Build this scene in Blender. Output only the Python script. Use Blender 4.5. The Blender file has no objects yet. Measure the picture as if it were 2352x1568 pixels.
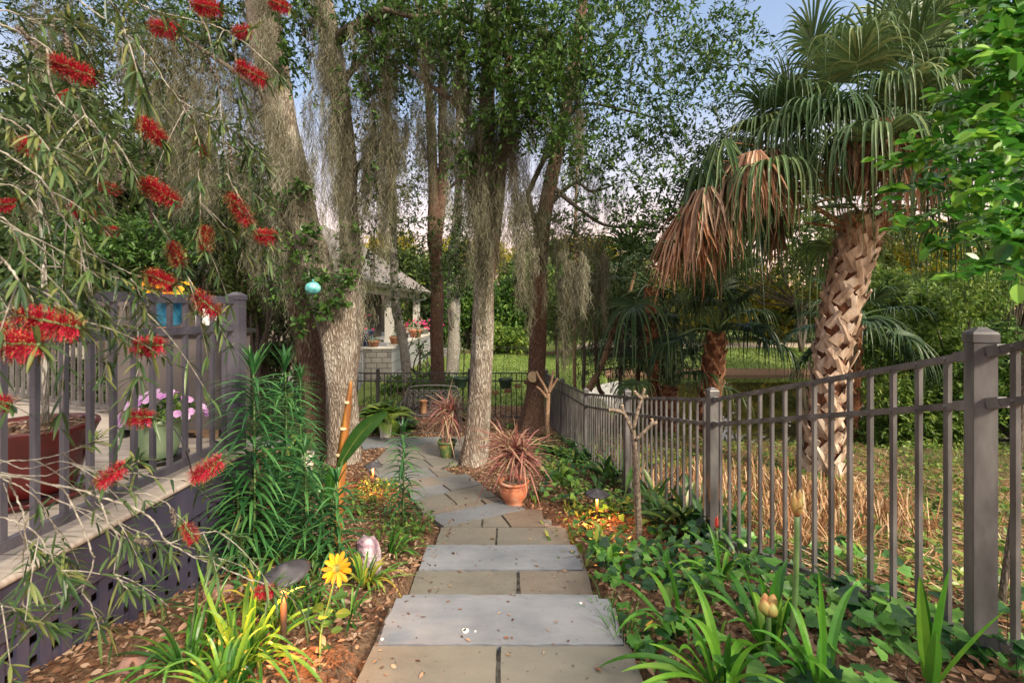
import bpy, math, random
import numpy as np
from mathutils import Vector
random.seed(7); rng = np.random.default_rng(7)
S = bpy.context.scene
COL = S.collection
# ---------------------------------------------------------------- camera / sky / sun / exposure
CZ = 1.5; F = 1045.0; CX = 1176.0; HY = 709.0      # focal length and horizon measured on a 2352 px wide photo
cam = bpy.data.cameras.new('camera'); camo = bpy.data.objects.new('camera', cam); COL.objects.link(camo)
camo.location = (0, 0, CZ); camo.rotation_euler = (math.radians(90), 0, 0)
cam.sensor_width = 36; cam.lens = 16; cam.shift_y = -(784 - HY) / 2352; cam.clip_start = 0.05; cam.clip_end = 2000
cam.dof.use_dof = True; cam.dof.focus_distance = 4.5; cam.dof.aperture_fstop = 4.5
S.camera = camo
SUN_EL, SUN_AZ = math.radians(34), math.radians(140)     # azimuth from +Y clockwise: behind the camera, to the right
w = bpy.data.worlds.new('World'); S.world = w; w.use_nodes = True
nt = w.node_tree; nt.nodes.clear()
sky = nt.nodes.new('ShaderNodeTexSky'); sky.sky_type = 'NISHITA'; sky.sun_disc = False
sky.sun_elevation = SUN_EL; sky.sun_rotation = SUN_AZ; sky.dust_density = 2.5
tc = nt.nodes.new('ShaderNodeTexCoord'); sep = nt.nodes.new('ShaderNodeSeparateXYZ')
nt.links.new(tc.outputs['Generated'], sep.inputs[0])
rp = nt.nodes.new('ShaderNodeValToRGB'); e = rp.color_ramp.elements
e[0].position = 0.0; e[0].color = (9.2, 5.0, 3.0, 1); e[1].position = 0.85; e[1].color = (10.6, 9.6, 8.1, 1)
for p, c in ((0.12, (7.4, 4.8, 3.6)), (0.25, (4.5, 4.0, 4.1)), (0.40, (2.2, 2.8, 3.9)), (0.58, (1.6, 2.15, 3.3)), (0.70, (8, 7.6, 7.0))):  # stops towards the zenith, out of view, are brightened to add ambient fill
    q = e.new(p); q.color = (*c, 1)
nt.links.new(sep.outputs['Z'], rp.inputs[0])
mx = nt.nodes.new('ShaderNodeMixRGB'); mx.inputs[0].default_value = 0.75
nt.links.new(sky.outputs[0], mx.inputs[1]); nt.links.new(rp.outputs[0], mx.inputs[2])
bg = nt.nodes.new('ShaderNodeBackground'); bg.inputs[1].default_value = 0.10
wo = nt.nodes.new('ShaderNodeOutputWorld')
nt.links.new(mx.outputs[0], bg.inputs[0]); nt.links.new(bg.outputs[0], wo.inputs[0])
sl = bpy.data.lights.new('sun', 'SUN'); so = bpy.data.objects.new('sun', sl); COL.objects.link(so)
sl.energy = 2.7; sl.angle = math.radians(11); sl.color = (1.0, 0.87, 0.67)
sd = Vector((math.sin(SUN_AZ) * math.cos(SUN_EL), math.cos(SUN_AZ) * math.cos(SUN_EL), math.sin(SUN_EL)))
so.rotation_euler = sd.to_track_quat('Z', 'Y').to_euler()
S.view_settings.view_transform = 'Standard'; S.view_settings.look = 'None'; S.view_settings.gamma = 1
S.view_settings.exposure = 1.33
S.render.engine = 'CYCLES'
S.cycles.max_bounces = 6; S.cycles.diffuse_bounces = 3; S.cycles.glossy_bounces = 2; S.cycles.transparent_max_bounces = 6
S.cycles.transmission_bounces = 3

# ---------------------------------------------------------------- helpers
def W(px, py, d): return np.array([(px - CX) / F * d, d, CZ + (HY - py) / F * d])
def ss(a): a = np.clip(a, 0, 1); return a * a * (3 - 2 * a)
FY = [-0.1, 1.71, 3.57, 5.41, 7.25, 9.08, 10.9]; FX = [1.86, 1.76, 1.57, 1.37, 1.18, 1.01, 0.82]
FT = [0.42, -0.133, -0.68, -1.015, -1.32, -1.44, -1.51]
def path_h(y): return np.where(y < 2.36, 1.5, np.where(y < 2.66, 1.667, np.where(y < 3.53, 1.833, 2.0 + 0.075 * (np.maximum(y, 4.18) - 4.18))))
PATH = [(-0.66, -1.5), (0.55, -1.5), (0.55, 4.2), (0.30, 4.6), (-0.13, 4.95), (-0.345, 5.3), (-0.64, 5.75), (-0.97, 6.15), (-0.70, 6.5),
        (-0.75, 8.2), (-5.2, 8.25), (-5.2, 7.45), (-2.0, 7.35), (-1.95, 6.1), (-1.6, 5.6), (-1.2, 5.2), (-1.02, 4.75), (-0.8, 4.4), (-0.66, 4.18)]
def inpoly(x, y, P=PATH):
    x = np.asarray(x, float); y = np.asarray(y, float); r = np.zeros(np.broadcast(x, y).shape, bool)
    n = len(P)
    for i in range(n):
        x1, y1 = P[i]; x2, y2 = P[(i + 1) % n]
        if y1 == y2: continue
        c = ((y1 > y) != (y2 > y)) & (x < (x2 - x1) * (y - y1) / (y2 - y1) + x1)
        r ^= c
    return r
def H(x, y, hole=True):
    x = np.asarray(x, float); d = np.asarray(y, float)
    h = np.interp(d, [-6, 0, 1.7, 2.36, 3.5, 4.2, 6, 8, 10, 11, 17, 24, 40, 80], [.9, 1.2, 1.45, 1.57, 1.90, 2.02, 2.17, 2.32, 2.5, 2.62, 2.66, 2.6, 2.4, 2.0])
    fx = np.interp(d, FY, FX); fh = np.interp(d, [0, 1.71, 3.57, 5.41, 7.25, 9.08, 10.9, 12, 20], [.9, 1.32, 1.87, 2.2, 2.45, 2.6, 2.68, 2.65, 2.66])
    h = h + (fh - h) * ss((x - (fx - 1.0)) / 0.9)
    D0 = np.interp(x, [2, 4, 8, 12], [10.8, 9.3, 9.0, 8.2]); X0 = np.interp(d, [9, 12, 16, 20], [2.6, 2.9, 3.6, 4.3])
    s = np.minimum(np.minimum(d - D0, x - X0), 20.3 - d)
    far = np.interp(d, [20, 22.5, 25, 30], [3.0, 2.45, 2.15, 2.0])
    h = h + (far - h) * ss((d - 19.5) / 1.0) * ss((x - 2.0) / 3.0)
    h = h + (3.6 - h) * ss((s + 0.8) / 1.6)
    z = CZ - h + 0.012 * np.sin(x * 5.1 + d * 3.3) + 0.01 * np.sin(x * 11.0 - d * 7.7)
    if hole:
        ins = inpoly(x, d); z = np.where(ins, np.minimum(z, CZ - path_h(d) - 0.07), z)
    return z
def G(px, py):
    d = 1.0
    for i in range(3000):
        p = W(px, py, d)
        if p[2] <= H(p[0], p[1], False): return p
        d += 0.01 if d < 12 else 0.05
    return p
class MB:
    def __init__(s): s.v = []; s.f3 = []; s.f4 = []; s.r = []; s.n = 0; s.big = []
    def add(s, v, f3=None, f4=None, r=0.5):
        v = np.asarray(v, float).reshape(-1, 3); s.v.append(v)
        s.r.append(np.broadcast_to(np.asarray(r, float), (len(v),)).copy())
        if f3 is not None and len(f3): s.f3.append(np.asarray(f3, np.int64).reshape(-1, 3) + s.n)
        if f4 is not None and len(f4): s.f4.append(np.asarray(f4, np.int64).reshape(-1, 4) + s.n)
        s.n += len(v); return s
    def box(s, a, b, r=0.5):
        (x0, y0, z0), (x1, y1, z1) = np.minimum(a, b), np.maximum(a, b)
        v = [(x0, y0, z0), (x1, y0, z0), (x1, y1, z0), (x0, y1, z0), (x0, y0, z1), (x1, y0, z1), (x1, y1, z1), (x0, y1, z1)]
        return s.add(v, f4=[(0, 3, 2, 1), (4, 5, 6, 7), (0, 1, 5, 4), (1, 2, 6, 5), (2, 3, 7, 6), (3, 0, 4, 7)], r=r)
    def bar(s, a, b, w, h, r=0.5, up=(0, 0, 1)):
        a = np.array(a, float); b = np.array(b, float); t = b - a; t /= np.linalg.norm(t)
        u = np.array(up, float); sd_ = np.cross(t, u)
        if np.linalg.norm(sd_) < 1e-4: sd_ = np.cross(t, (1, 0, 0))
        sd_ /= np.linalg.norm(sd_); u = np.cross(sd_, t)
        v = [p + sx * sd_ * w / 2 + sz * u * h / 2 for p in (a, b) for sx, sz in ((-1, -1), (1, -1), (1, 1), (-1, 1))]
        return s.add(v, f4=[(0, 1, 2, 3), (7, 6, 5, 4), (0, 4, 5, 1), (1, 5, 6, 2), (2, 6, 7, 3), (3, 7, 4, 0)], r=r)
    def tube(s, pts, rad, n=8, r=0.5, bump=0.0, seed=0, cap=True, ell=None):
        pts = np.asarray(pts, float); K = len(pts); rad = np.broadcast_to(np.asarray(rad, float), (K,))
        t = np.gradient(pts, axis=0); t /= np.linalg.norm(t, axis=1)[:, None] + 1e-9
        ref = np.array([0.31, 0.95, 0.02]) if abs(t[0][1]) < .8 else np.array([1., 0, 0])
        a = np.cross(t, ref); a /= np.linalg.norm(a, axis=1)[:, None]; b = np.cross(t, a)
        th = np.linspace(0, 2 * math.pi, n, endpoint=False)
        R = rad[:, None] * np.ones((1, n))
        if bump:
            zz = np.cumsum(np.r_[0, np.linalg.norm(np.diff(pts, axis=0), axis=1)])[:, None]
            g = np.random.default_rng(seed)
            for k in range(7):
                fr = g.integers(2, 9); R = R * (1 + bump * 0.5 * np.sin(fr * th[None] + g.uniform(0, 6) + zz * g.uniform(-6, 6)))
            R = R * (1 + bump * 0.8 * np.sin(zz * 3.1 + seed) * np.sin(th[None] + seed))
        v = pts[:, None] + a[:, None] * (np.cos(th)[None, :, None] * R[..., None]) + b[:, None] * (np.sin(th)[None, :, None] * R[..., None])
        i = np.arange(K - 1)[:, None] * n; j = np.arange(n)[None]; j2 = (j + 1) % n
        f = np.stack([i + j, i + j2, i + n + j2, i + n + j], -1).reshape(-1, 4)
        v = v.reshape(-1, 3); f3 = None
        if cap:
            m = len(v); v = np.vstack([v, pts[:1], pts[-1:]]); jj = np.arange(n); k2 = (jj + 1) % n
            f3 = np.vstack([np.c_[np.full(n, m), k2, jj], np.c_[np.full(n, m + 1), (K - 1) * n + jj, (K - 1) * n + k2]])
        return s.add(v, f3, f, r)
    def lathe(s, prof, c=(0, 0, 0), n=28, r=0.5, sx=1, sy=1):
        prof = np.asarray(prof, float); th = np.linspace(0, 2 * math.pi, n, endpoint=False); K = len(prof)
        v = np.stack([prof[:, 0:1] * np.cos(th) * sx, prof[:, 0:1] * np.sin(th) * sy, prof[:, 1:2] * np.ones(n)], -1).reshape(-1, 3) + np.array(c)
        i = np.arange(K - 1)[:, None] * n; j = np.arange(n)[None]; j2 = (j + 1) % n
        return s.add(v, None, np.stack([i + j, i + j2, i + n + j2, i + n + j], -1).reshape(-1, 4), r)
    def ribbons(s, base, d, L, w, K=6, droop=0.3, side=None, fold=0.0, prof=None, r=None, curl=0.0, lift=0.0):
        base = np.asarray(base, float).reshape(-1, 3); N = max(len(base), len(np.asarray(d, float).reshape(-1, 3))); base = np.broadcast_to(base, (N, 3))
        d = np.broadcast_to(np.asarray(d, float), (N, 3)); d = d / (np.linalg.norm(d, axis=1)[:, None] + 1e-9)
        L = np.broadcast_to(np.asarray(L, float), (N,)); w = np.broadcast_to(np.asarray(w, float), (N,)); dr = np.broadcast_to(np.asarray(droop, float), (N,))
        t = np.linspace(0, 1, K)
        if prof is None: prof = np.clip(4.5 * t * 1.0 + .35, 0, 1) * np.clip((1 - t) * 1.7, 0.02, 1)
        prof = np.interp(t, np.linspace(0, 1, len(prof)), prof)
        c = base[:, None] + d[:, None] * (L[:, None] * t)[..., None]
        c[..., 2] -= (dr * L)[:, None] * t ** 2
        if side is None:
            side = np.cross(d, np.array([0, 0, 1.0])); bad = np.linalg.norm(side, axis=1) < .05; side[bad] = [1, 0, 0]
        side = side / (np.linalg.norm(side, axis=1)[:, None] + 1e-9)
        if curl: c = c + side[:, None] * (rng.normal(0, curl, (N, 1)) * L[:, None] * t ** 2)[..., None]
        tan = np.gradient(c, axis=1); nrm = np.cross(side[:, None], tan); nrm /= np.linalg.norm(nrm, axis=2)[..., None] + 1e-9
        hw = (w[:, None] * prof[None] / 2)[..., None]
        if r is None: r = rng.random(N)
        r = np.broadcast_to(np.asarray(r, float), (N,))
        if fold:
            v = np.stack([c - side[:, None] * hw + nrm * hw * fold, c, c + side[:, None] * hw + nrm * hw * fold], 2); m = 3
        else: v = np.stack([c - side[:, None] * hw, c + side[:, None] * hw], 2); m = 2
        i = (np.arange(N) * K * m)[:, None, None] + (np.arange(K - 1) * m)[None, :, None] + np.arange(m - 1)[None, None]
        f = np.stack([i, i + 1, i + m + 1, i + m], -1).reshape(-1, 4)
        return s.add(v.reshape(-1, 3), None, f, np.repeat(r, K * m))
    def leaves(s, pos, d, nrm, size, shape, r=None, cup=0.12):
        pos = np.asarray(pos, float).reshape(-1, 3); N = len(pos); sh = np.asarray(shape, float); K = len(sh)
        d = np.broadcast_to(np.asarray(d, float), (N, 3)); d = d / (np.linalg.norm(d, axis=1)[:, None] + 1e-9)
        nrm = np.broadcast_to(np.asarray(nrm, float), (N, 3)); sd_ = np.cross(nrm, d); sd_ /= np.linalg.norm(sd_, axis=1)[:, None] + 1e-9
        n2 = np.cross(d, sd_); size = np.broadcast_to(np.asarray(size, float), (N,))[:, None, None]
        v = pos[:, None] + size * (d[:, None] * sh[None, :, 0:1] + sd_[:, None] * sh[None, :, 1:2] + n2[:, None] * (np.abs(sh[None, :, 1:2]) * cup * 2 - cup * .6 * sh[None, :, 0:1] ** 2))
        if r is None: r = rng.random(N)
        k = np.arange(1, K - 1); f = np.stack([np.zeros_like(k), k, k + 1], -1)[None] + (np.arange(N) * K)[:, None, None]
        return s.add(v.reshape(-1, 3), f.reshape(-1, 3), None, np.repeat(np.broadcast_to(r, (N,)), K))
    def poly(s, P, z0, z1, r=0.5):            # vertical prism from convex-ish outline with per-vertex heights
        n = len(P); z0 = np.broadcast_to(z0, (n,)); z1 = np.broadcast_to(z1, (n,)); c = np.mean(P, axis=0)
        v = [(p[0], p[1], z) for p, z in zip(P, z0)] + [(p[0], p[1], z) for p, z in zip(P, z1)]
        v += [(c[0], c[1], float(np.mean(z0))), (c[0], c[1], float(np.mean(z1)))]
        f4 = [(i, (i + 1) % n, n + (i + 1) % n, n + i) for i in range(n)]
        f3 = [(2 * n + 1, n + i, n + (i + 1) % n) for i in range(n)] + [(2 * n, (i + 1) % n, i) for i in range(n)]
        return s.add(v, f3, f4, r)
    def build(s, name, mat, parent=None, smooth=False, loc=None, kind=None):
        off = np.zeros(3)
        q = parent
        while q is not None: off += np.array(q.location); q = q.parent
        if loc is not None: off += np.array(loc)
        v = np.vstack(s.v) - off; r = np.concatenate(s.r)
        f3 = np.vstack(s.f3) if s.f3 else np.zeros((0, 3), int); f4 = np.vstack(s.f4) if s.f4 else np.zeros((0, 4), int)
        me = bpy.data.meshes.new(name); me.vertices.add(len(v)); me.vertices.foreach_set('co', v.astype(np.float32).ravel())
        li = np.concatenate([f3.ravel(), f4.ravel()]).astype(np.int32); me.loops.add(len(li)); me.loops.foreach_set('vertex_index', li)
        tot = np.concatenate([np.full(len(f3), 3), np.full(len(f4), 4)]).astype(np.int32)
        st = np.concatenate([[0], np.cumsum(tot)[:-1]]).astype(np.int32)
        me.polygons.add(len(tot)); me.polygons.foreach_set('loop_start', st); me.polygons.foreach_set('loop_total', tot)
        me.polygons.foreach_set('use_smooth', np.full(len(tot), bool(smooth)))
        a = me.attributes.new('rnd', 'FLOAT', 'POINT'); a.data.foreach_set('value', r.astype(np.float32))
        me.update(calc_edges=True); me.materials.append(mat)
        o = bpy.data.objects.new(name, me); COL.objects.link(o)
        if parent is not None: o.parent = parent
        if loc is not None: o.location = loc
        if kind: o['kind'] = kind
        return o
def T(name, label, cat, loc=(0, 0, 0), group=None):
    o = bpy.data.objects.new(name, None); COL.objects.link(o); o.location = tuple(float(a) for a in loc); o.empty_display_size = .1
    o['label'] = label; o['category'] = cat
    if group: o['group'] = group
    return o
def tag(o, label, cat, group=None, kind=None):
    o['label'] = label; o['category'] = cat
    if group: o['group'] = group
    if kind: o['kind'] = kind
    return o
def dup(root, loc, rz=0, sc=1, label=None, group=None):
    r = root.copy(); COL.objects.link(r); r.location = tuple(float(a) for a in loc); r.rotation_euler = (0, 0, rz); r.scale = (sc,) * 3
    if label: r['label'] = label
    if group: r['group'] = group
    def rec(src, dst):
        for ch in list(src.children):
            c = ch.copy(); COL.objects.link(c); c.parent = dst; rec(ch, c)
    rec(root, r); return r
def smooth_path(P, n):
    P = np.asarray(P, float); K = len(P); t = np.linspace(0, K - 1, n); i = np.clip(t.astype(int), 0, K - 2); u = (t - i)[:, None]
    p0 = P[np.maximum(i - 1, 0)]; p1 = P[i]; p2 = P[i + 1]; p3 = P[np.minimum(i + 2, K - 1)]
    return .5 * ((2 * p1) + (-p0 + p2) * u + (2 * p0 - 5 * p1 + 4 * p2 - p3) * u ** 2 + (-p0 + 3 * p1 - 3 * p2 + p3) * u ** 3)
def usph(n):
    v = rng.normal(size=(n, 3)); return v / np.linalg.norm(v, axis=1)[:, None]

# ---------------------------------------------------------------- materials
def newmat(name):
    m = bpy.data.materials.new(name); m.use_nodes = True; b = m.node_tree.nodes['Principled BSDF']; return m, m.node_tree, b
def ramp(nt, cols, src):
    r = nt.nodes.new('ShaderNodeValToRGB'); e = r.color_ramp.elements; n = len(cols)
    e[0].position = 0; e[0].color = (*cols[0], 1); e[1].position = 1; e[1].color = (*cols[-1], 1)
    for i in range(1, n - 1): q = e.new(i / (n - 1)); q.color = (*cols[i], 1)
    nt.links.new(src, r.inputs[0]); return r
def noise(nt, scale, detail=4, stretch=None, rough=.55, coord='Object'):
    tc = nt.nodes.new('ShaderNodeTexCoord'); mp = nt.nodes.new('ShaderNodeMapping'); mp.inputs['Scale'].default_value = stretch or (1, 1, 1)
    nt.links.new(tc.outputs[coord], mp.inputs[0]); nz = nt.nodes.new('ShaderNodeTexNoise'); nz.inputs['Scale'].default_value = scale
    nz.inputs['Detail'].default_value = detail; nz.inputs['Roughness'].default_value = rough; nt.links.new(mp.outputs[0], nz.inputs[0]); return nz
def bump(nt, b, src, strength, dist=0.01):
    bp = nt.nodes.new('ShaderNodeBump'); bp.inputs['Strength'].default_value = strength; bp.inputs['Distance'].default_value = dist
    nt.links.new(src, bp.inputs['Height']); nt.links.new(bp.outputs[0], b.inputs['Normal'])
def m_noise(name, cols, scale=5, rough=.7, bs=.3, bd=.01, stretch=None, bscale=None, metal=0, detail=5):
    m, nt, b = newmat(name); nz = noise(nt, scale, detail, stretch); mr = nt.nodes.new('ShaderNodeMapRange')
    mr.inputs[1].default_value = .3; mr.inputs[2].default_value = .7; nt.links.new(nz.outputs[0], mr.inputs[0])
    r = ramp(nt, cols, mr.outputs[0]); nt.links.new(r.outputs[0], b.inputs['Base Color'])
    b.inputs['Roughness'].default_value = rough; b.inputs['Metallic'].default_value = metal
    if bs:
        n2 = noise(nt, bscale, 4, stretch) if bscale else nz; bump(nt, b, n2.outputs[0], bs, bd)
    return m
def m_leaf(name, cols, rough=.45, trans=.25, spec=.4, patch=0.0):
    m, nt, b = newmat(name); at = nt.nodes.new('ShaderNodeAttribute'); at.attribute_name = 'rnd'
    src = at.outputs['Fac']
    nz = noise(nt, 14, 3); ma = nt.nodes.new('ShaderNodeMath'); ma.operation = 'MULTIPLY_ADD'; ma.inputs[1].default_value = .5
    nt.links.new(nz.outputs[0], ma.inputs[0]); m2 = nt.nodes.new('ShaderNodeMath'); m2.operation = 'ADD'; m2.inputs[1].default_value = -.25; nt.links.new(src, m2.inputs[0])
    nt.links.new(m2.outputs[0], ma.inputs[2])
    r = ramp(nt, cols, ma.outputs[0]); nt.links.new(r.outputs[0], b.inputs['Base Color']); b.inputs['Roughness'].default_value = rough
    b.inputs['Specular IOR Level'].default_value = spec
    if trans:
        tr = nt.nodes.new('ShaderNodeBsdfTranslucent'); nt.links.new(r.outputs[0], tr.inputs[0]); mi = nt.nodes.new('ShaderNodeMixShader')
        mi.inputs[0].default_value = trans; out = nt.nodes['Material Output']; nt.links.new(b.outputs[0], mi.inputs[1]); nt.links.new(tr.outputs[0], mi.inputs[2]); nt.links.new(mi.outputs[0], out.inputs[0])
    return m
def m_bark(name, cols, sc=1.0, bd=.03, lichen=None):
    m, nt, b = newmat(name); tc = nt.nodes.new('ShaderNodeTexCoord'); mp = nt.nodes.new('ShaderNodeMapping')
    mp.inputs['Scale'].default_value = (1, 1, .2); nt.links.new(tc.outputs['Object'], mp.inputs[0])
    nz = nt.nodes.new('ShaderNodeTexNoise'); nz.inputs['Scale'].default_value = 9; nz.inputs['Detail'].default_value = 5; nt.links.new(mp.outputs[0], nz.inputs[0])
    mi = nt.nodes.new('ShaderNodeMixRGB'); mi.inputs[0].default_value = .10; nt.links.new(mp.outputs[0], mi.inputs[1]); nt.links.new(nz.outputs['Color'], mi.inputs[2])
    vo = nt.nodes.new('ShaderNodeTexVoronoi'); vo.feature = 'DISTANCE_TO_EDGE'; vo.inputs['Scale'].default_value = 52 * sc; nt.links.new(mi.outputs[0], vo.inputs[0])
    n2 = nt.nodes.new('ShaderNodeTexNoise'); n2.inputs['Scale'].default_value = 60 * sc; n2.inputs['Detail'].default_value = 6; nt.links.new(mp.outputs[0], n2.inputs[0])
    mr = nt.nodes.new('ShaderNodeMapRange'); mr.inputs[2].default_value = .25; nt.links.new(vo.outputs[0], mr.inputs[0])
    ad = nt.nodes.new('ShaderNodeMath'); ad.operation = 'MULTIPLY_ADD'; ad.inputs[1].default_value = .66; nt.links.new(n2.outputs[0], ad.inputs[0])
    m3 = nt.nodes.new('ShaderNodeMath'); m3.operation = 'MULTIPLY'; m3.inputs[1].default_value = .46; nt.links.new(mr.outputs[0], m3.inputs[0]); nt.links.new(m3.outputs[0], ad.inputs[2])
    r = ramp(nt, cols, ad.outputs[0]); col = r.outputs[0]
    if lichen:
        n3 = noise(nt, 2.2, 6, (1, 1, .6), .65); m4 = nt.nodes.new('ShaderNodeMapRange'); m4.inputs[1].default_value = .48; m4.inputs[2].default_value = .62; nt.links.new(n3.outputs[0], m4.inputs[0])
        m5 = nt.nodes.new('ShaderNodeMath'); m5.operation = 'MULTIPLY'; nt.links.new(m4.outputs[0], m5.inputs[0]); nt.links.new(ad.outputs[0], m5.inputs[1])
        mc = nt.nodes.new('ShaderNodeMixRGB'); mc.inputs[2].default_value = (*lichen, 1); nt.links.new(m5.outputs[0], mc.inputs[0]); nt.links.new(col, mc.inputs[1]); col = mc.outputs[0]
    nt.links.new(col, b.inputs['Base Color']); b.inputs['Roughness'].default_value = .9; b.inputs['Specular IOR Level'].default_value = .15
    bump(nt, b, ad.outputs[0], .9, bd); return m

M = {}
M['oakbark'] = m_bark('oak_bark', [(.035, .025, .018), (.14, .105, .08), (.28, .23, .185), (.46, .40, .335)], .9, .035, (.54, .51, .44))
M['redbark'] = m_bark('red_bark', [(.03, .018, .013), (.10, .055, .038), (.20, .12, .085), (.30, .21, .16)], 1.1, .03)
M['greybark'] = m_bark('grey_bark', [(.05, .045, .04), (.2, .18, .155), (.38, .35, .31), (.5, .48, .43)], .9, .03, (.45, .47, .40))
M['branch'] = m_bark('branch_bark', [(.035, .026, .02), (.09, .07, .055), (.16, .13, .105), (.24, .21, .18)], 2, .008)
M['sapling'] = m_noise('sapling_bark', [(.16, .09, .05), (.34, .20, .12), (.42, .31, .20)], 30, .8, .5, .004)
M['palestem'] = m_noise('pale_stem_bark', [(.06, .045, .034), (.18, .135, .10), (.33, .265, .20)], 40, .85, .6, .004)
M['cutwood'] = m_noise('cut_wood', [(.5, .36, .2), (.66, .52, .32)], 20, .8, .2)
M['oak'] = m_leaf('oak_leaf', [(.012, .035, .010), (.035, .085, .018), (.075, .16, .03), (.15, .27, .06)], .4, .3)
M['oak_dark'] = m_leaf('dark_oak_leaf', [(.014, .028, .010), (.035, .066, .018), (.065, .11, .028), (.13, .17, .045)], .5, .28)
M['olive'] = m_leaf('olive_leaf', [(.02, .04, .01), (.06, .10, .022), (.12, .18, .035), (.24, .28, .05)], .5, .3)
M['goldlit'] = m_leaf('goldlit_leaf', [(.08, .12, .015), (.26, .27, .03), (.48, .40, .05), (.7, .52, .08)], .5, .4)  # yellow sunlight on the far foliage is put into this leaf colour
M['bush'] = m_leaf('bush_leaf', [(.02, .055, .010), (.05, .12, .02), (.10, .2, .03), (.2, .30, .05)], .45, .25)
M['cedar'] = m_leaf('cedar_needle', [(.008, .02, .010), (.018, .042, .02), (.035, .07, .03)], .7, .1)
M['moss'] = m_leaf('moss_strand', [(.05, .048, .030), (.12, .115, .072), (.22, .21, .145), (.38, .375, .29)], .9, .2, .1)
M['lilyleaf'] = m_leaf('lily_leaf', [(.010, .048, .016), (.022, .09, .026), (.045, .15, .04), (.10, .25, .07)], .38, .2)
M['strap'] = m_leaf('strap_leaf', [(.015, .06, .010), (.04, .14, .02), (.08, .23, .03), (.16, .34, .05)], .32, .3)
M['yellowstrap'] = m_leaf('yellowed_strap_leaf', [(.04, .14, .02), (.10, .24, .03), (.30, .34, .04), (.55, .36, .05)], .35, .3)
M['aspi'] = m_leaf('broad_leaf', [(.012, .045, .012), (.03, .085, .018), (.06, .14, .03), (.2, .22, .05)], .35, .2)
M['lime'] = m_leaf('lime_leaf', [(.045, .10, .02), (.10, .19, .03), (.19, .29, .05), (.34, .40, .08)], .4, .35)
M['bright'] = m_leaf('bright_leaf', [(.02, .09, .012), (.05, .19, .02), (.10, .30, .03), (.24, .46, .05)], .32, .35)
M['bbleaf'] = m_leaf('bottlebrush_leaf', [(.022, .05, .02), (.05, .10, .032), (.095, .155, .045), (.21, .22, .065)], .4, .25)
M['bbtwig'] = m_noise('bottlebrush_twig', [(.12, .10, .08), (.29, .26, .215), (.45, .43, .37)], 60, .85, .5, .003)
M['red'] = m_leaf('red_stamen', [(.22, .004, .018), (.42, .006, .028), (.62, .02, .06)], .5, .25)
M['anther'] = m_leaf('anther', [(.35, .2, .04), (.5, .36, .1)], .5, .1)
M['ivy'] = m_leaf('ivy_leaf', [(.012, .045, .022), (.028, .095, .028), (.075, .22, .035), (.18, .38, .07)], .38, .3)
M['litter'] = m_leaf('fallen_leaf', [(.07, .036, .022), (.17, .085, .048), (.29, .165, .10), (.44, .32, .23)], .7, .1, .2)
M['straw'] = m_leaf('straw_stalk', [(.14, .065, .03), (.36, .17, .075), (.52, .31, .16), (.68, .52, .34)], .7, .15, .2)
M['deadfan'] = m_leaf('dead_frond', [(.14, .055, .028), (.32, .15, .075), (.52, .30, .18), (.70, .50, .36)], .7, .15, .2)
M['fan'] = m_leaf('fan_frond', [(.022, .055, .022), (.058, .118, .042), (.12, .19, .07), (.27, .31, .12)], .4, .2, .3)
M['fan_dark'] = m_leaf('dark_fan_frond', [(.010, .028, .016), (.024, .055, .026), (.045, .09, .038), (.09, .13, .05)], .4, .15, .3)
M['boot'] = m_noise('palm_boot', [(.17, .095, .055), (.46, .33, .235), (.70, .59, .48)], 9, .8, .5, .01, (1, 1, .35), 22)
M['boot_red'] = m_noise('red_palm_boot', [(.12, .05, .025), (.30, .14, .07), (.46, .27, .15)], 9, .8, .5, .01, (1, 1, .35), 22)
M['fibre'] = m_noise('palm_fibre', [(.06, .02, .010), (.22, .085, .035)], 40, .95, .6, .01, (1, 1, .3))
M['draca'] = m_leaf('red_dracaena_leaf', [(.14, .04, .045), (.34, .12, .11), (.48, .25, .19), (.48, .40, .22)], .4, .25)
M['bronze'] = m_noise('bronze_paint', [(.06, .056, .057), (.115, .109, .111), (.20, .19, .188)], 9, .45, .12, .002, (1, 1, .35), 45, .3, 9)
M['rail'] = m_noise('purple_grey_paint', [(.036, .034, .048), (.060, .056, .075), (.095, .089, .11)], 8, .5, .10, .002, (1, 1, .35), 45, 0, 9)
M['fascia'] = m_noise('fascia_paint', [(.028, .027, .05), (.042, .041, .074), (.062, .06, .098)], 5, .6, .12, .003, (1, 1, .5), 30, 0, 9)
M['iron'] = m_noise('dark_iron', [(.035, .035, .035), (.085, .08, .078)], 30, .5, .2, .002, None, None, .4)
M['benchiron'] = m_noise('lightened_black_iron', [(.05, .05, .05), (.11, .105, .10), (.17, .165, .16)], 30, .5, .2, .002, None, None, .4)  # black iron made lighter: its lit edges are put into the colour
M['deck'] = m_noise('deck_board', [(.26, .21, .175), (.38, .32, .275), (.46, .40, .345)], 3, .75, .25, .002, (.7, 14, 1), 9)
M['bluestone'] = m_noise('bluestone', [(.145, .158, .18), (.185, .195, .22), (.225, .232, .255)], 2.6, .6, .25, .004, None, 22)
M['white'] = m_noise('white_paint', [(.72, .71, .68), (.82, .81, .78)], 2, .5, .02)
M['offwhite'] = m_noise('porch_paint', [(.42, .40, .36), (.52, .50, .46)], 2, .5, .02)
M['deadfan2'] = m_leaf('grey_dead_frond', [(.06, .03, .02), (.17, .095, .06), (.33, .22, .15), (.55, .44, .34)], .8, .1, .2)
M['cream'] = m_noise('cream_render', [(.52, .49, .40), (.62, .58, .48)], 2, .9, .1, .003, None, 90)
M['dark'] = m_noise('dark_interior', [(.015, .013, .012), (.03, .026, .022)], 2, .8, 0)
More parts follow.
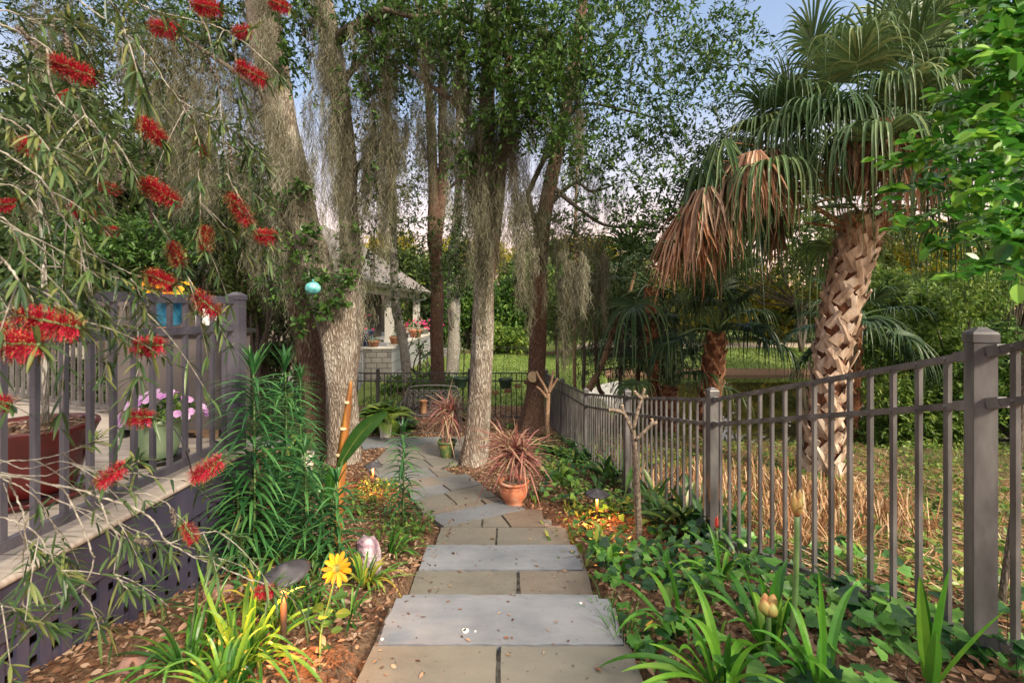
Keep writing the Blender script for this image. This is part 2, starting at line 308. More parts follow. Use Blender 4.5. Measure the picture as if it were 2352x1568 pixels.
M['shadowwall'] = m_noise('shaded_porch_brown', [(.05, .04, .03), (.09, .07, .055)], 2, .8, 0)  # shade inside the open porch is put into this dark colour
M['terra'] = m_noise('terracotta', [(.36, .12, .06), (.50, .19, .10), (.60, .36, .26)], 7, .75, .2, .003)
M['blueglaze'] = m_noise('blue_glaze', [(.01, .06, .13), (.02, .13, .24), (.04, .22, .34)], 9, .2, .05)
M['navy'] = m_noise('navy_glaze', [(.012, .015, .06), (.03, .03, .11)], 9, .25, .05)
M['redglaze'] = m_noise('oxblood_glaze', [(.045, .006, .007), (.085, .010, .010), (.12, .02, .018)], 5, .22, .05)
M['sage'] = m_noise('sage_glaze', [(.16, .27, .15), (.24, .36, .21), (.34, .43, .28)], 6, .35, .05, .002, (1, 1, .4))
M['olivepot'] = m_noise('olive_glaze', [(.05, .10, .035), (.08, .14, .05), (.30, .22, .07)], 10, .35, .1)
M['greenplastic'] = m_noise('green_plastic', [(.03, .075, .045), (.045, .10, .06)], 4, .45, 0)
M['whitepot'] = m_noise('white_ceramic', [(.62, .58, .52), (.74, .70, .64)], 5, .5, .05)
M['teal'] = m_noise('turquoise_glaze', [(.03, .16, .18), (.12, .42, .42), (.30, .62, .58)], 16, .15, .03)
M['tealpot'] = m_noise('teal_pot', [(.04, .25, .27), (.08, .34, .36)], 5, .4, 0)
M['soil'] = m_noise('potting_soil', [(.05, .03, .02), (.16, .10, .06), (.30, .2, .13)], 40, .95, .8, .01)
M['quartz'] = m_noise('amethyst_rock', [(.10, .05, .085), (.34, .24, .29), (.70, .65, .64)], 16, .6, .9, .03)
M['brownrock'] = m_noise('brown_rock', [(.16, .08, .06), (.30, .18, .15)], 12, .8, .5, .01)
M['concrete'] = m_noise('concrete', [(.38, .36, .32), (.5, .48, .43), (.6, .58, .53)], 3, .85, .3, .005, None, 30)
M['cap'] = m_noise('light_cap_metal', [(.05, .045, .05), (.08, .072, .08), (.11, .10, .105)], 14, .5, .2, .002, None, None, .3)
M['stake'] = m_noise('rusty_stake', [(.05, .03, .022), (.10, .055, .035)], 20, .6, .1)
M['cabinet'] = m_noise('textured_cabinet', [(.075, .062, .060), (.11, .092, .088)], 3, .75, .9, .006, None, 120)
M['black'] = m_noise('black_rubber', [(.012, .012, .013), (.03, .03, .032)], 10, .4, 0)
M['petunia'] = m_leaf('petunia_petal', [(.55, .22, .56), (.70, .38, .70), (.80, .55, .78)], .5, .3)
M['pansy'] = m_leaf('yellow_petal', [(.72, .27, .005), (.82, .38, .01), (.88, .52, .03)], .5, .3)
M['daisyeye'] = m_noise('daisy_eye', [(.16, .14, .02), (.32, .30, .06)], 60, .8, .3, .002)
M['magenta'] = m_leaf('magenta_petal', [(.4, .01, .12), (.62, .03, .22), (.7, .05, .05)], .5, .3)
M['pinkrose'] = m_leaf('pink_petal', [(.7, .3, .27), (.8, .42, .36)], .5, .3)
M['tanleaf'] = m_leaf('variegated_leaf', [(.10, .16, .05), (.3, .34, .16), (.52, .52, .32)], .5, .3)
M['orange_stalk'] = m_noise('orange_stalk', [(.14, .05, .02), (.34, .13, .03), (.55, .30, .05)], 8, .5, .3, .006, (2, 2, .25))
M['greenstem'] = m_noise('green_stem', [(.08, .16, .05), (.16, .26, .09)], 20, .5, .1)
M['bud'] = m_noise('flower_bud', [(.35, .05, .05), (.42, .26, .08), (.30, .40, .12)], 24, .5, .2)
M['redbud'] = m_noise('red_bud', [(.45, .03, .03), (.6, .08, .06)], 10, .5, 0)
M['cedarwood'] = m_noise('cedar_slats', [(.22, .09, .05), (.34, .16, .09)], 10, .8, .1)
M['sandbed'] = m_noise('mortar_bed', [(.05, .045, .038), (.20, .18, .155), (.38, .35, .31)], 26, .95, .8, .01)
m = M['bluestone']; nt = m.node_tree; b = nt.nodes['Principled BSDF']; src = b.inputs['Base Color'].links[0].from_socket
n6 = noise(nt, 5, 9, (1, 2.5, 1), .75); r6 = ramp(nt, [(.35, .34, .35), (.80, .80, .81), (1.05, 1.05, 1.04), (1.3, 1.28, 1.22), (1.7, 1.65, 1.55)], n6.outputs[0]); m6 = nt.nodes.new('ShaderNodeMixRGB'); m6.blend_type = 'MULTIPLY'; m6.inputs[0].default_value = .85
nt.links.new(src, m6.inputs[1]); nt.links.new(r6.outputs[0], m6.inputs[2]); n7 = noise(nt, 55, 4, (1, 1, 1), .6); r7 = nt.nodes.new('ShaderNodeMapRange'); r7.inputs[1].default_value = .68; r7.inputs[2].default_value = .74; nt.links.new(n7.outputs[0], r7.inputs[0])
m7 = nt.nodes.new('ShaderNodeMixRGB'); m7.inputs[2].default_value = (.06, .05, .045, 1); nt.links.new(r7.outputs[0], m7.inputs[0]); nt.links.new(m6.outputs[0], m7.inputs[1]); nt.links.new(m7.outputs[0], b.inputs['Base Color'])
# roof with standing seams
m, nt, b = newmat('ribbed_roof'); tc = nt.nodes.new('ShaderNodeTexCoord'); wv = nt.nodes.new('ShaderNodeTexWave'); wv.bands_direction = 'Y'
wv.inputs['Scale'].default_value = .8; nt.links.new(tc.outputs['Object'], wv.inputs[0]); b.inputs['Roughness'].default_value = .55
r = ramp(nt, [(.15, .125, .11), (.22, .185, .16), (.24, .205, .18)], wv.outputs[1]); nt.links.new(r.outputs[0], b.inputs['Base Color']); bump(nt, b, wv.outputs[1], .6, .03); M['roof'] = m
# block wall
def m_brick(name, c1, c2, mort, bw, bh, rot=(0, 0, 0)):
    m, nt, b = newmat(name); tc = nt.nodes.new('ShaderNodeTexCoord'); mp = nt.nodes.new('ShaderNodeMapping'); mp.inputs['Rotation'].default_value = rot
    nt.links.new(tc.outputs['Object'], mp.inputs[0]); br = nt.nodes.new('ShaderNodeTexBrick'); nt.links.new(mp.outputs[0], br.inputs[0])
    br.inputs['Color1'].default_value = (*c1, 1); br.inputs['Color2'].default_value = (*c2, 1); br.inputs['Mortar'].default_value = (*mort, 1)
    br.inputs['Scale'].default_value = 1; br.inputs['Brick Width'].default_value = bw; br.inputs['Row Height'].default_value = bh; br.inputs['Mortar Size'].default_value = .012
    br.inputs['Mortar Smooth'].default_value = .3
    nz = noise(nt, 9, 5); mi = nt.nodes.new('ShaderNodeMixRGB'); mi.blend_type = 'MULTIPLY'; mi.inputs[0].default_value = .7
    r = ramp(nt, [(.6, .6, .6), (1.25, 1.25, 1.25)], nz.outputs[0]); nt.links.new(br.outputs[0], mi.inputs[1]); nt.links.new(r.outputs[0], mi.inputs[2])
    nt.links.new(mi.outputs[0], b.inputs['Base Color']); b.inputs['Roughness'].default_value = .9
    iv = nt.nodes.new('ShaderNodeMath'); iv.operation = 'SUBTRACT'; iv.inputs[0].default_value = 1; nt.links.new(br.outputs[1], iv.inputs[1]); bump(nt, b, iv.outputs[0], .7, .02)
    return m
M['block_x'] = m_brick('dark_block', (.13, .125, .12), (.21, .20, .19), (.05, .045, .04), .40, .2, (math.radians(90), 0, 0))
M['block_y'] = m_brick('grey_block', (.20, .20, .205), (.30, .30, .305), (.06, .06, .06), .40, .2, (math.radians(90), 0, math.radians(90)))
M['paver'] = m_brick('grey_paver', (.30, .30, .31), (.40, .40, .41), (.12, .12, .12), .3, .15)
# tan flagstone: per-slab colour through 'rnd'
m, nt, b = newmat('tan_flagstone'); at = nt.nodes.new('ShaderNodeAttribute'); at.attribute_name = 'rnd'
r = ramp(nt, [(.16, .175, .195), (.165, .155, .13), (.15, .145, .125), (.185, .165, .14), (.17, .135, .105)], at.outputs['Fac'])
n1 = noise(nt, 2.2, 8, (1, 3, 1), .65); r2 = ramp(nt, [(.55, .55, .55), (1, 1, 1), (1.35, 1.3, 1.25)], n1.outputs[0]); mi = nt.nodes.new('ShaderNodeMixRGB'); mi.blend_type = 'MULTIPLY'; mi.inputs[0].default_value = .9
nt.links.new(r.outputs[0], mi.inputs[1]); nt.links.new(r2.outputs[0], mi.inputs[2])
n3 = noise(nt, 38, 3); r3 = nt.nodes.new('ShaderNodeMapRange'); r3.inputs[1].default_value = .66; r3.inputs[2].default_value = .72; nt.links.new(n3.outputs[0], r3.inputs[0])
m3 = nt.nodes.new('ShaderNodeMixRGB'); m3.inputs[2].default_value = (.05, .04, .03, 1); nt.links.new(r3.outputs[0], m3.inputs[0]); nt.links.new(mi.outputs[0], m3.inputs[1])
nt.links.new(m3.outputs[0], b.inputs['Base Color']); 
n5 = noise(nt, .9, 9, (1, 1, 1), .7); r5 = ramp(nt, [(.22, .19, .16), (.62, .60, .56), (1.0, 1.0, 1.0), (1.15, 1.13, 1.1), (1.45, 1.42, 1.36)], n5.outputs[0]); m5 = nt.nodes.new('ShaderNodeMixRGB'); m5.blend_type = 'MULTIPLY'; m5.inputs[0].default_value = .9
nt.links.new(m3.outputs[0], m5.inputs[1]); nt.links.new(r5.outputs[0], m5.inputs[2]); nt.links.new(m5.outputs[0], b.inputs['Base Color'])
b.inputs['Roughness'].default_value = .75; n4 = noise(nt, 18, 6); bump(nt, b, n4.outputs[0], .35, .008); M['flag'] = m
# ground: mulch / lawn / sand from a point attribute
m, nt, b = newmat('garden_soil'); at = nt.nodes.new('ShaderNodeAttribute'); at.attribute_name = 'rnd'
n1 = noise(nt, 38, 6); rs = ramp(nt, [(.03, .02, .014), (.10, .06, .038), (.22, .14, .09), (.32, .24, .18)], n1.outputs[0])
n2 = noise(nt, 3, 6); rg = ramp(nt, [(.06, .10, .02), (.12, .17, .04), (.22, .26, .09), (.32, .32, .16)], n2.outputs[0])
sandc = ramp(nt, [(.42, .34, .26), (.56, .47, .38)], n2.outputs[0])
g1 = nt.nodes.new('ShaderNodeMapRange'); g1.inputs[1].default_value = .1; g1.inputs[2].default_value = .4; nt.links.new(at.outputs['Fac'], g1.inputs[0])
g2 = nt.nodes.new('ShaderNodeMapRange'); g2.inputs[1].default_value = .6; g2.inputs[2].default_value = .9; nt.links.new(at.outputs['Fac'], g2.inputs[0])
a1 = nt.nodes.new('ShaderNodeMixRGB'); nt.links.new(g1.outputs[0], a1.inputs[0]); nt.links.new(rs.outputs[0], a1.inputs[1]); nt.links.new(rg.outputs[0], a1.inputs[2])
a2 = nt.nodes.new('ShaderNodeMixRGB'); nt.links.new(g2.outputs[0], a2.inputs[0]); nt.links.new(a1.outputs[0], a2.inputs[1]); nt.links.new(sandc.outputs[0], a2.inputs[2])
nt.links.new(a2.outputs[0], b.inputs['Base Color']); b.inputs['Roughness'].default_value = .95; b.inputs['Specular IOR Level'].default_value = .1; bump(nt, b, n1.outputs[0], .9, .03); M['ground'] = m
m, nt, b = newmat('pond_water'); b.inputs['Base Color'].default_value = (.022, .022, .008, 1); b.inputs['Roughness'].default_value = .02; b.inputs['IOR'].default_value = 1.33
nz = noise(nt, 1.2, 3, (1, .35, 1)); bump(nt, b, nz.outputs[0], .05, .02); M['water'] = m
def m_emit(name, c, s):
    m, nt, b = newmat(name); b.inputs['Emission Color'].default_value = (*c, 1); b.inputs['Emission Strength'].default_value = s; b.inputs['Base Color'].default_value = (*c, 1); return m
M['lamp'] = m_emit('lit_lamp', (1, .45, .12), 5)

# ================================================================= THE SETTING
def lines(a, b, st): return list(np.arange(a, b, st))
xs = np.array([-300, -150, -80, -50, -35, -25, -18, -14, -11, -9, -7.5, -6.5, -5.8] + lines(-5.2, 5.0, .07) + lines(5.0, 12, .25) + [13, 15, 18, 22, 28, 40, 60, 100, 180, 300])
ys = np.array([-60, -30, -15, -8, -5, -3, -2, -1, -.5] + lines(0, 9, .07) + lines(9, 32, .25) + [34, 38, 44, 52, 65, 90, 150, 300])
XX, YY = np.meshgrid(xs, ys); ZZ = H(XX, YY)
D0 = 9.0; X0 = np.interp(YY, [9, 12, 16, 20], [2.6, 2.9, 3.6, 4.3])
lawn = ((YY > 12.3) & (XX < X0 - .1) & (YY < 26.5)) | ((YY > 21.2) & (YY < 25.2)) | (YY > 28)
at = np.where(lawn, .5, 0.0); at = np.where((YY > 25.2) & (YY < 28) & (XX > 3), 1.0, at)
at = np.where((YY < 9.5) & (XX > np.interp(YY, FY, FX) + .8), .14, at)
g = MB(); ny, nx = XX.shape; i = (np.arange(ny - 1)[:, None] * nx + np.arange(nx - 1)[None]).ravel()
g.add(np.stack([XX, YY, ZZ], -1), None, np.stack([i, i + 1, i + nx + 1, i + nx], -1), at.ravel())
g.build('ground', M['ground'], smooth=True, kind='structure')
g = MB(); g.add([(1.5, 8, CZ - 3.0), (60, 8, CZ - 3.0), (60, 21, CZ - 3.0), (1.5, 21, CZ - 3.0)], None, [(0, 1, 2, 3)]); g.build('pond_water', M['water'], kind='structure')

# ---- path : flagstones over a mortar bed, blue stone steps
bed = MB()
def bedbox(x0, x1, y0, y1, zt): bed.box((x0, y0, zt - .35), (x1, y1, zt), .5)
bedbox(-.63, .53, -1.5, 2.34, -.036); bedbox(-.64, .53, 2.3401, 2.64, -.203); bedbox(-.65, .53, 2.6401, 3.51, -.369); bedbox(-.65, .5, 3.5101, 4.2, -.537)
cells = []
PB = [(x, y) for x, y in PATH]
far = [(0.50, 4.2)] + [p for p in PATH if p[1] > 4.21] + [(-0.66, 4.2)]
def clip_half(P, a, b, c):        # keep a*x+b*y<=c
    out = []
    for i in range(len(P)):
        p, q = P[i], P[(i + 1) % len(P)]; dp = a * p[0] + b * p[1] - c; dq = a * q[0] + b * q[1] - c
        if dp <= 0: out.append(p)
        if (dp < 0 < dq) or (dq < 0 < dp): t = dp / (dp - dq); out.append((p[0] + (q[0] - p[0]) * t, p[1] + (q[1] - p[1]) * t))
    return out
def area(P): return .5 * sum(P[i][0] * P[(i + 1) % len(P)][1] - P[(i + 1) % len(P)][0] * P[i][1] for i in range(len(P)))
flag = MB()
def slab(P, r, gap=.003, th=.045):
    P = [tuple(p) for p in P]
    if len(P) < 3 or abs(area(P)) < .012: return
    if area(P) < 0: P = P[::-1]
    c = np.mean(P, axis=0); Q = []
    for p in P:
        v = np.array(p) - c; L = np.linalg.norm(v); Q.append(tuple(c + v * (1 - gap / max(L, .05))))
    Q2 = []
    for i in range(len(Q)):
        a_, b_ = np.array(Q[i]), np.array(Q[(i + 1) % len(Q)]); m_ = max(1, int(np.linalg.norm(b_ - a_) / .045))
        for j in range(m_): q_ = a_ + (b_ - a_) * j / m_; Q2.append(tuple(q_ + (c - q_) / np.linalg.norm(c - q_) * abs(random.gauss(0, .0028)) * (3.2 if random.random() < .06 else 1)))
    Q = Q2
    zt = [CZ - float(path_h(p[1] + (0.0 if p[1] > 3.7 else 0))) for p in Q]
    dz = random.uniform(-.003, .003)
    flag.poly(Q, [z - th for z in zt], [z + dz for z in zt], r)
for P, rr in (([(-.66, .2), (-.06, .2), (-.06, 1.1), (-.66, 1.1)], .6), ([(-.05, .2), (.55, .2), (.55, 1.15), (-.05, 1.15)], .25),
              ([(-.67, 1.11), (-.065, 1.11), (-.065, 2.03), (-.62, 2.03)], .27), ([(-.05, 1.16), (.54, 1.16), (.53, 2.03), (-.05, 2.03)], .4),
              ([(-.66, 2.67), (.035, 2.67), (.035, 3.19), (-.67, 3.19)], .3), ([(.05, 2.67), (.52, 2.67), (.53, 3.19), (.05, 3.19)], .85),
              ([(-.66, 3.6), (-.14, 3.6), (-.14, 4.17), (-.65, 4.17)], .3), ([(-.13, 3.6), (.5, 3.6), (.5, 4.17), (-.13, 4.17)], .5)): slab(P, rr)
def zz(x, y):                       # a point of the stair photo crop to path plan coordinates
    px, py = 804 + .3043 * x, 1091 + .3043 * y
    d = 4.5
    for _ in range(30): d = (1.5 - (CZ - float(path_h(d)))) * F / (py - HY) if False else float(path_h(d)) * F / (py - HY)
    return ((px - CX) / F * d, d)
for P, rr in (([(590, 305), (1165, 190), (1330, 250), (700, 385)], 0.0), ([(700, 388), (1000, 325), (995, 389)], .3), ([(1003, 324), (1140, 297), (1210, 389), (998, 389)], .3),
              ([(1145, 296), (1350, 252), (1450, 262), (1470, 340), (1480, 389), (1215, 389)], .98), ([(565, 280), (980, 183), (1020, 213), (585, 303)], .85),
              ([(490, 190), (705, 132), (803, 213), (545, 285)], .5), ([(708, 130), (1000, 68), (1060, 110), (1110, 158), (985, 180), (805, 212)], .32),
              ([(988, 181), (1115, 160), (1160, 190), (1025, 213)], .9), ([(430, 78), (620, 22), (760, 115), (462, 182)], .02), ([(640, 20), (880, -15), (1000, 66), (765, 115)], .12)):
    slab([zz(*p) for p in P], rr, .008)
ang = math.radians(27); ca, sa = math.cos(ang), math.sin(ang)
vlo = 5.33 * ca + 1.05 * sa
v0 = vlo; seedr = random.Random(4)
start = [(-1.2, 5.22)]
while v0 < 12:
    wv_ = seedr.uniform(.28, .5); u0 = -4 + seedr.random()
    while u0 < 6:
        lu = seedr.uniform(.5, 1.05)
        P = clip_half(far, -(-sa), -ca, -v0 - 0) if False else far
        P = clip_half(P, sa, -ca, -v0); P = clip_half(P, -sa, ca, v0 + wv_); P = clip_half(P, -ca, -sa, -u0) if len(P) > 2 else P; P = clip_half(P, ca, sa, u0 + lu) if len(P) > 2 else P
        if len(P) > 2: slab(P, seedr.choice([0.0, .1, .3, .3, .5, .7, .9, .05]), .007)
        u0 += lu
    v0 += wv_
flag.build('path', M['flag'], kind='structure')
n = len(far); bed2 = MB()
tri = []
# mortar bed under the far path as a grid
gx = np.arange(-5.3, .6, .08); gy = np.arange(4.2, 8.4, .08); GX, GY = np.meshgrid(gx, gy); ok = inpoly(GX, GY) | (GY < 4.25) & (GX > -.66) & (GX < .5)
vv = np.stack([GX, GY, CZ - path_h(GY) - .03], -1); idx = (np.arange(len(gy) - 1)[:, None] * len(gx) + np.arange(len(gx) - 1)[None])
k = (ok[:-1, :-1] & ok[1:, 1:]); ii = idx[k]; bed.add(vv, None, np.stack([ii, ii + 1, ii + len(gx) + 1, ii + len(gx)], -1))
bed.build('path_bed', M['sandbed'], kind='structure')
def step(y0, y1, x0, x1, z, label):
    b = MB(); n = 26; top = [(x0 + (x1 - x0) * t, y0 + random.uniform(-.004, .004)) for t in np.linspace(0, 1, n)] + [(x1 + random.uniform(-.01, .01), y0 + (y1 - y0) * t) for t in (.3, .7)]
    top += [(x1 + (x0 - x1) * t, y1 + random.uniform(-.006, .006)) for t in np.linspace(0, 1, n)] + [(x0 + random.uniform(-.012, .006), y1 + (y0 - y1) * t) for t in (.25, .5, .8)]
    b.poly(top, z - .05, z, .5); o = b.build('stone_step', M['bluestone']); tag(o, label, 'step', 'bluestone steps of the garden path'); return o
step(2.035, 2.36, -.60, .50, 0.002, 'broad blue-grey stone step nearest the front, spotted with white marks')
step(2.35, 2.655, -.635, .50, -.165, 'blue-grey stone tread showing only as a thin strip behind the broad front step')
step(3.2, 3.535, -.655, .50, -.331, 'blue-grey stone step between two rows of tan flagstones')
# bird droppings on the front step
b = MB()
for (px, py, s) in ((1070, 1449, .012), (1092, 1450, .004), (878, 1468, .006), (1334, 1385, .006), (1066, 1447, .008)):
    d = 1.5 * F / (py - HY); p = W(px, py, d); a = np.linspace(0, 2 * math.pi, 12)[:-1]; rr = s * (1 + .4 * rng.random(11))
    b.poly([(p[0] + math.cos(t) * q, p[1] + math.sin(t) * q) for t, q in zip(a, rr)], .002, .0045)
tag(b.build('droppings', M['white']), 'small white droppings splashed on the broad front step', 'droppings')

# ================================================================= DECK AND RAILINGS
Dk = T('wooden_deck', 'raised deck of pale boards with purple-grey fascia and lattice skirt', 'deck', (-2.5, 2.2, -.1))
ZD = .5
def deck_end(x): return 3.32 + max(0, (-x - 1.95)) * (2.35 / 4.05)
b = MB(); y = -1.5; k = 0
while y < 5.8:
    y1 = y + .134
    x1 = -1.975 if y1 < 3.32 else -(1.95 + (y1 - 3.32) * 4.05 / 2.35)
    b.box((-8, y, ZD - .03), (x1, y1, ZD + random.uniform(-.001, .001)), .5); y += .14
b.build('deck_boards', M['deck'], Dk)
b = MB(); b.box((-1.97, -1.5, ZD - .03), (-1.885, 3.34, ZD + .002)); pts = []
a_ = np.linspace(-math.pi / 2, math.pi / 2, 9); prof = [(-1.885 + .016 * math.cos(t), ZD - .014 + .016 * math.sin(t)) for t in a_]
v = [(x, yy, z) for yy in (-1.5, 3.34) for x, z in prof]; b.add(v, None, [(i, i + 1, i + 10, i + 9) for i in range(8)]); b.build('edge_board', M['deck'], Dk)
b = MB(); b.box((-1.93, -1.5, .26), (-1.89, 3.33, ZD - .031)); b.box((-1.93, 3.3301, .2), (-6.5, 3.36, ZD - .031))
b.bar((-1.95, 3.34, .35), (-6, 5.69, .35), .03, .23); b.build('fascia', M['fascia'], Dk)
b = MB()
for yy in np.arange(-1.5, 3.33, .088): b.box((-1.925, yy, -1.0), (-1.911, yy + .046, .258))
for z in np.arange(-1.0, .26, .085): b.box((-1.939, -1.5, z), (-1.9255, 3.33, z + .045))
b.build('lattice', M['fascia'], Dk)
b = MB(); b.box((-2.25, -1.5, -1.0), (-2.2, 3.3, .25)); b.build('lattice_backing', M['black'], Dk)
def railing_run(root, a, b_, matr, post=.09, h=1.0, sp=.112, pw=.026, rails=(.07, .80, .98), postA=True, postB=True, mid=None):
    a = np.array(a, float); b_ = np.array(b_, float); L = np.linalg.norm((b_ - a)[:2]); t = (b_ - a) / L
    for rz in rails:
        m_ = MB(); p, q = a + t * post * .45 + [0, 0, rz], b_ - t * post * .45 + [0, 0, rz]; m_.bar(p, q, .032, .045 if rz < h * .9 else .05)
        n = int(L / sp)
        for i in range(1, n):                                        # screw heads
            c = a + t * (i * L / n) + [0, 0, rz]; s_ = np.cross(t, (0, 0, 1)); s_ /= np.linalg.norm(s_)
            for sg in (-1, 1): m_.tube([c + s_ * sg * .015, c + s_ * sg * .020], [.006, .0045], 6)
        m_.build('rail', matr, root)
    n = int(L / sp)
    for i in range(1, n):
        m_ = MB(); c = a + t * (i * L / n); m_.bar(c + [0, 0, rails[0] - .02], c + [0, 0, rails[-1] - .025], pw, pw, up=tuple(np.r_[t[:2] / np.linalg.norm(t[:2]), 0])); m_.build('picket', matr, root)
def fpost(root, p, h, matr, wd=.075, down=.1, dirv=(1, 0, 0)):
    m_ = MB(); p = np.array(p, float); m_.bar(p - [0, 0, down], p + [0, 0, h], wd, wd, up=dirv)
    o = m_.build('post', matr, root); c = MB(); th = math.atan2(dirv[1], dirv[0])
    def ring(r_, z): return [(p[0] + r_ * math.cos(th + math.pi / 4 + k * math.pi / 2), p[1] + r_ * math.sin(th + math.pi / 4 + k * math.pi / 2), p[2] + h + z) for k in range(4)]
    R = [ring(wd * .74, -.028), ring(wd * .80, -.026), ring(wd * .80, .004), ring(wd * .70, .012), ring(wd * .30, .026), ring(wd * .28, .029)]
    c.add(np.vstack(R), None, [(i * 4 + k, i * 4 + (k + 1) % 4, (i + 1) * 4 + (k + 1) % 4, (i + 1) * 4 + k) for i in range(5) for k in range(4)] + [(20, 21, 22, 23)])
    c.build('post_cap', matr, root); return o
R1 = T('deck_railing', 'purple-grey metal railing along the deck edge above the lattice', 'railing', (-2, 2, ZD))
railing_run(R1, (-1.99, 1.28, ZD), (-1.97, 3.24, ZD), M['rail'], rails=(.075, .87, 1.06), sp=.122, pw=.023)
fpost(R1, (-1.965, 3.25, ZD), 1.09, M['rail'], .085, .0, (0, 1, 0)); fpost(R1, (-1.99, 1.2, ZD), 1.09, M['rail'], .085, 0, (0, 1, 0))
railing_run(R1, (-1.99, -.7, ZD), (-1.99, 1.15, ZD), M['rail'], rails=(.075, .87, 1.06), sp=.122, pw=.023)
R2 = T('deck_railing', 'bronze railing at the far end of the deck behind the red planter', 'railing', (-4, 4.5, ZD))
railing_run(R2, (-3.15, 4.02, ZD), (-6.6, 5.4, ZD), M['bronze'], rails=(.075, .87, 1.05), sp=.115)
fpost(R2, (-3.12, 4.0, ZD), 1.07, M['bronze'], .07, 0, (1, -.4, 0)); fpost(R2, (-6.63, 5.42, ZD), 1.07, M['bronze'], .07, 0, (1, -.4, 0))

# ---- right-hand fence
Fr = T('metal_fence', 'bronze picket fence stepping downhill along the right side of the garden', 'fence', (1.57, 3.57, CZ - 1.9))
Fpts = [(FX[i], FY[i], CZ + FT[i]) for i in range(7)]
def fence_panel(root, a, b_, n, ht, matr, pw=.019, rw=.028, ra=1.0):
    a = np.array(a, float); b_ = np.array(b_, float); t = b_ - a; L = np.linalg.norm(t[:2]); u = t / np.linalg.norm(t); s_ = np.cross(u, (0, 0, 1)); s_ /= np.linalg.norm(s_)
    for dz in (-.035, -.225, -ht + .09):
        m_ = MB(); p = a + u * .035 + [0, 0, dz]; q = b_ - u * .035 + [0, 0, dz]; m_.bar(p, q, rw, .027)
        for i in range(1, n):
            c = a + t * i / n + [0, 0, dz]
            for sg in (-1, 1): m_.tube([c + s_ * sg * rw * .48, c + s_ * sg * (rw * .48 + .006)], [.0085, .0055], 7)
        ro = m_.build('rail', matr, root)
        if matr is M['bronze']:
            for e_, q_ in ((p, u), (q, -u)): k_ = MB(); k_.bar(e_, e_ + q_ * .045, rw + .010, .038); k_.build('bracket', matr, ro)
    for i in range(1, n):
        m_ = MB(); c = a + t * i / n; dz = -.05 * 1; m_.bar(c + [0, 0, -ht + .02], c + [0, 0, -.047], pw, pw, up=(t[0] / L, t[1] / L, 0)); m_.build('picket', matr, root)
for i in range(6):
    fence_panel(Fr, Fpts[i], Fpts[i + 1], 16, 1.19, M['bronze'])
for i, p in enumerate(Fpts):
    q = Fpts[min(i + 1, 6)]; o_ = Fpts[max(i - 1, 0)]; dv = np.array([q[0] - o_[0], q[1] - o_[1], 0]); dv /= np.linalg.norm(dv)
    dz = -.0 if i else 0
    base = p[2] - 1.19; fpost(Fr, (p[0], p[1], base), 1.19 + .035, M['bronze'], .068, .25, tuple(dv) if i != 1 else (.35, .93, 0))
Ff = T('metal_fence', 'dark low picket fence crossing behind the iron bench', 'fence', (-1.5, 10.9, CZ - 2.7))
xs_ = [.78, -1.03, -3.22, -5.2]
for i in range(3):
    fence_panel(Ff, (xs_[i] - (.04 if i == 0 else 0), 10.93, CZ - 1.51 - .02 * i * 0), (xs_[i + 1], 10.93, CZ - 1.51), 14 if i < 2 else 12, 1.17, M['iron'], .02, .03)
for x in xs_[1:]: fpost(Ff, (x, 10.93, CZ - 1.51 - 1.17), 1.22, M['iron'], .07, .2, (1, 0, 0))

# ================================================================= HOUSE, TERRACE, WALL
Hs = T('house', 'cream house with pale ribbed hip roof and open white-columned porch', 'house', (-9, 20, CZ - 2.5))
ZP = CZ - 1.54; ZE = CZ + .9
b = MB(); b.box((-20, 14.5, CZ - 2.8), (-7.6, 26, ZE + .1)); b.build('wall', M['cream'], Hs)
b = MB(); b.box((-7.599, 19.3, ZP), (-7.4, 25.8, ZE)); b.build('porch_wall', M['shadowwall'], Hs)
b = MB(); b.box((-7.59, 15.9, ZE - .28), (-5.62, 16.15, ZE)); b.box((-5.9, 16.151, ZE - .28), (-5.62, 27.6, ZE)); b.box((-7.59, 27.601, ZE - .28), (-5.62, 27.85, ZE)); b.build('beam', M['offwhite'], Hs)
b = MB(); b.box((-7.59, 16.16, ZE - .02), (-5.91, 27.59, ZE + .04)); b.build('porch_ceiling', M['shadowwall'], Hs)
def hip(b, x0, x1, y0, y1, z, inset, rise, th=.06):
    if x1 - x0 > y1 - y0: a, c = (x0 + inset, (y0 + y1) / 2), (x1 - inset, (y0 + y1) / 2)
    else: a, c = ((x0 + x1) / 2, y0 + inset), ((x0 + x1) / 2, y1 - inset)
    v = [(x0, y0, z), (x1, y0, z), (x1, y1, z), (x0, y1, z), (a[0], a[1], z + rise), (c[0], c[1], z + rise)]
    if x1 - x0 > y1 - y0: b.add(v, [(1, 2, 5), (3, 0, 4)], [(0, 1, 5, 4), (2, 3, 4, 5)])
    else: b.add(v, [(0, 1, 4), (2, 3, 5)], [(1, 2, 5, 4), (3, 0, 4, 5)])
    b.add([(x0, y0, z - .001), (x1, y0, z - .001), (x1, y1, z - .001), (x0, y1, z - .001)], None, [(3, 2, 1, 0)])
b = MB(); hip(b, -21, -7.2, 13.9, 26.6, ZE + .12, 5.5, 2.6); b.build('roof', M['roof'], Hs)
b = MB(); hip(b, -12.2, -5.0, 15.2, 28.2, ZE + .13, 3.6, 2.75); rf = b.build('roof', M['roof'], Hs)
b = MB()
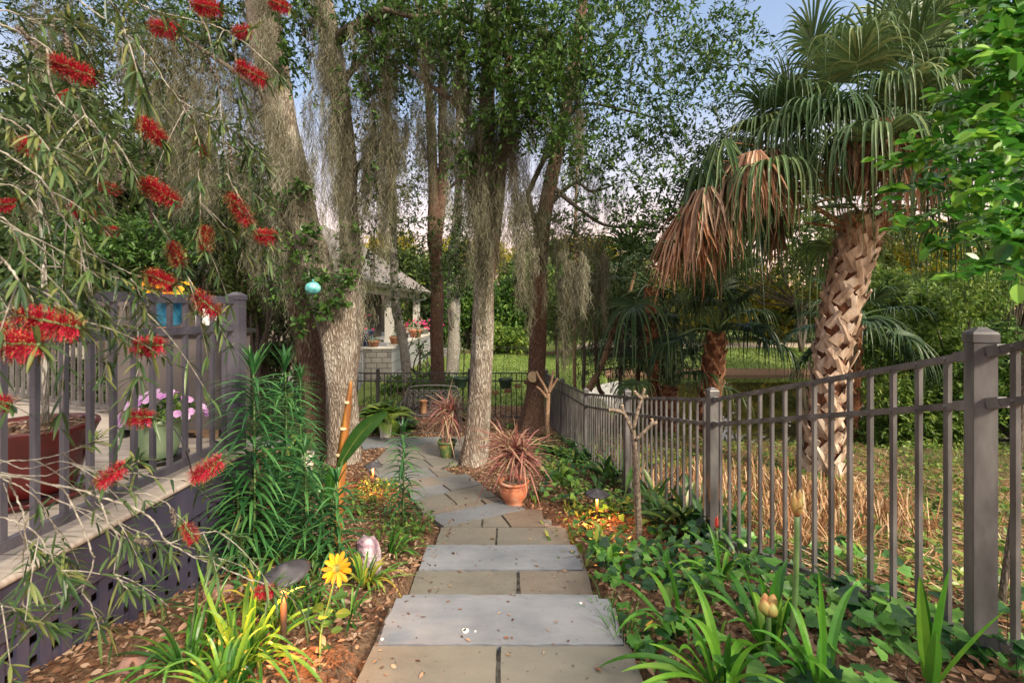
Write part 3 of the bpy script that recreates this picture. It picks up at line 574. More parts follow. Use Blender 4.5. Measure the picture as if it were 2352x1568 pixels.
for p, q in (((-5.0, 15.2), (-5.0, 28.2)), ((-12, 15.2), (-5.0, 15.2)), ((-7.2, 13.9), (-21, 13.9))):
    for o_, z in ((.02, .06), (.06, .11)): b.bar((p[0] + (o_ if p[0] == q[0] else 0), p[1] - (o_ if p[1] == q[1] else 0), ZE + z), (q[0] + (o_ if p[0] == q[0] else 0), q[1] - (o_ if p[1] == q[1] else 0), ZE + z), .06, .05)
b.box((-5.6, 15.3, ZE + .01), (-5.02, 28.1, ZE + .03)); b.build('gutter', M['offwhite'], Hs)
for y, xx in ((16.02, -5.76), (21.2, -5.76), (21.6, -5.76), (27.2, -5.76), (27.7, -5.76)):
    b = MB(); b.box((xx - .13, y - .15, ZP + .12), (xx + .13, y + .15, ZE - .281)); b.box((xx - .16, y - .18, ZP), (xx + .16, y + .18, ZP + .1199)); b.build('column', M['offwhite'], Hs)
b = MB(); b.tube([(-8.0, 14.4, CZ - 2.6), (-8.0, 14.4, ZE)], .05, 8); b.build('downspout', M['offwhite'], Hs)
b = MB(); b.tube([(-5.1, 28.1, ZE + .05), (-5.3, 28.0, ZE - .25), (-5.62, 27.7, ZE - .4)], .045, 8); b.build('downspout', M['offwhite'], Hs)
b = MB(); b.box((-7.39, 20.2, ZP), (-7.36, 21.2, ZP + 2.0)); b.box((-7.39, 22.4, ZP + .5), (-7.36, 24.6, ZP + 1.9)); b.build('window', M['black'], Hs)
Tr = T('terrace', 'raised grey-paved terrace in front of the porch with block retaining wall', 'terrace', (-5, 20, CZ - 2.6))
b = MB(); b.box((-16, 16.9, ZP - 1.4), (-4.72, 30, ZP)); b.box((-6.8, 14.3, ZP - 1.4), (-5.5, 16.9, ZP)) if False else None; b.build('floor', M['paver'], Tr)
b = MB(); b.box((-4.719, 17.3, CZ - 3), (-4.45, 28.5, ZP + .12)); b.build('side_wall', M['block_y'], Tr)
b = MB(); b.box((-5.45, 16.8, CZ - 3), (-4.45, 17.2999, ZP + .06)); b.build('end_pillar', M['block_x'], Tr)
b = MB(); b.box((-4.448, 16.81, CZ - 3), (-4.44, 17.29, ZP + .06)); b.build('pillar_side', M['block_y'], Tr)
b = MB()
for i in range(5): b.box((-5.49 + i * .2198, 16.76, ZP + .061), (-5.49 + (i + 1) * .2198 - .006, 17.299, ZP + .12))
for i in range(26): b.box((-4.76, 17.31 + i * .43, ZP + .121), (-4.41, 17.31 + i * .43 + .422, ZP + .19))
b.build('wall_cap', M['concrete'], Tr)
b = MB(); b.box((-4.44, 24.5, CZ - 3), (-3.3, 25.0, CZ - 2.15)); b.build('low_wall', M['block_x'], Tr)
for i in range(6):
    b = MB(); z = ZP - .17 * (i + 1) + .0; b.box((-7.5, 16.85 - .42 * (i + 1), CZ - 3.2), (-5.46 + .1 * i, 16.85 - .42 * i - .001, z)); b.build('stair', M['paver'], Tr)
b = MB(); a = np.linspace(0, 1, 12)
O = [W(1330, 893, 13.3), W(1352, 876, 14.2), W(1385, 868, 15.2), W(1430, 862, 16), W(1440, 872, 15.2), W(1425, 888, 14.2), W(1395, 908, 13)]
b.poly([(p[0], p[1]) for p in O], CZ - 3.1, [CZ - 2.62, CZ - 2.55, CZ - 2.5, CZ - 2.5, CZ - 2.62, CZ - 2.75, CZ - 2.85]); tag(b.build('spillway', M['concrete']), 'curved pale concrete spillway at the pond corner beyond the fence', 'spillway')

# ================================================================= TREES
DIA = [(0, 0), (.3, .17), (.62, .2), (1, 0), (.62, -.2), (.3, -.17)]
OVAL = [(0, 0), (.15, .2), (.45, .32), (.75, .24), (1, 0), (.75, -.24), (.45, -.32), (.15, -.2)]
def trunk(root, P, mat, n=22, bmp=.05, seed=1, name='trunk', flare=0, K=34):
    """P: list of (px,py,depth,width px)"""
    w = np.array([W(p[0], p[1], p[2]) for p in P]); rad = np.array([p[3] / 2 / F * p[2] for p in P])
    q = smooth_path(np.c_[w, rad], K); pts, rr = q[:, :3], np.maximum(q[:, 3], .004)
    if flare: 
        hh = pts[:, 2] - pts[0, 2]; rr = rr * (1 + flare * np.exp(-np.abs(hh) / .22))
    b = MB(); b.tube(pts, rr, n, bump=bmp, seed=seed); return b.build(name, mat, root, smooth=True)
def cluster(lf, br, c, R, n, per=11, size=.05, tw=.34, down=.0, shape=DIA, attach=None, flat=.6):
    n = int(n * 1.5); size *= 1.34
    """n twigs with leaves inside an ellipsoid"""
    c = np.array(c, float); R = np.array(R, float)
    p = c + usph(n) * (rng.random((n, 1)) ** .5) * R
    d = usph(n) * [1, 1, flat] + (p - c) / (np.linalg.norm(p - c, axis=1)[:, None] + .01) * .5 - [0, 0, down]
    d /= np.linalg.norm(d, axis=1)[:, None]; L = tw * rng.uniform(.6, 1.3, n)
    t = np.linspace(.1, 1, per); pos = p[:, None] + d[:, None] * (L[:, None] * t)[..., None]; pos[..., 2] -= (L[:, None] * t ** 2) * .25
    N = n * per; pos = pos.reshape(-1, 3); dd = np.repeat(d, per, 0) * .6 + usph(N); nn = usph(N) * .7 + [0, 0, 1]
    tone = np.repeat(rng.random(n), per) * .55 + rng.random(N) * .45
    lf.leaves(pos, dd, nn, size * rng.uniform(.55, 1.45, N), shape, tone)
    if br is not None:
        br.ribbons(p, d, L, .008, K=4, droop=.25, prof=[1, .4])
        if attach is not None:
            for i in range(0, n, 9):
                a = np.array(attach); m_ = (a + p[i]) / 2 + rng.normal(0, .12, 3); br.tube(smooth_path([a, m_, p[i]], 7), np.linspace(.016, .004, 7), 5, cap=False)
def limb(br, P, K=14, n=7, seed=0):
    w = np.array([W(*p[:3]) for p in P]); rad = np.array([p[3] / 2 / F * p[2] for p in P]); q = smooth_path(np.c_[w, rad], K); br.tube(q[:, :3], np.maximum(q[:, 3], .003), n, bump=.08, seed=seed)
def moss(mb, P, n, lo, hi, spread=.08, **kw):
    """tangled moss clinging along the polyline P (world), in patches"""
    P = np.asarray(P, float); t = rng.random(n * 2) * (len(P) - 1); ph = rng.uniform(0, 6, 3); keep = (np.sin(t * 5.3 + ph[0]) + .8 * np.sin(t * 11 + ph[1]) + .6 * np.sin(t * 2.1 + ph[2])) > rng.uniform(-1.4, 1.2, n * 2); t = t[keep]
    i = np.minimum(t.astype(int), len(P) - 2); u = (t - i)[:, None]; m = len(t); base = P[i] * (1 - u) + P[i + 1] * u + np.c_[rng.normal(0, spread, (m, 2)), np.zeros(m)]
    for q in range(6): k = slice(q * m // 6, (q + 1) * m // 6); strands(mb, base[k], rng.uniform(lo * .4, min(hi, .45), len(base[k])), .0052, rng.uniform(-.3, .3))
def drape(mb, px, py, d, wpx, hpx, n):       # irregular beards of moss hanging below (px,py): short tangled strands stacked into ragged tails
    a, b_ = W(px - wpx / 2, py, d), W(px + wpx / 2, py, d); L = hpx / F * d; k = max(3, int(wpx / 8)); n = int(n * 1.9)
    for j in range(k):
        u = rng.random(); c = a + (b_ - a) * u - [0, 0, rng.uniform(-.15, .35) * L]; c = c + rng.normal(0, .05, 3) * [1, 1.5, 0]; l = L * rng.uniform(.15, 1.0) ; m = max(8, int(n / k * (l / L + .25)))
        f = rng.random(m) ** 1.2; sway = np.cumsum(rng.normal(0, .012, (12, 2)), 0); sx = np.interp(f, np.linspace(0, 1, 12), sway[:, 0]); sy = np.interp(f, np.linspace(0, 1, 12), sway[:, 1])
        r_ = rng.uniform(.015, .038) * (1 - .75 * f); base = c + np.c_[sx + rng.normal(0, 1, m) * r_, sy + rng.normal(0, 1, m) * r_, -f * l]
        strands(mb, base, rng.uniform(.07, .24, m) * min(1.4, .6 + l), .0058, rng.uniform(-.3, .3))
def strands(mb, base, L, wd, tone0, K=9, wig=.05):
    n = len(base); tt = np.linspace(0, 1, K); c = base[:, None] + np.zeros((n, K, 3)); c[..., 2] -= L[:, None] * tt
    wk = np.cumsum(rng.normal(0, wig, (n, K, 3)) * [1, 1, .5], axis=1); wk[:, 0] = 0; c += wk * L[:, None, None] ** .75 * 1.1
    th = rng.random(n) * 3.14; sd_ = np.stack([np.cos(th), np.sin(th) * .6, np.zeros(n)], -1); hw = wd / 2 * (1 - .5 * tt)[None, :, None]
    v = np.stack([c - sd_[:, None] * hw, c + sd_[:, None] * hw], 2); ii = (np.arange(n) * K * 2)[:, None] + (np.arange(K - 1) * 2)[None]
    mb.add(v.reshape(-1, 3), None, np.stack([ii, ii + 1, ii + 3, ii + 2], -1).reshape(-1, 4), np.repeat(np.clip(rng.random(n) * .7 + .15 + tone0, 0, 1), K * 2))
def around(P, n, out=1.0):                   # points round a trunk given as (px,py,d,w)
    w = np.array([W(*p[:3]) for p in P]); return w
OAK = 'large moss-hung oaks standing in the garden'
def sprout(lf, px, py, d, n, s=.06):          # leafy epicormic shoots on trunks
    c = W(px, py, d); cluster(lf, None, c, (.07, .07, .09), n, 6, s, .12, shape=OVAL)

# ---- oak with twin massive trunks (left of the path)
t = T('oak_tree', 'massive oak with a pale cracked forking trunk just left of the path', 'tree', W(795, 1085, 6.6))
b = None
A = [(792, 1100, 6.6, 84), (791, 1040, 6.6, 70), (786, 930, 6.6, 68), (776, 800, 6.6, 70), (752, 700, 6.55, 66), (722, 600, 6.5, 66), (692, 480, 6.5, 64), (672, 380, 6.5, 60), (657, 290, 6.5, 52), (644, 180, 6.5, 42), (630, 60, 6.5, 38), (612, -120, 6.5, 34)]
B = [(796, 900, 6.6, 40), (803, 800, 6.65, 50), (807, 700, 6.7, 52), (807, 600, 6.7, 46), (800, 480, 6.7, 42), (795, 350, 6.7, 42), (780, 220, 6.7, 42), (758, 90, 6.7, 42), (738, -20, 6.7, 42), (715, -150, 6.7, 40)]
trunk(t, A, M['oakbark'], 30, .05, 3, flare=.08, K=60); trunk(t, B, M['oakbark'], 24, .06, 5, K=50)
trunk(t, [(655, 300, 6.5, 55), (625, 200, 6.5, 48), (600, 80, 6.5, 46), (575, -120, 6.5, 40)], M['oakbark'], 18, .06, 8, K=26)
lf, br, ms = MB(), MB(), MB()
limb(br, [(760, 100, 6.7, 34), (820, 60, 6.4, 26), (900, 20, 6.2, 20), (960, -40, 6, 14)]); limb(br, [(654, 262, 6.5, 20), (560, 180, 6.8, 14), (430, 90, 7, 9), (330, 20, 7.2, 5)])
limb(br, [(800, 420, 6.7, 14), (860, 340, 6.5, 10), (930, 330, 6.4, 5)]); limb(br, [(780, 200, 6.7, 18), (850, 120, 6.6, 12), (930, 110, 6.5, 8), (1010, 170, 6.4, 4)])
for px, py, d, rx, rz, n in ((860, 40, 6.4, .5, .35, 90), (900, 150, 6.5, .5, .35, 60), (700, 20, 6.4, .35, .4, 40), (480, 60, 7.2, .7, .6, 90), (340, 30, 7.4, .8, .6, 120), (640, 640, 6.4, .22, .3, 22), (690, 560, 6.2, .15, .3, 16),
                           (745, 650, 6.2, .2, .3, 26), (650, 470, 6.2, .12, .25, 12), (840, 220, 6.4, .35, .5, 50), (700, 120, 6.5, .3, .7, 40), (870, 400, 6.6, .35, .6, 40), (600, 420, 6.8, .3, .6, 40), (830, 560, 6.5, .2, .3, 22)):
    cluster(lf, br, W(px, py, d), (rx, rx, rz), n, 10, .055, .3)
for px, py in ((690, 430), (775, 690), (720, 640), (690, 740), (735, 720), (800, 640), (712, 540), (650, 120)): sprout(lf, px, py, 6.1, 7)
for P, n in ((A, 3200), (B, 3200)):
    w_ = np.array([W(*p[:3]) for p in P if p[1] < 520]) - [0, .25, 0]; moss(ms, w_, n, .15, .75, .075)
for a in ((720, 240, 6.2, 90, 330, 900), (660, 270, 6.3, 80, 300, 900), (850, 60, 6.2, 120, 300, 900), (880, 200, 6.3, 60, 420, 1100), (905, 260, 6.3, 40, 260, 400), (740, 60, 6.3, 80, 300, 700), (805, 250, 6.3, 60, 500, 900), (560, 160, 6.7, 120, 260, 700), (460, 100, 6.9, 120, 260, 600), (350, 0, 7, 160, 220, 600), (650, 500, 6.3, 50, 260, 350), (500, 300, 7.5, 80, 280, 400), (870, 420, 6.4, 60, 260, 500), (590, 420, 6.6, 60, 300, 500), (780, 480, 6.3, 70, 230, 400)):
    drape(ms, *a)
lf.build('crown', M['oak'], t); br.build('branches', M['branch'], t, True); ms.build('hanging_moss', M['moss'], t)
t = T('oak_tree', 'leaning brownish oak at the left of the big pale forked oak', 'tree', W(738, 1062, 7.2))
A = [(738, 1070, 7.2, 60), (728, 960, 7.2, 54), (716, 850, 7.2, 54), (703, 760, 7.2, 52), (688, 680, 7.2, 50), (668, 580, 7.2, 50), (650, 480, 7.2, 46), (636, 380, 7.2, 42), (624, 260, 7.2, 38), (604, 120, 7.2, 34), (585, -120, 7.2, 30)]
trunk(t, A, M['redbark'], 22, .05, 13, flare=.2, K=50)
trunk(t, [(735, 1000, 7.3, 40), (732, 880, 7.3, 44), (722, 760, 7.35, 42), (712, 640, 7.4, 38), (704, 560, 7.4, 30)], M['oakbark'], 20, .06, 15, K=30)
lf, br, ms = MB(), MB(), MB(); moss(ms, np.array([W(*p[:3]) for p in A if p[1] < 700]) - [0, .2, 0], 1400, .15, .6, .09)
limb(br, [(612, 200, 7.2, 22), (520, 120, 7.6, 14), (400, 60, 8, 8)])
for px, py, d, rx, rz, n in ((560, 60, 7.6, .7, .6, 90), (430, 150, 8, .8, .6, 110), (250, 120, 8.4, .9, .9, 150), (120, 60, 8.4, .9, .9, 150), (590, 300, 7.5, .35, .6, 40)): cluster(lf, br, W(px, py, d), (rx, rx, rz), n, 10, .055, .32)
for a in ((520, 130, 7.2, 160, 320, 800), (420, 90, 7.6, 120, 300, 500), (280, 20, 8, 160, 240, 500), (100, 0, 8, 160, 160, 500), (600, 380, 7, 50, 360, 400)): drape(ms, *a)
for k in range(34): drape(ms, rng.uniform(20, 640), rng.uniform(-30, 420), rng.uniform(6.8, 8.5), rng.uniform(20, 70), rng.uniform(80, 280), 260)
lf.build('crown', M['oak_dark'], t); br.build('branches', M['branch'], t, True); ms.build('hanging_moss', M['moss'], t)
# ---- centre oak, beside the green pot
t = T('oak_tree', 'central oak with flared grey-brown base beside the green pot on the patio', 'tree', W(1088, 1085, 6.5))
A = [(1086, 1092, 6.5, 72), (1088, 1068, 6.5, 66), (1094, 1010, 6.5, 55), (1101, 930, 6.5, 52), (1106, 840, 6.5, 50), (1110, 740, 6.5, 48), (1112, 640, 6.5, 46), (1113, 540, 6.5, 44), (1113, 430, 6.5, 40), (1116, 300, 6.5, 36), (1122, 150, 6.5, 32), (1128, 30, 6.5, 30), (1130, -140, 6.5, 26)]
trunk(t, A, M['oakbark'], 26, .05, 21, flare=.12, K=56)
trunk(t, [(1128, 640, 6.55, 22), (1140, 520, 6.6, 26), (1150, 400, 6.65, 26), (1160, 280, 6.7, 22), (1168, 120, 6.8, 18), (1170, -100, 6.8, 14)], M['redbark'], 14, .08, 22, K=30)
lf, br, ms = MB(), MB(), MB()
limb(br, [(1118, 330, 6.5, 20), (1060, 250, 6.2, 14), (980, 190, 6, 9), (930, 150, 6, 5)]); limb(br, [(1122, 200, 6.5, 22), (1200, 140, 6.2, 14), (1300, 110, 6, 8)]); limb(br, [(1126, 80, 6.5, 20), (1040, 30, 6, 14), (960, 40, 5.8, 12), (880, 20, 5.6, 10)])
for px, py, d, rx, rz, n in ((1080, 90, 5.8, .6, .35, 80), (1200, 60, 5.8, .6, .35, 100), (1170, 160, 5.7, .5, .35, 90), (1240, 210, 5.7, .5, .35, 90), (1130, 20, 5.6, .8, .3, 80), (1010, 60, 5.9, .5, .3, 50), (1060, 160, 5.9, .35, .3, 30), (1180, 260, 5.7, .4, .25, 60), (1320, 120, 5.9, .5, .4, 90), (960, 20, 6, .6, .4, 60), (880, 120, 6.2, .4, .5, 40), (1290, 330, 6, .4, .4, 40), (1080, 330, 6, .3, .4, 26)):
    cluster(lf, br, W(px, py, d), (rx, rx, rz), n, 10, .055, .3)
for px, py in ((1060, 100), (1085, 380)): sprout(lf, px, py, 6.1, 8)
moss(ms, np.array([W(*p[:3]) for p in A if p[1] < 560]) - [0, .2, 0], 1500, .2, .9, .10)
for a in ((1100, 230, 6.2, 70, 330, 1100), (1130, 300, 6.2, 60, 420, 1300), (1160, 240, 6.2, 60, 230, 900), (1080, 290, 6.3, 40, 200, 500), (1105, 420, 6.1, 46, 300, 900), (1150, 400, 6.2, 50, 150, 400), (1240, 60, 6, 60, 130, 500), (1000, 80, 6, 60, 220, 400), (1045, 160, 6, 40, 300, 400), (1185, 300, 6.2, 50, 260, 600), (1200, 430, 6.3, 40, 200, 500)): drape(ms, *a)
for k in range(26): drape(ms, rng.uniform(830, 1330), rng.uniform(-20, 330), rng.uniform(6.2, 7.5), rng.uniform(20, 60), rng.uniform(80, 260), 300)
lf.build('crown', M['oak'], t); br.build('branches', M['branch'], t, True); ms.build('hanging_moss', M['moss'], t)
# ---- right oak with the sawn limb scar
t = T('oak_tree', 'reddish-brown oak with a round sawn limb scar near the fence corner', 'tree', W(1222, 975, 9))
A = [(1221, 990, 9, 66), (1222, 965, 9, 54), (1228, 910, 9, 42), (1232, 850, 9, 38), (1236, 760, 9, 38), (1238, 680, 9, 39), (1240, 600, 9, 36), (1250, 500, 9, 34), (1264, 420, 9, 32), (1282, 340, 9, 30), (1302, 240, 9, 28), (1322, 120, 9, 26), (1338, 10, 9, 24), (1345, -120, 9, 20)]
trunk(t, A, M['redbark'], 24, .06, 31, flare=.15, K=56)
b = MB(); c = W(1226, 864, 8.75); b.tube([c, c + [-.02, -.07, 0]], [.14, .12], 16, bump=.05); b.build('limb_stub', M['redbark'], t, True)
b = MB(); b.tube([c + [-.02, -.071, 0], c + [-.021, -.078, 0]], [.105, .10], 16); b.build('sawn_face', M['cutwood'], t)
lf, br, ms = MB(), MB(), MB()
limb(br, [(1212, 445, 8.0, 12), (1240, 385, 8.0, 13), (1268, 330, 8, 14), (1288, 290, 8, 14), (1300, 255, 8, 11), (1330, 170, 7.8, 7), (1350, 90, 7.6, 4)]); limb(br, [(1246, 560, 9, 18), (1226, 500, 8.4, 14), (1212, 445, 8, 12)])
limb(br, [(1290, 288, 8, 9), (1340, 240, 7.8, 7), (1420, 250, 7.6, 6), (1500, 270, 7.4, 4)]); limb(br, [(1270, 430, 9, 14), (1330, 480, 8.6, 9), (1400, 520, 8.4, 7), (1500, 515, 8.2, 4)]); limb(br, [(1260, 470, 9, 14), (1320, 420, 8.8, 9), (1360, 440, 8.6, 7), (1420, 420, 8.6, 4)])
RC = [(1620, 150), (1640, 60), (1600, 250), (1650, 330), (1600, 420), (1620, 520), (1580, 600), (1700, 120), (1500, 560), (1400, 80), (1480, 60), (1560, 110), (1440, 180), (1530, 220), (1370, 220), (1480, 300), (1400, 310), (1560, 330), (1330, 180), (1450, 400), (1540, 420), (1380, 400), (1300, 60), (1350, 20), (1500, -10), (1400, -60), (1280, 300), (1240, 140), (1500, 480), (1420, 490), (1330, 330), (1560, 520)]
for k, (px, py) in enumerate(RC): cluster(lf, br, W(px, py, rng.uniform(6.2, 7.6)), (.5, .5, .34), 44 if py < 380 else 34, 10, .052, .32)
for px, py, n in ((1330, 560, 50), (1210, 500, 30), (1280, 520, 40), (1440, 560, 40)): cluster(lf, br, W(px, py, 8.5), (.5, .4, .3), n, 10, .055, .3)
for a in ((1290, 500, 8, 90, 220, 600), (1340, 540, 7.6, 90, 200, 500), (1370, 560, 7.6, 70, 160, 400), (1295, 560, 6.6, 36, 210, 900), (1320, 560, 6.6, 30, 170, 700), (1240, 380, 7.6, 50, 260, 500), (1340, 360, 8, 80, 120, 400), (1400, 420, 8, 100, 120, 400), (1290, 230, 7.8, 60, 120, 300), (1210, 540, 6.4, 40, 180, 500), (1260, 330, 7.8, 50, 200, 400), (1230, 40, 7, 60, 220, 500)): drape(ms, *a)
lf.build('crown', M['oak'], t); br.build('branches', M['branch'], t, True); ms.build('hanging_moss', M['moss'], t)
# ---- trunks just beyond the far fence
t = T('oak_tree', 'thin crooked grey trunk beyond the bench, left of the straight dark one', 'tree', W(936, 935, 12))
A = [(938, 935, 12, 25), (934, 860, 12, 22), (928, 800, 12, 20), (917, 740, 12, 20), (908, 690, 12, 18), (905, 600, 12, 18), (903, 520, 12, 19), (900, 430, 12, 18), (892, 320, 12, 17), (885, 200, 12, 16), (875, 60, 12, 14), (870, -100, 12, 12)]
trunk(t, A, M['greybark'], 14, .08, 41, K=44); lf, br, ms = MB(), MB(), MB()
for px, py, n in ((905, 480, 50), (870, 330, 60), (930, 430, 50), (955, 520, 50), (840, 450, 60), (930, 560, 40), (870, 130, 80), (960, 640, 30), (945, 700, 20), (880, 660, 25)): cluster(lf, br, W(px, py, 11.6), (.6, .4, .6), n, 9, .06, .4)
for a in ((880, 250, 11.6, 60, 420, 900), (900, 330, 11.5, 60, 300, 500), (830, 620, 11.6, 40, 90, 120), (910, 640, 11.6, 30, 60, 100)): drape(ms, *a)
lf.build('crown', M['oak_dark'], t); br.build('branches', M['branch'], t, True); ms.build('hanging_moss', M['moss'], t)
t = T('oak_tree', 'straight dark red-brown trunk rising right behind the iron bench', 'tree', W(1006, 905, 12))
A = [(1007, 930, 12, 36), (1005, 890, 12, 32), (1004, 800, 12, 30), (1004, 700, 12, 29), (1002, 600, 12, 28), (1000, 540, 12, 34), (996, 430, 12, 24), (992, 330, 12, 22), (985, 220, 12, 20), (975, 120, 12, 17), (960, 10, 12, 15), (950, -120, 12, 12)]
trunk(t, A, M['redbark'], 16, .06, 43, K=46, flare=.2); trunk(t, [(1007, 560, 12, 16), (1013, 480, 12, 22), (1018, 380, 12, 23), (1016, 260, 12, 20), (1018, 130, 12, 17), (1022, 0, 12, 14), (1024, -120, 12, 10)], M['redbark'], 12, .06, 44, K=30)
lf, br, ms = MB(), MB(), MB(); limb(br, [(1016, 445, 12, 6), (1040, 425, 11.8, 8), (1065, 400, 11.6, 5)]); limb(br, [(985, 190, 12, 12), (940, 110, 11.6, 9), (880, 60, 11.2, 8), (820, 40, 11, 6)])
for px, py, n in ((1010, 90, 90), (960, 220, 70), (1050, 330, 60), (960, 330, 50), (930, 60, 90), (1050, 200, 70), (1060, 520, 40), (950, 390, 30), (1050, 560, 50), (1040, 620, 40)): cluster(lf, br, W(px, py, 11.5), (.6, .4, .55), n, 9, .06, .4)
for a in ((1010, 130, 11.5, 50, 340, 700), (985, 260, 11.5, 30, 220, 400), (1040, 250, 11.5, 50, 240, 400)): drape(ms, *a)
lf.build('crown', M['oak_dark'], t); br.build('branches', M['branch'], t, True); ms.build('hanging_moss', M['moss'], t)
t = T('oak_tree', 'pale grey knobbly trunk between the dark one and the central oak', 'tree', W(1042, 872, 15))
A = [(1036, 880, 15, 40), (1040, 840, 15, 30), (1042, 800, 15, 29), (1043, 740, 15, 28), (1040, 700, 15, 29), (1040, 640, 15, 26), (1045, 560, 15, 24), (1052, 470, 15, 20), (1056, 330, 15, 18), (1058, 150, 15, 16), (1060, -100, 15, 12)]
trunk(t, A, M['greybark'], 16, .10, 47, K=44, flare=.1); lf, br, ms = MB(), MB(), MB()
for px, py, n in ((1045, 640, 60), (1050, 580, 60), (1060, 480, 60), (1070, 380, 50), (1030, 720, 14), (1062, 210, 70)): cluster(lf, br, W(px, py, 14.6), (.6, .4, .6), n, 9, .07, .4, attach=W(1050, py + 45, 14.9)); limb(br, [(1050, py + 60, 15, 6), (px, py + 10, 14.7, 4), (px + 12, py - 60, 14.6, 2)])
for a in ((1050, 430, 14.6, 60, 240, 400), (1055, 560, 14.6, 50, 110, 200)): drape(ms, *a)
lf.build('crown', M['oak'], t); br.build('branches', M['branch'], t, True); ms.build('hanging_moss', M['moss'], t)
# ---- slender trees beyond the right fence, by the spillway
def slender(P, label, bark, clus, leafm, seed, mossd=()):
    t = T('slender_tree', label, 'tree', W(*P[0][:3])); trunk(t, P, bark, 10, .06, seed, K=26); lf, br, ms = MB(), MB(), MB()
    for px, py, d, n in clus: cluster(lf, br, W(px, py, d), (.5, .4, .45), n, 9, .06, .35)
    lf.build('crown', leafm, t); br.build('branches', M['branch'], t)
    for a in mossd: drape(ms, *a)
    if mossd: ms.build('hanging_moss', M['moss'], t)
slender([(1320, 893, 12, 8), (1319, 800, 12, 9), (1318, 720, 12, 9), (1322, 620, 12, 8), (1322, 500, 12, 7), (1325, 380, 12, 5)], 'yellowish slender straight trunk rising left of the spillway', M['sapling'], [(1325, 400, 12, 40), (1330, 480, 12, 40)], M['oak'], 51)
slender([(1352, 896, 11, 16), (1372, 860, 11, 15), (1392, 810, 11, 14), (1408, 760, 11, 13), (1422, 730, 11, 12), (1440, 690, 11, 10), (1460, 620, 11, 8)], 'yellow-grey leaning trunk slanting up to the right over the spillway', M['sapling'], [(1450, 600, 11, 50), (1420, 640, 11, 30), (1480, 560, 11, 50)], M['oak_dark'], 52)
slender([(1385, 905, 11.4, 12), (1374, 885, 11.4, 10), (1369, 820, 11.4, 8), (1366, 760, 11.4, 7), (1360, 700, 11.4, 5)], 'thin reddish trunk with a hooked base beside the spillway', M['redbark'], [(1360, 690, 11.4, 50), (1350, 620, 11.4, 60), (1400, 660, 11.4, 40)], M['oak_dark'], 53)
slender([(1340, 893, 11, 9), (1342, 830, 11, 8), (1341, 770, 11, 7), (1345, 700, 11, 5)], 'dark thin straight trunk at the left edge of the spillway', M['branch'], [(1340, 690, 11, 50), (1380, 600, 11, 60), (1335, 740, 11, 20)], M['oak_dark'], 54)
slender([(1281, 870, 13, 8), (1280, 820, 13, 8), (1277, 760, 13, 7), (1280, 720, 13, 6)], 'small dark tree with a forked trunk on the lawn edge, right of the sawn oak', M['branch'], [(1278, 740, 13, 60), (1290, 700, 13, 70), (1265, 680, 13, 50)], M['olive'], 55)
def conifer(px, py, d, h, label, lean=0):
    base = W(px, py, d); t = T('cedar_tree', label, 'tree', base); b = MB(); top = base + [lean, 0, h]; b.tube(smooth_path([base - [0, 0, .1], base + [lean * .3, .05, h * .5], top], 14), np.linspace(.07, .015, 14), 9, bump=.1); b.build('trunk', M['redbark'], t, True)
    lf, br = MB(), MB()
    for k in range(60):
        f = rng.uniform(.28, 1); a = rng.uniform(0, 6.28); p = base + np.array([lean * f, 0, h * f]); L = (1.15 - f) * 1.5 + .2; d_ = np.array([math.cos(a), math.sin(a), rng.uniform(-.25, .2)])
        br.tube([p, p + d_ * L * .5 - [0, 0, .03], p + d_ * L - [0, 0, .12]], [.014, .009, .004], 5)
        n = 46; tt = rng.uniform(.25, 1.05, n); q = p + d_ * (L * tt)[:, None] + rng.normal(0, .09, (n, 3)); lf.ribbons(q, d_ * .6 + usph(n) * .7 - [0, 0, .3], rng.uniform(.08, .18, n), .022, K=3, droop=.3, prof=[.6, 1, .2])
    lf.build('crown', M['cedar'], t); br.build('branches', M['branch'], t)
conifer(1462, 925, 10.2, 2.6, 'dark feathery cedar beside the pond with a leaning bare trunk', .35); conifer(1490, 925, 11, 2.2, 'dark cedar right of the leaning-trunk cedar behind the small palms', .2); conifer(1425, 905, 12.5, 2.4, 'dark cedar furthest left of the pondside cedars', .1)

# ---- background trees and shrubs: lumpy crowns of small leaves on a trunk
def bushy(name, label, cat, base, c, R, n, mat, size=.1, tw=.45, blobs=9, group=None, per=9, shape=DIA, tr=.045, fill=True):
    tr = tr * (1 + R[0] * .3); size *= 1.15
    base = np.array(base, float); c = np.array(c, float); R = np.array(R, float); t = T(name, label, cat, base, group)
    lf, br = MB(), MB(); bl = []
    blobs = int(blobs * 1.7)
    for k in range(blobs):
        q = usph(1)[0]; q = c + q * R * rng.uniform(.3, 1.05) * [1.1, 1, 1]; bl.append(q)
    for q in bl: 
        cluster(lf, None, q, R * rng.uniform(.18, .55), int(n / blobs * rng.uniform(.6, 1.3)), per, size, tw, shape=shape)
        
        m_ = base * .35 + q * .65 + np.r_[rng.normal(0, .15, 2), -.15 * R[2]]; m0 = base * .6 + c * [.4, .4, .4] + rng.normal(0, .04, 3); br.tube(smooth_path([base, m0, m_, q], 9), np.linspace(tr, .012, 9), 6)
    lf.build('crown', mat, t); br.build('trunk', M['branch'], t, True); return t
def bpx(label, px, py, wpx, hpx, d, n, mat, size, by=None, name='shrub', cat='shrub', group=None, **k):
    c = W(px, py, d); R = (wpx / 2 / F * d, wpx / 2.6 / F * d, hpx / 2 / F * d); g_ = float(H(c[0], c[1] ))
    bushy(name, label, cat, (c[0], c[1], g_), c, R, n, mat, size, group=group, **k)
TB = 'trees closing the view beyond the lawn'
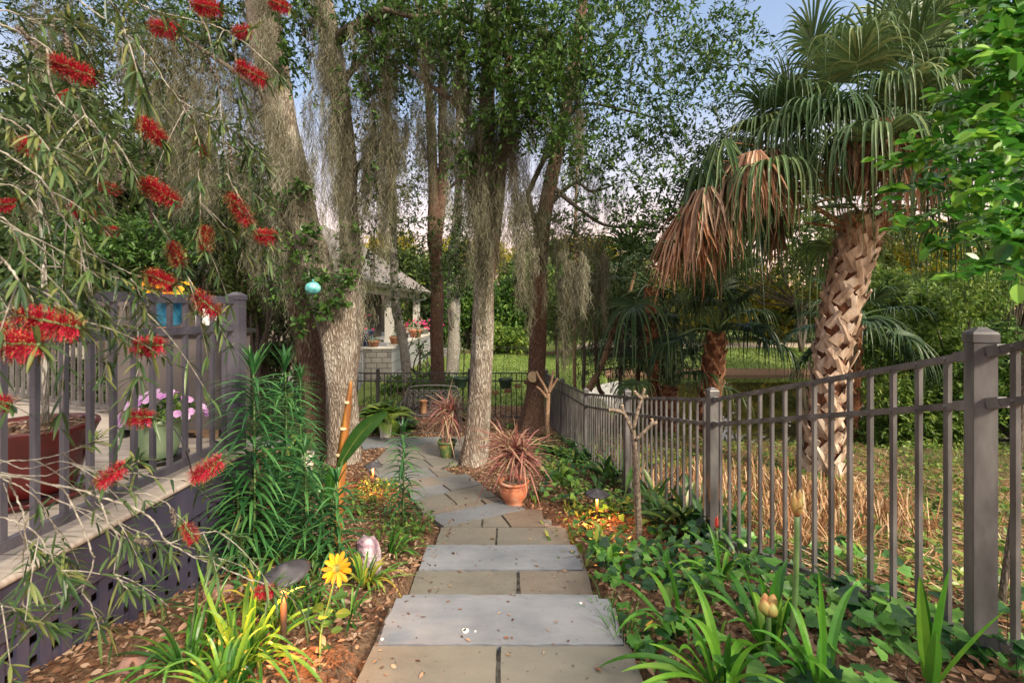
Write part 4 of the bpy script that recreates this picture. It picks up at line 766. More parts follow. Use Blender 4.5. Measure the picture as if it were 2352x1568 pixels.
# behind the deck and left
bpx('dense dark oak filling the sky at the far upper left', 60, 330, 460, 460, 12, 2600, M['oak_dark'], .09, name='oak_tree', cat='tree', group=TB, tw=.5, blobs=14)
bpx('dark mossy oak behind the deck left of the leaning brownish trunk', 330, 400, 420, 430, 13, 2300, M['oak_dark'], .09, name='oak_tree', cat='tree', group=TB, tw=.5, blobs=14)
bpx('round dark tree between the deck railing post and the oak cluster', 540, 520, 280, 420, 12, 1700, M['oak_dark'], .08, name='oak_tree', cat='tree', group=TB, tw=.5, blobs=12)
bpx('green rose bush with pink blooms rising over the deck behind the blue pot', 250, 590, 330, 170, 7.5, 900, M['oak'], .06, name='rose_bush', cat='shrub', blobs=12, tw=.3)
bpx('dark shrub behind the deck railing at the extreme left', 40, 640, 330, 240, 7.5, 900, M['oak_dark'], .07, blobs=10, tw=.3)
bpx('dark low hedge plant behind the patio chair past the deck', 180, 850, 420, 170, 7.0, 1100, M['oak_dark'], .06, blobs=12, tw=.25)
bpx('dark twiggy shrub against the cream wall right of the deck post', 610, 690, 130, 190, 9.8, 380, M['oak_dark'], .06, blobs=9, tw=.35)
bpx('drooping mossy shrub immediately right of the deck corner post', 585, 620, 90, 330, 8.6, 360, M['olive'], .06, blobs=9, tw=.35)
bpx('clipped dark boxwood hedge below the cream wall', 640, 815, 190, 60, 9.5, 900, M['oak_dark'], .035, blobs=16, tw=.12, name='hedge', cat='hedge')
# behind lawn
for lab, px, py, wp, hp, d, n, mt, sz in (
    ('olive shrub right of the porch roof, behind the dark trunk', 970, 640, 130, 130, 31, 700, 'olive', .2),
    ('tall dark green tree right of the porch columns', 1000, 690, 90, 160, 30, 700, 'oak_dark', .18),
    ('bright yellow-green rounded shrub behind the pale knobbly trunk', 1075, 720, 90, 170, 29, 800, 'bush', .16),
    ('golden sunlit treetop above the porch roof', 880, 575, 130, 60, 36, 500, 'goldlit', .22),
    ('green glossy shrub between the central and the sawn oaks', 1165, 705, 150, 200, 28, 1200, 'bush', .16),
    ('low bright shrub on the lawn edge between the central and sawn oaks', 1165, 775, 110, 60, 26, 400, 'lime', .12),
    ('dark green tree behind the sawn oak', 1240, 640, 150, 200, 31, 900, 'olive', .18),
    ('golden-lit treetop over the lawn, right of the sawn oak', 1330, 590, 200, 70, 36, 700, 'goldlit', .2),
    ('deep green shrub mass left of the slender trunks', 1300, 700, 130, 160, 26, 900, 'bush', .15),
    ('dark shrub mass behind the leaning yellow-grey trunk', 1400, 690, 170, 200, 24, 1300, 'olive', .14),
    ('dark shade tree behind the cedars', 1455, 680, 120, 220, 22, 1000, 'oak_dark', .14),
    ('golden-lit green shrub across the pond behind the small palm', 1590, 680, 220, 240, 28, 1500, 'goldlit', .16),
    ('golden-lit shrub across the pond left of the big palm trunk', 1740, 690, 240, 190, 30, 1500, 'goldlit', .16),
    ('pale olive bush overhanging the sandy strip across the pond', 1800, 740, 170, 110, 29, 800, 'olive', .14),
    ('yellow-lit green tree across the pond right of the big palm trunk', 2080, 620, 330, 240, 26, 2200, 'goldlit', .16),
    ('leafy green shrub right of the palm trunk just over the fence', 2060, 740, 220, 240, 17, 2000, 'lime', .11),
    ('broad green shrub filling the right side behind the fence', 2190, 790, 330, 330, 11.5, 3600, 'lime', .07),
    ('low leafy shrub under the broad green one, near the right post', 2120, 930, 240, 170, 9.5, 1300, 'lime', .06),
    ('dark shrub by the bright water at the right edge', 2340, 860, 160, 200, 9, 1000, 'bush', .06),
    ('tall green tree at the far right behind the leafy branch', 2330, 560, 330, 380, 14, 2200, 'lime', .09),
    ('dark tall tree closing the gap behind the palm crown', 1840, 560, 420, 300, 24, 1500, 'olive', .16),
    ('pale tree standing far beyond the lawn behind the central oak', 1130, 610, 260, 110, 40, 600, 'goldlit', .26)):
    bpx(lab, px, py, wp, hp, d, n, M[mt], sz, name='tree' if ('tree' in lab) else 'shrub', cat='tree' if 'tree' in lab else 'shrub', group=TB, tw=max(.3, sz * 2.6), blobs=11)
# distant wood closing the horizon
g = MB(); n = 30000; a = rng.uniform(-1.25, 1.25, n); rr = rng.uniform(46, 60, n); x = np.sin(a) * rr; y = np.cos(a) * rr
hh = 3.2 + 1.4 * np.sin(a * 9) + 1.0 * np.sin(a * 23 + 1) + .6 * np.sin(a * 51); z = CZ - 2 + rng.random(n) ** .8 * (hh + 1.2)
g.leaves(np.c_[x, y, z], usph(n), usph(n) + [0, -.6, .6], rng.uniform(.35, .8, n), OVAL); o = g.build('distant_wood', M['olive'], kind='stuff'); tag(o, 'distant olive-green wood closing the horizon beyond the lawn and pond', 'wood')

# ================================================================= PALMS
def frond(root, c, az, el, pet, R, mats, nseg=38, droop=.35, hang=0.0, dead=False, wseg=.034, name='frond', arc=2.1):
    c = np.array(c, float); d = np.array([math.cos(az) * math.cos(el), math.sin(az) * math.cos(el), math.sin(el)])
    t = np.linspace(0, 1, 9); P = c + d * (pet * t)[:, None]; P[:, 2] -= pet * (.22 + hang) * t ** 2
    b = MB(); b.tube(P, np.linspace(.020, .009, 9), 6); E = P[-1]; Tn = P[-1] - P[-2]; Tn /= np.linalg.norm(Tn)
    Sd = np.cross(Tn, [0, 0, 1.0]); Sd /= np.linalg.norm(Sd); Nn = np.cross(Sd, Tn)
    a = np.linspace(-arc, arc, nseg) + rng.normal(0, .02, nseg); dd = np.cos(a)[:, None] * Tn + np.sin(a)[:, None] * Sd + Nn * (.18 * np.cos(a * 1.0))[:, None] + Nn * (np.abs(np.sin(a)) * .22)[:, None]
    if dead: dd = dd * .24 + np.array([0, 0, -1.0]) * rng.uniform(.6, 1.1, (nseg, 1)) + rng.normal(0, .13, (nseg, 3))
    L = R * (.70 + .30 * np.cos(a / 1.4)) * np.where(rng.random(nseg) < .12, rng.uniform(.45, .8, nseg), rng.uniform(.86, 1.1, nseg)); base = E + Tn * (np.cos(a).clip(-.2, 1) * .10)[:, None] + (np.cross(Tn, [0, 0, 1.0]) * 1.0)[None] * (np.sin(a) * (.16 if dead else 0))[:, None]
    dr = droop * rng.uniform(.7, 1.5, nseg) * (1 if not dead else .3); tone = np.clip(rng.random(nseg) * .5 + rng.random() * .5, 0, 1)
    side = np.cross(dd, Nn); pr = [.3, .75, 1, 1, .95, .8, .6, .42, .25, .06]
    # bent tips: two ribbons joined - stiff inner part then hanging part
    Nn2 = dd * 0 + Nn; l1 = L * .55; m_ = MB()
    K = 11; tt = np.linspace(0, 1, K); q = base[:, None] + dd[:, None] * (L[:, None] * tt)[..., None]; bend = np.clip(tt - .30, 0, 1) ** 1.6 * 1.9
    q[..., 2] -= (L * dr)[:, None] * bend; q[..., :2] -= (dd[:, None, :2] * (L * dr * .45)[:, None, None]) * (bend ** 1.2)[None, :, None]
    q += np.cumsum(rng.normal(0, .004 if not dead else .012, q.shape), 1) * tt[None, :, None]
    side /= np.linalg.norm(side, axis=1)[:, None]; pw = np.interp(tt, np.linspace(0, 1, 10), pr) * wseg / 2
    tan = np.gradient(q, axis=1); nn = np.cross(side[:, None], tan); nn /= np.linalg.norm(nn, axis=2)[..., None] + 1e-9
    hw = pw[None, :, None]; fo = .55 if not dead else .9
    v = np.stack([q - side[:, None] * hw + nn * hw * fo, q, q + side[:, None] * hw + nn * hw * fo], 2)
    i = (np.arange(nseg) * K * 3)[:, None, None] + (np.arange(K - 1) * 3)[None, :, None] + np.arange(2)[None, None]
    f = np.stack([i, i + 1, i + 4, i + 3], -1).reshape(-1, 4); m_.add(v.reshape(-1, 3), None, f, np.repeat(tone, K * 3))
    fr = m_.build(name, mats, root, False); st = b.build('petiole', M['boot_red'] if dead else M['greenstem'], fr, True)
def boots(root, P, R, n, mat, L=.22, wd=.10, seed=0, name='leaf_bases', tilt=.6):
    """criss-cross stubs of old leaf stalks: each is a split V of two slanting straps"""
    g = random.Random(seed); P = np.asarray(P); b = MB(); K = len(P)
    for k in range(n):
        f = k / n; a = k * 2.39996 + g.uniform(-.1, .1); i = min(int(f * (K - 1)), K - 2); u = f * (K - 1) - i; c = P[i] * (1 - u) + P[i + 1] * u; r_ = R[i] * (1 - u) + R[i + 1] * u
        o = np.array([math.cos(a), math.sin(a), 0]); tn = np.array([-math.sin(a), math.cos(a), 0]); ax = (P[i + 1] - P[i]); ax /= np.linalg.norm(ax)
        for sg in (-1, 1):
            l = L * g.uniform(.75, 1.2); st = c + o * r_ * .93 + tn * sg * wd * .75 - ax * l * .25; dv = ax * 1.0 + o * g.uniform(.12, .42) - tn * sg * tilt * g.uniform(.8, 1.15); dv /= np.linalg.norm(dv)
            sdv = np.cross(dv, o); sdv /= np.linalg.norm(sdv); nv = np.cross(sdv, dv); w0, w1 = wd * g.uniform(.5, .72), wd * g.uniform(.2, .45); T0, T1 = .022, .014
            e = st + dv * l; m_ = st + dv * l * .5 + o * .004
            V = []
            for p, ww, th in ((st, w0, T0), (m_, (w0 + w1) / 2, T0), (e, w1, T1)):
                V += [p - sdv * ww + nv * 0, p + nv * th * (1.1 if nv @ o > 0 else -1.1), p + sdv * ww, p - o * th * .8]
            b.add(V, None, [(j * 4 + q, j * 4 + (q + 1) % 4, (j + 1) * 4 + (q + 1) % 4, (j + 1) * 4 + q) for j in range(2) for q in range(4)] + [(8, 9, 10, 11)])
    return b.build(name, mat, root)
def palm(P, label, nboot, bootm, fr, L=.22, wd=.10, seed=1, core=M['fibre']):
    w_ = np.array([W(*p[:3]) for p in P]); rad = np.array([p[3] / 2 / F * p[2] for p in P]); q = smooth_path(np.c_[w_, rad], 26); t = T('cabbage_palm', label, 'palm tree', w_[0])
    b = MB(); b.tube(q[:, :3], q[:, 3] * .86, 18, bump=.04, seed=seed); b.build('trunk', core, t, True); boots(t, q[:, :3], q[:, 3] * .88, nboot, bootm, L, wd, seed); return t, q[-1, :3]
t, top = palm([(1886, 1088, 6.4, 92), (1890, 1030, 6.4, 82), (1896, 960, 6.4, 70), (1906, 860, 6.4, 66), (1917, 780, 6.4, 72), (1932, 700, 6.4, 78), (1948, 630, 6.4, 80), (1964, 575, 6.4, 74), (1976, 520, 6.4, 58)], 'big cabbage palm with pale criss-crossed trunk beyond the fence', 96, M['boot'], None, .33, .118, 3)
b = MB(); n = 900; a = rng.uniform(0, 6.28, n); base = top + np.c_[np.cos(a) * .2, np.sin(a) * .2, rng.uniform(-.25, .35, n)]; b.ribbons(base, np.c_[np.cos(a), np.sin(a), rng.normal(.3, .6, n)], rng.uniform(.1, .4, n), .006, K=6, droop=.5, curl=.3); b.build('fibre', M['deadfan'], t)
ctop = top + np.array([0.02, 0, 1.05])
for k in range(50):
    az = k * 2.39996; f = k / 50; el = 1.35 - f * 1.35 + (.45 * f if math.sin(az) < -.3 else 0); c = ctop - np.array([0, 0, .9]) * f + [math.cos(az) * .1, math.sin(az) * .1, 0]
    frond(t, c, az, el, rng.uniform(1.5, 2.1), rng.uniform(1.05, 1.35), M['fan'], 44, .40 + f * .55, f * .12)
def dead_at(px, py, d, R, mt='deadfan', nm='dead_frond', ns=40):
    E = W(px, py, d); v = E - (ctop - [0, 0, .6]); L = np.linalg.norm(v); h = np.hypot(v[0], v[1])
    frond(t, ctop - [0, 0, .6], math.atan2(v[1], v[0]), math.atan2(v[2] + L * .28, h), L, R, M[mt], ns, .4, .06, True, .046 if nm == 'dead_frond' else .036, nm)
for a_ in ((1695, 335, 5.6, .85), (1665, 360, 5.75, .9, 'deadfan2'), (1715, 380, 5.7, .8), (1600, 430, 5.8, 1.0, 'deadfan2'), (1570, 500, 6.0, .85), (1640, 440, 6.0, 1.0), (2060, 275, 5.2, .9), (2010, 300, 5.4, .8, 'deadfan2'), (2100, 330, 5.3, .8), (1735, 330, 5.8, .9, 'deadfan2'), (1765, 380, 6.0, 1.0), (1580, 470, 5.9, .95), (1625, 480, 6.1, 1.0), (1660, 500, 6.3, .8, 'deadfan2'), (1560, 520, 6.3, .7, 'deadfan2'), (1800, 500, 6.8, .8, 'deadfan2'), (2030, 235, 5.2, .95), (2085, 250, 5.3, 1.0, 'deadfan2'), (2120, 300, 5.6, .8), (1950, 290, 5.3, .6, 'deadfan2'),
          (1620, 300, 5.9, 1.3, 'fan', 'frond'), (1580, 360, 6.0, 1.2, 'fan_dark', 'frond'), (1660, 380, 6.2, 1.3, 'fan', 'frond'), (1730, 430, 6.2, 1.2, 'fan_dark', 'frond'), (1790, 300, 5.7, 1.1, 'fan', 'frond'), (1880, 270, 5.5, 1.0, 'fan', 'frond'), (1985, 250, 5.3, 1.0, 'fan', 'frond'), (2160, 330, 5.8, 1.2, 'fan', 'frond')): dead_at(*a_)
for az, el, pet in ((3.9, .55, 1.35), (4.3, .75, 1.3), (5.0, .95, 1.4), (3.5, .55, 1.5), (3.2, .6, 1.7), (0.2, .6, 1.5), (5.7, .6, 1.4), (2.9, .4, 1.6)):
    frond(t, ctop - [0, 0, .1], az, el, pet, 1.1, M['fan'], 44, .7, .12)
b = MB()
for az, el, L in ((3.2, .2, .75), (2.8, .3, .6), (.1, .35, .8), (-.3, .3, .9), (.4, .15, .6), (3.9, .3, .6), (5.6, .4, .8), (.0, .5, 1.1), (3.3, .4, 1.1), (3.0, .6, .9), (.3, .6, .9), (5.2, .7, .7)):
    d_ = np.array([math.cos(az) * math.cos(el), math.sin(az) * math.cos(el), math.sin(el)]); q = top - [0, 0, .12] + d_ * .1; b.tube([q, q + d_ * L * .5 + [0, 0, .03], q + d_ * L], [.03, .018, .01], 6)
b.build('cut_stalks', M['boot_red'], t, True)
def small_palm(P, label, nb, nf, R, pet, seed, mat, elr=(1.4, -.2), ws=.045):
    t, top = palm(P, label, nb, M['boot_red'], None, .17, .06, seed)
    for k in range(nf):
        az = k * 2.39996 + seed; f = k / nf; frond(t, top + [0, 0, .1 * (1 - f)], az, elr[0] + (elr[1] - elr[0]) * f, pet * rng.uniform(.8, 1.15), R * rng.uniform(.85, 1.1), mat, 32, .38 + .3 * f, .08 + f * .15, wseg=ws)
small_palm([(1625, 990, 8.4, 56), (1628, 930, 8.4, 54), (1634, 870, 8.4, 52), (1640, 820, 8.4, 50), (1646, 765, 8.4, 40)], 'short cabbage palm with shaggy orange-brown trunk left of the big palm', 60, 12, .85, .95, 11, M['fan_dark'], (1.45, .15))
small_palm([(1528, 985, 9.2, 50), (1532, 930, 9.2, 46), (1534, 890, 9.2, 40)], 'smallest cabbage palm with a squat stub trunk, left of the shaggy-trunked one', 30, 9, .8, 1.0, 12, M['fan'], (1.4, .35))
small_palm([(1500, 985, 9.4, 34), (1498, 800, 9.4, 30), (1495, 660, 9.4, 28)], 'dark drooping palm behind the squat stub palm with its crown hanging low', 60, 12, 1.25, 1.1, 14, M['fan'], (1.1, -.2))
small_palm([(1950, 1000, 10.0, 40), (1960, 850, 10.0, 34), (1965, 740, 10.0, 32)], 'dark palm half hidden directly behind the big palm trunk', 20, 14, 1.0, .9, 15, M['fan_dark'], (1.1, -.5))
small_palm([(2470, 1000, 8.5, 40), (2440, 450, 8.5, 34), (2300, 110, 8.5, 32)], 'second tall palm behind the big one, its crown at the upper right', 110, 30, 1.4, 1.3, 16, M['fan'], (1.3, -.6))

# ================================================================= GROUND COVER
LATE = []
def on_path(x, y, m=0.0): return inpoly(x, y)
def scatter(n, x0, x1, y0, y1, dens=None):
    x = rng.uniform(x0, x1, n); y = y0 + (y1 - y0) * rng.random(n) ** 1.4
    k = ~inpoly(x, y) & ~((x < -1.93) & (y < 3.36)) & ~((x < -1.95) & (y < deck_end_v(x)))
    return x[k], y[k]
def deck_end_v(x): return 3.34 + np.maximum(0, (-x - 1.95)) * (2.35 / 4.05)
FXf = lambda y: np.interp(y, FY, FX)
# fallen oak leaves and mulch chips
g = MB(); x, y = scatter(56000, -4.0, 2.4, .9, 10.0); z = H(x, y) + .006 + rng.random(len(x)) * .022
N = len(x); g.leaves(np.c_[x, y, z], np.c_[rng.normal(size=(N, 2)), rng.normal(0, .25, N)], np.c_[rng.normal(0, .45, (N, 2)), np.ones(N)], rng.uniform(.022, .05, N) * (1 + .05 * y), DIA)
x = rng.uniform(-4, .8, 7000); y = rng.uniform(8.3, 12.2, 7000); k = ~inpoly(x, y); x, y = x[k], y[k]; N = len(x)
g.leaves(np.c_[x, y, H(x, y) + .01 + rng.random(N) * .02], np.c_[rng.normal(size=(N, 2)), rng.normal(0, .25, N)], np.c_[rng.normal(0, .45, (N, 2)), np.ones(N)], rng.uniform(.04, .08, N), DIA)
x, y = scatter(3500, -3.5, 2.2, .9, 8); N = len(x); g.ribbons(np.c_[x, y, H(x, y) + .012 + rng.random(N) * .02], np.c_[rng.normal(size=(N, 2)), rng.normal(0, .15, N)], rng.uniform(.05, .22, N), .004, K=4, droop=.05, prof=[1, 1, .6], r=rng.uniform(0, .35, N), curl=.2)
tag(g.build('leaf_litter', M['litter'], kind='stuff'), 'brown and orange fallen leaves lying over the garden beds', 'leaf litter')
g = MB(); n = 900; x = rng.uniform(-.63, .5, n); x = np.where(rng.random(n) < .5, np.sign(x) * .58 + rng.normal(0, .05, n), x); y = rng.uniform(1.6, 7.6, n) ; k = inpoly(x, y); x, y = x[k], y[k]
g.leaves(np.c_[x, y, CZ - path_h(y) + .006], np.c_[rng.normal(size=(len(x), 2)), np.zeros(len(x))], (0, 0, 1), rng.uniform(.006, .026, len(x)), DIA); k = rng.random(len(x)) < .09; g.leaves(np.c_[x, y, CZ - path_h(y) + .008][k] + rng.normal(0, .03, (k.sum(), 3)) * [1, 1, 0], np.c_[rng.normal(size=(k.sum(), 2)), np.zeros(k.sum())], np.c_[rng.normal(0, .3, (k.sum(), 2)), np.ones(k.sum())], rng.uniform(.025, .045, k.sum()), DIA)
tag(g.build('path_debris', M['litter'], kind='stuff'), 'tiny dark twigs and leaf bits scattered on the path', 'debris')
# lawn grass
g = MB(); n = 42000; x = rng.uniform(-4.3, 5, n); y = rng.uniform(12.2, 26, n); k = (x < np.interp(y, [9, 12, 16, 20], [2.4, 2.7, 3.4, 4.1])) & ~((x < -4.4)); x, y = x[k], y[k]
g.ribbons(np.c_[x, y, H(x, y)], np.c_[rng.normal(0, .35, (len(x), 2)), np.ones(len(x))], rng.uniform(.05, .10, len(x)), .022, K=3, droop=.2, prof=[1, .8, .1])
x = rng.uniform(3.5, 22, 16000); y = rng.uniform(21.0, 25, 16000); g.ribbons(np.c_[x, y, H(x, y)], np.c_[rng.normal(0, .35, (len(x), 2)), np.ones(len(x))], rng.uniform(.06, .14, len(x)), .035, K=3, droop=.2, prof=[1, .8, .1])
tag(g.build('lawn_grass', M['lime'], kind='stuff'), 'short sunlit lawn grass beyond the low fence and across the pond', 'grass')
# ivy: lobed leaves
IVY = [(0, 0), (.02, .30), (-.12, .50), (.25, .46), (.42, .60), (.52, .36), (.70, .30), (1.0, 0), (.70, -.30), (.52, -.36), (.42, -.60), (.25, -.46), (-.12, -.50), (.02, -.30)]
def ivy_patch(g, n, x0, x1, y0, y1, smin=.04, smax=.085, hh=.14, mask=None):
    x = rng.uniform(x0, x1, n); y = rng.uniform(y0, y1, n); nz_ = np.sin(x * 4.3 + 1) * np.sin(y * 3.7) + .6 * np.sin(x * 9 + y * 7); k = (nz_ > rng.uniform(-1.0, .9, n)) & ~inpoly(x, y)
    if mask is not None: k &= mask(x, y)
    x, y = x[k], y[k]; N = len(x); h_ = rng.random(N) ** 1.5 * hh + .02; z = H(x, y) + h_
    p = np.c_[x, y, z]; nn = np.c_[rng.normal(0, .5, (N, 2)) + [0, -.35], np.ones(N)]; dd = np.c_[rng.normal(size=(N, 2)), rng.normal(-.15, .2, N)]
    g.leaves(p, dd, nn, rng.uniform(smin, smax, N), IVY, None, .09); g.ribbons(np.c_[x, y, z - h_], np.c_[rng.normal(0, .1, (N, 2)), np.ones(N)], h_ + .01, .003, K=3, droop=0, r=.1)
g = MB(); ivy_patch(g, 1300, .42, 1.75, 1.1, 3.7, .04, .075, .13, lambda x, y: (x > .42 + .12 * np.sin(y * 5)) & (x < FXf(y) + .25)); ivy_patch(g, 900, 1.2, 2.6, 1.2, 3.8, .045, .085, .16, lambda x, y: (x > FXf(y) - .3) & (x < FXf(y) + .55))
ivy_patch(g, 900, .35, 1.3, 3.6, 8, .04, .08, .1); ivy_patch(g, 260, -1.0, -.3, 1.5, 2, .03, .05, .04, lambda x, y: x < -5)
ivy_patch(g, 200, .40, .62, 1.25, 2.1, .05, .085, .10)
tag(g.build('ivy', M['ivy'], kind='stuff'), 'glossy ivy creeping between the path edge and the right fence', 'ivy')
# straw stubble beyond the fence
g = MB(); n = 6500; x = rng.uniform(1.5, 4.6, n); y = rng.uniform(3.4, 6.6, n); k = (x > FXf(y) + .12) & (np.sin(x * 6 + y * 2) * np.sin(y * 5 - x) > rng.uniform(-1.2, .4, n)) & ((x - 2.6) ** 2 / 1.7 + (y - 4.9) ** 2 / 2.2 < 1.2 * rng.uniform(.5, 1.1, n)); x, y = x[k], y[k]; N = len(x)
g.ribbons(np.c_[x, y, H(x, y) - .02], np.c_[rng.normal(0, .35, (N, 2)), np.ones(N)], rng.uniform(.12, .42, N), .010, K=3, droop=.15, prof=[1, 1, .7])
n = 8000; x = rng.uniform(1.6, 6.5, n); y = rng.uniform(1.8, 9.5, n); k = x > FXf(y) + .15; x, y = x[k], y[k]; N = len(x)
g.ribbons(np.c_[x, y, H(x, y) + rng.random(N) * .05], np.c_[rng.normal(size=(N, 2)), rng.normal(0, .12, N)], rng.uniform(.1, .4, N), .009, K=3, droop=.05, prof=[1, 1, .5])
tag(g.build('straw_stubble', M['straw'], kind='stuff'), 'orange cut reed stubble and straw beyond the right fence', 'straw')
g = MB(); n = 22000; x = rng.uniform(1.7, 10, n); y = rng.uniform(1.8, 10.5, n); nz_ = np.sin(x * 3.1) * np.sin(y * 2.7 + 1); k = (x > FXf(y) + .2) & (nz_ > rng.uniform(-.9, .8, n)) & ((x > 3.4) | (y < 3.2)| (y > 6) | (rng.random(n) < .3)); x, y = x[k], y[k]; N = len(x)
p = np.c_[x, y, H(x, y) + rng.random(N) * .12]; g.leaves(p, np.c_[rng.normal(size=(N, 2)), rng.normal(.2, .2, N)], np.c_[rng.normal(0, .5, (N, 2)), np.ones(N)], rng.uniform(.035, .075, N), OVAL)
n = 9000; x = rng.uniform(1.7, 9, n); y = rng.uniform(1.8, 10, n); k = x > FXf(y) + .2; x, y = x[k], y[k]; N = len(x); g.ribbons(np.c_[x, y, H(x, y)], np.c_[rng.normal(0, .4, (N, 2)), np.ones(N)], rng.uniform(.08, .28, N), .009, K=4, droop=.4)
tag(g.build('ground_cover', M['lime'], kind='stuff'), 'low weedy green ground cover on the bank beyond the right fence', 'ground cover')
for px, py, n, L, wd, mt, lab in ((2010, 1180, 16, .3, .03, 'bush', 'green tuft right of the big palm base'), (1790, 1090, 18, .35, .03, 'lime', 'green tuft left of the big palm base'), (1720, 1180, 14, .35, .03, 'strap', 'strap-leaved tuft in the reed stubble'), (2090, 1280, 16, .26, .04, 'bush', 'low green plant in the straw behind the middle pickets'), (2180, 1110, 18, .3, .03, 'lime', 'yellow-green tuft in front of the broad shrub beyond the fence')): LATE.append((px, py, n, L, wd, mt, lab))
# small green seedlings in the beds
g = MB(); n = 2600; x = np.r_[rng.uniform(-1.9, -.7, n), rng.uniform(.4, 1.4, n)]; y = np.r_[rng.uniform(2.9, 6, n), rng.uniform(3.8, 9, n)]; nz_ = np.sin(x * 5.1) * np.sin(y * 3.3 + 1); k = ~inpoly(x, y) & (nz_ > .1) ; x, y = x[k], y[k]; N = len(x)
p = np.c_[x, y, H(x, y) + rng.random(N) * .16]; g.leaves(p, np.c_[rng.normal(size=(N, 2)), rng.normal(.1, .2, N)], np.c_[rng.normal(0, .5, (N, 2)), np.ones(N)], rng.uniform(.03, .07, N), DIA)
tag(g.build('bed_seedlings', M['bush'], kind='stuff'), 'small green seedlings among the leaf litter beside the path', 'ground cover')

# ================================================================= PLANTS
def gpt(px, py, d=None):
    if d is None: return G(px, py)
    p = W(px, py, d); return p
def lily(px, py, top, d, label, n=80, ll=.15, group='tall lily stalks with whorled leaves', lean=0):
    a = W(px, py, d); a[2] = float(H(a[0], a[1])); b_ = W(px + lean, top, d); t = T('lily_stalk', label, 'lily', a, group); s = MB(); P = smooth_path([a - [0, 0, .05], (a + b_) / 2 + [.01, 0, 0], b_], 12); s.tube(P, np.linspace(.009, .005, 12), 7)
    st = s.build('stem', M['greenstem'], t, True); h = b_[2] - a[2]; n = int(1.25 * n * h / .8); f = np.linspace(.10, 1, n); az = np.arange(n) * 2.39996 + rng.normal(0, .2, n); c = a + (b_ - a) * f[:, None]
    el = np.where(f > .93, 1.15, .50 - .2 * (1 - f)); ll = ll * 1.45; dv = np.c_[np.cos(az) * np.cos(el), np.sin(az) * np.cos(el), np.sin(el)]
    L = ll * (1.0 - .35 * np.abs(f - .45)) * rng.uniform(.85, 1.15, n) * np.where(f > .95, .8, 1); lv = MB(); lv.ribbons(c, dv, L, .021, K=7, droop=np.where(f > .93, .25, rng.uniform(.35, .75, n)), fold=.35, prof=[.35, .8, 1, .95, .75, .45, .04]); lv.build('leaves', M['lilyleaf'], t); return t
lily(582, 1300, 838, 2.95, 'tallest dark green lily stalk in front of the deck end', 118, .24)
lily(655, 1240, 828, 3.5, 'lily stalk behind the tallest one, topped at the same height', 100, .23)
lily(630, 1250, 905, 3.9, 'lily stalk half hidden between the two tallest stalks', 90, .22)
lily(690, 1230, 960, 4.1, 'lily stalk right of the two tallest, above the white planter', 80, .20)
lily(925, 1185, 985, 4.2, 'lone slim lily stalk standing at the left edge of the path', 84, .17)
lily(775, 1260, 1105, 3.0, 'short lily stalk at the foot of the orange flower stalk', 70, .17)
lily(700, 1290, 1035, 3.1, 'medium lily stalk left of the orange flower stalk', 80, .20)
lily(620, 1300, 1080, 3.2, 'low leafy lily stalk just right of the tallest one', 80, .2)
lily(545, 1290, 1120, 2.9, 'low lily stalk against the deck fascia left of the tallest', 70, .2)
lily(735, 1215, 1070, 3.7, 'lily stalk behind the orange flower stalk, near the round white pot', 70, .18)
lily(740, 1300, 1150, 3.05, 'lily stalk between the orange stalk and the yellow daisy', 60, .17)
lily(690, 1200, 860, 5.0, 'thin lily stalk in front of the leaning brown oak', 80, .22)
def strap(px, py, n, L, wd, label, mat='strap', cat='strap-leaved plant', name='daylily', d=None, el=1.15, droop=.75, group=None, spread=.03, lean=(0, 0)):
    p = G(px, py) if d is None else W(px, py, d); p[2] = float(H(p[0], p[1])); n = int(n * (1.5 if name == 'daylily' else 1.15)); t = T(name, label, cat, p, group); lv = MB(); az = rng.uniform(0, 6.28, n); e = rng.normal(el, .28, n)
    dv = np.c_[np.cos(az) * np.cos(e) + lean[0], np.sin(az) * np.cos(e) + lean[1], np.sin(e)]; b_ = p + np.c_[np.cos(az) * spread, np.sin(az) * spread, np.zeros(n)]
    lv.ribbons(b_, dv, L * rng.uniform(.6, 1.15, n), wd * rng.uniform(.7, 1.1, n), K=11, droop=droop * rng.uniform(.4, 1.3, n), fold=.4, prof=[.7, .85, 1, 1, .95, .85, .65, .4, .05], curl=.12); lv.build('leaves', M[mat], t); return t, p
strap(560, 1545, 34, .62, .021, 'green daylily clump at the bottom left below the mushroom light')
strap(480, 1480, 16, .36, .018, 'arching daylily clump nearest the deck lattice')
strap(645, 1440, 26, .42, .018, 'yellowing daylily clump around the foot of the near mushroom light', 'strap')
strap(838, 1350, 26, .42, .018, 'daylily clump with yellow-orange blades beside the steps', 'yellowstrap', lean=(.15, 0))
strap(905, 1275, 14, .40, .020, 'daylily arching over the path edge below the lone lily stalk', lean=(.4, .1)); strap(430, 1540, 22, .42, .018, 'low daylily clump in front of the lattice at the lower left'); strap(950, 1230, 14, .3, .012, 'small daylily tuft at the path edge opposite the terracotta pot'); strap(800, 1420, 16, .34, .014, 'daylily tuft right of the yellow daisy stem'); strap(600, 1400, 20, .38, .018, 'daylily clump behind the near mushroom light', 'yellowstrap'); strap(520, 1600, 26, .42, .02, 'daylily fan cut by the bottom edge left of the path'); strap(720, 1400, 12, .3, .015, 'small daylily tuft left of the yellow daisy')
strap(1430, 1460, 40, .30, .006, 'clump of thin grass blades near the right edge of the steps', 'strap', 'grass tuft', 'grass_clump', el=1.25, droop=.5)
strap(1388, 1420, 26, .22, .005, 'wispy grass tuft in the ivy by the near step', 'strap', 'grass tuft', 'grass_clump', el=1.2, droop=.5)
AM = 'amaryllis plants along the right fence'
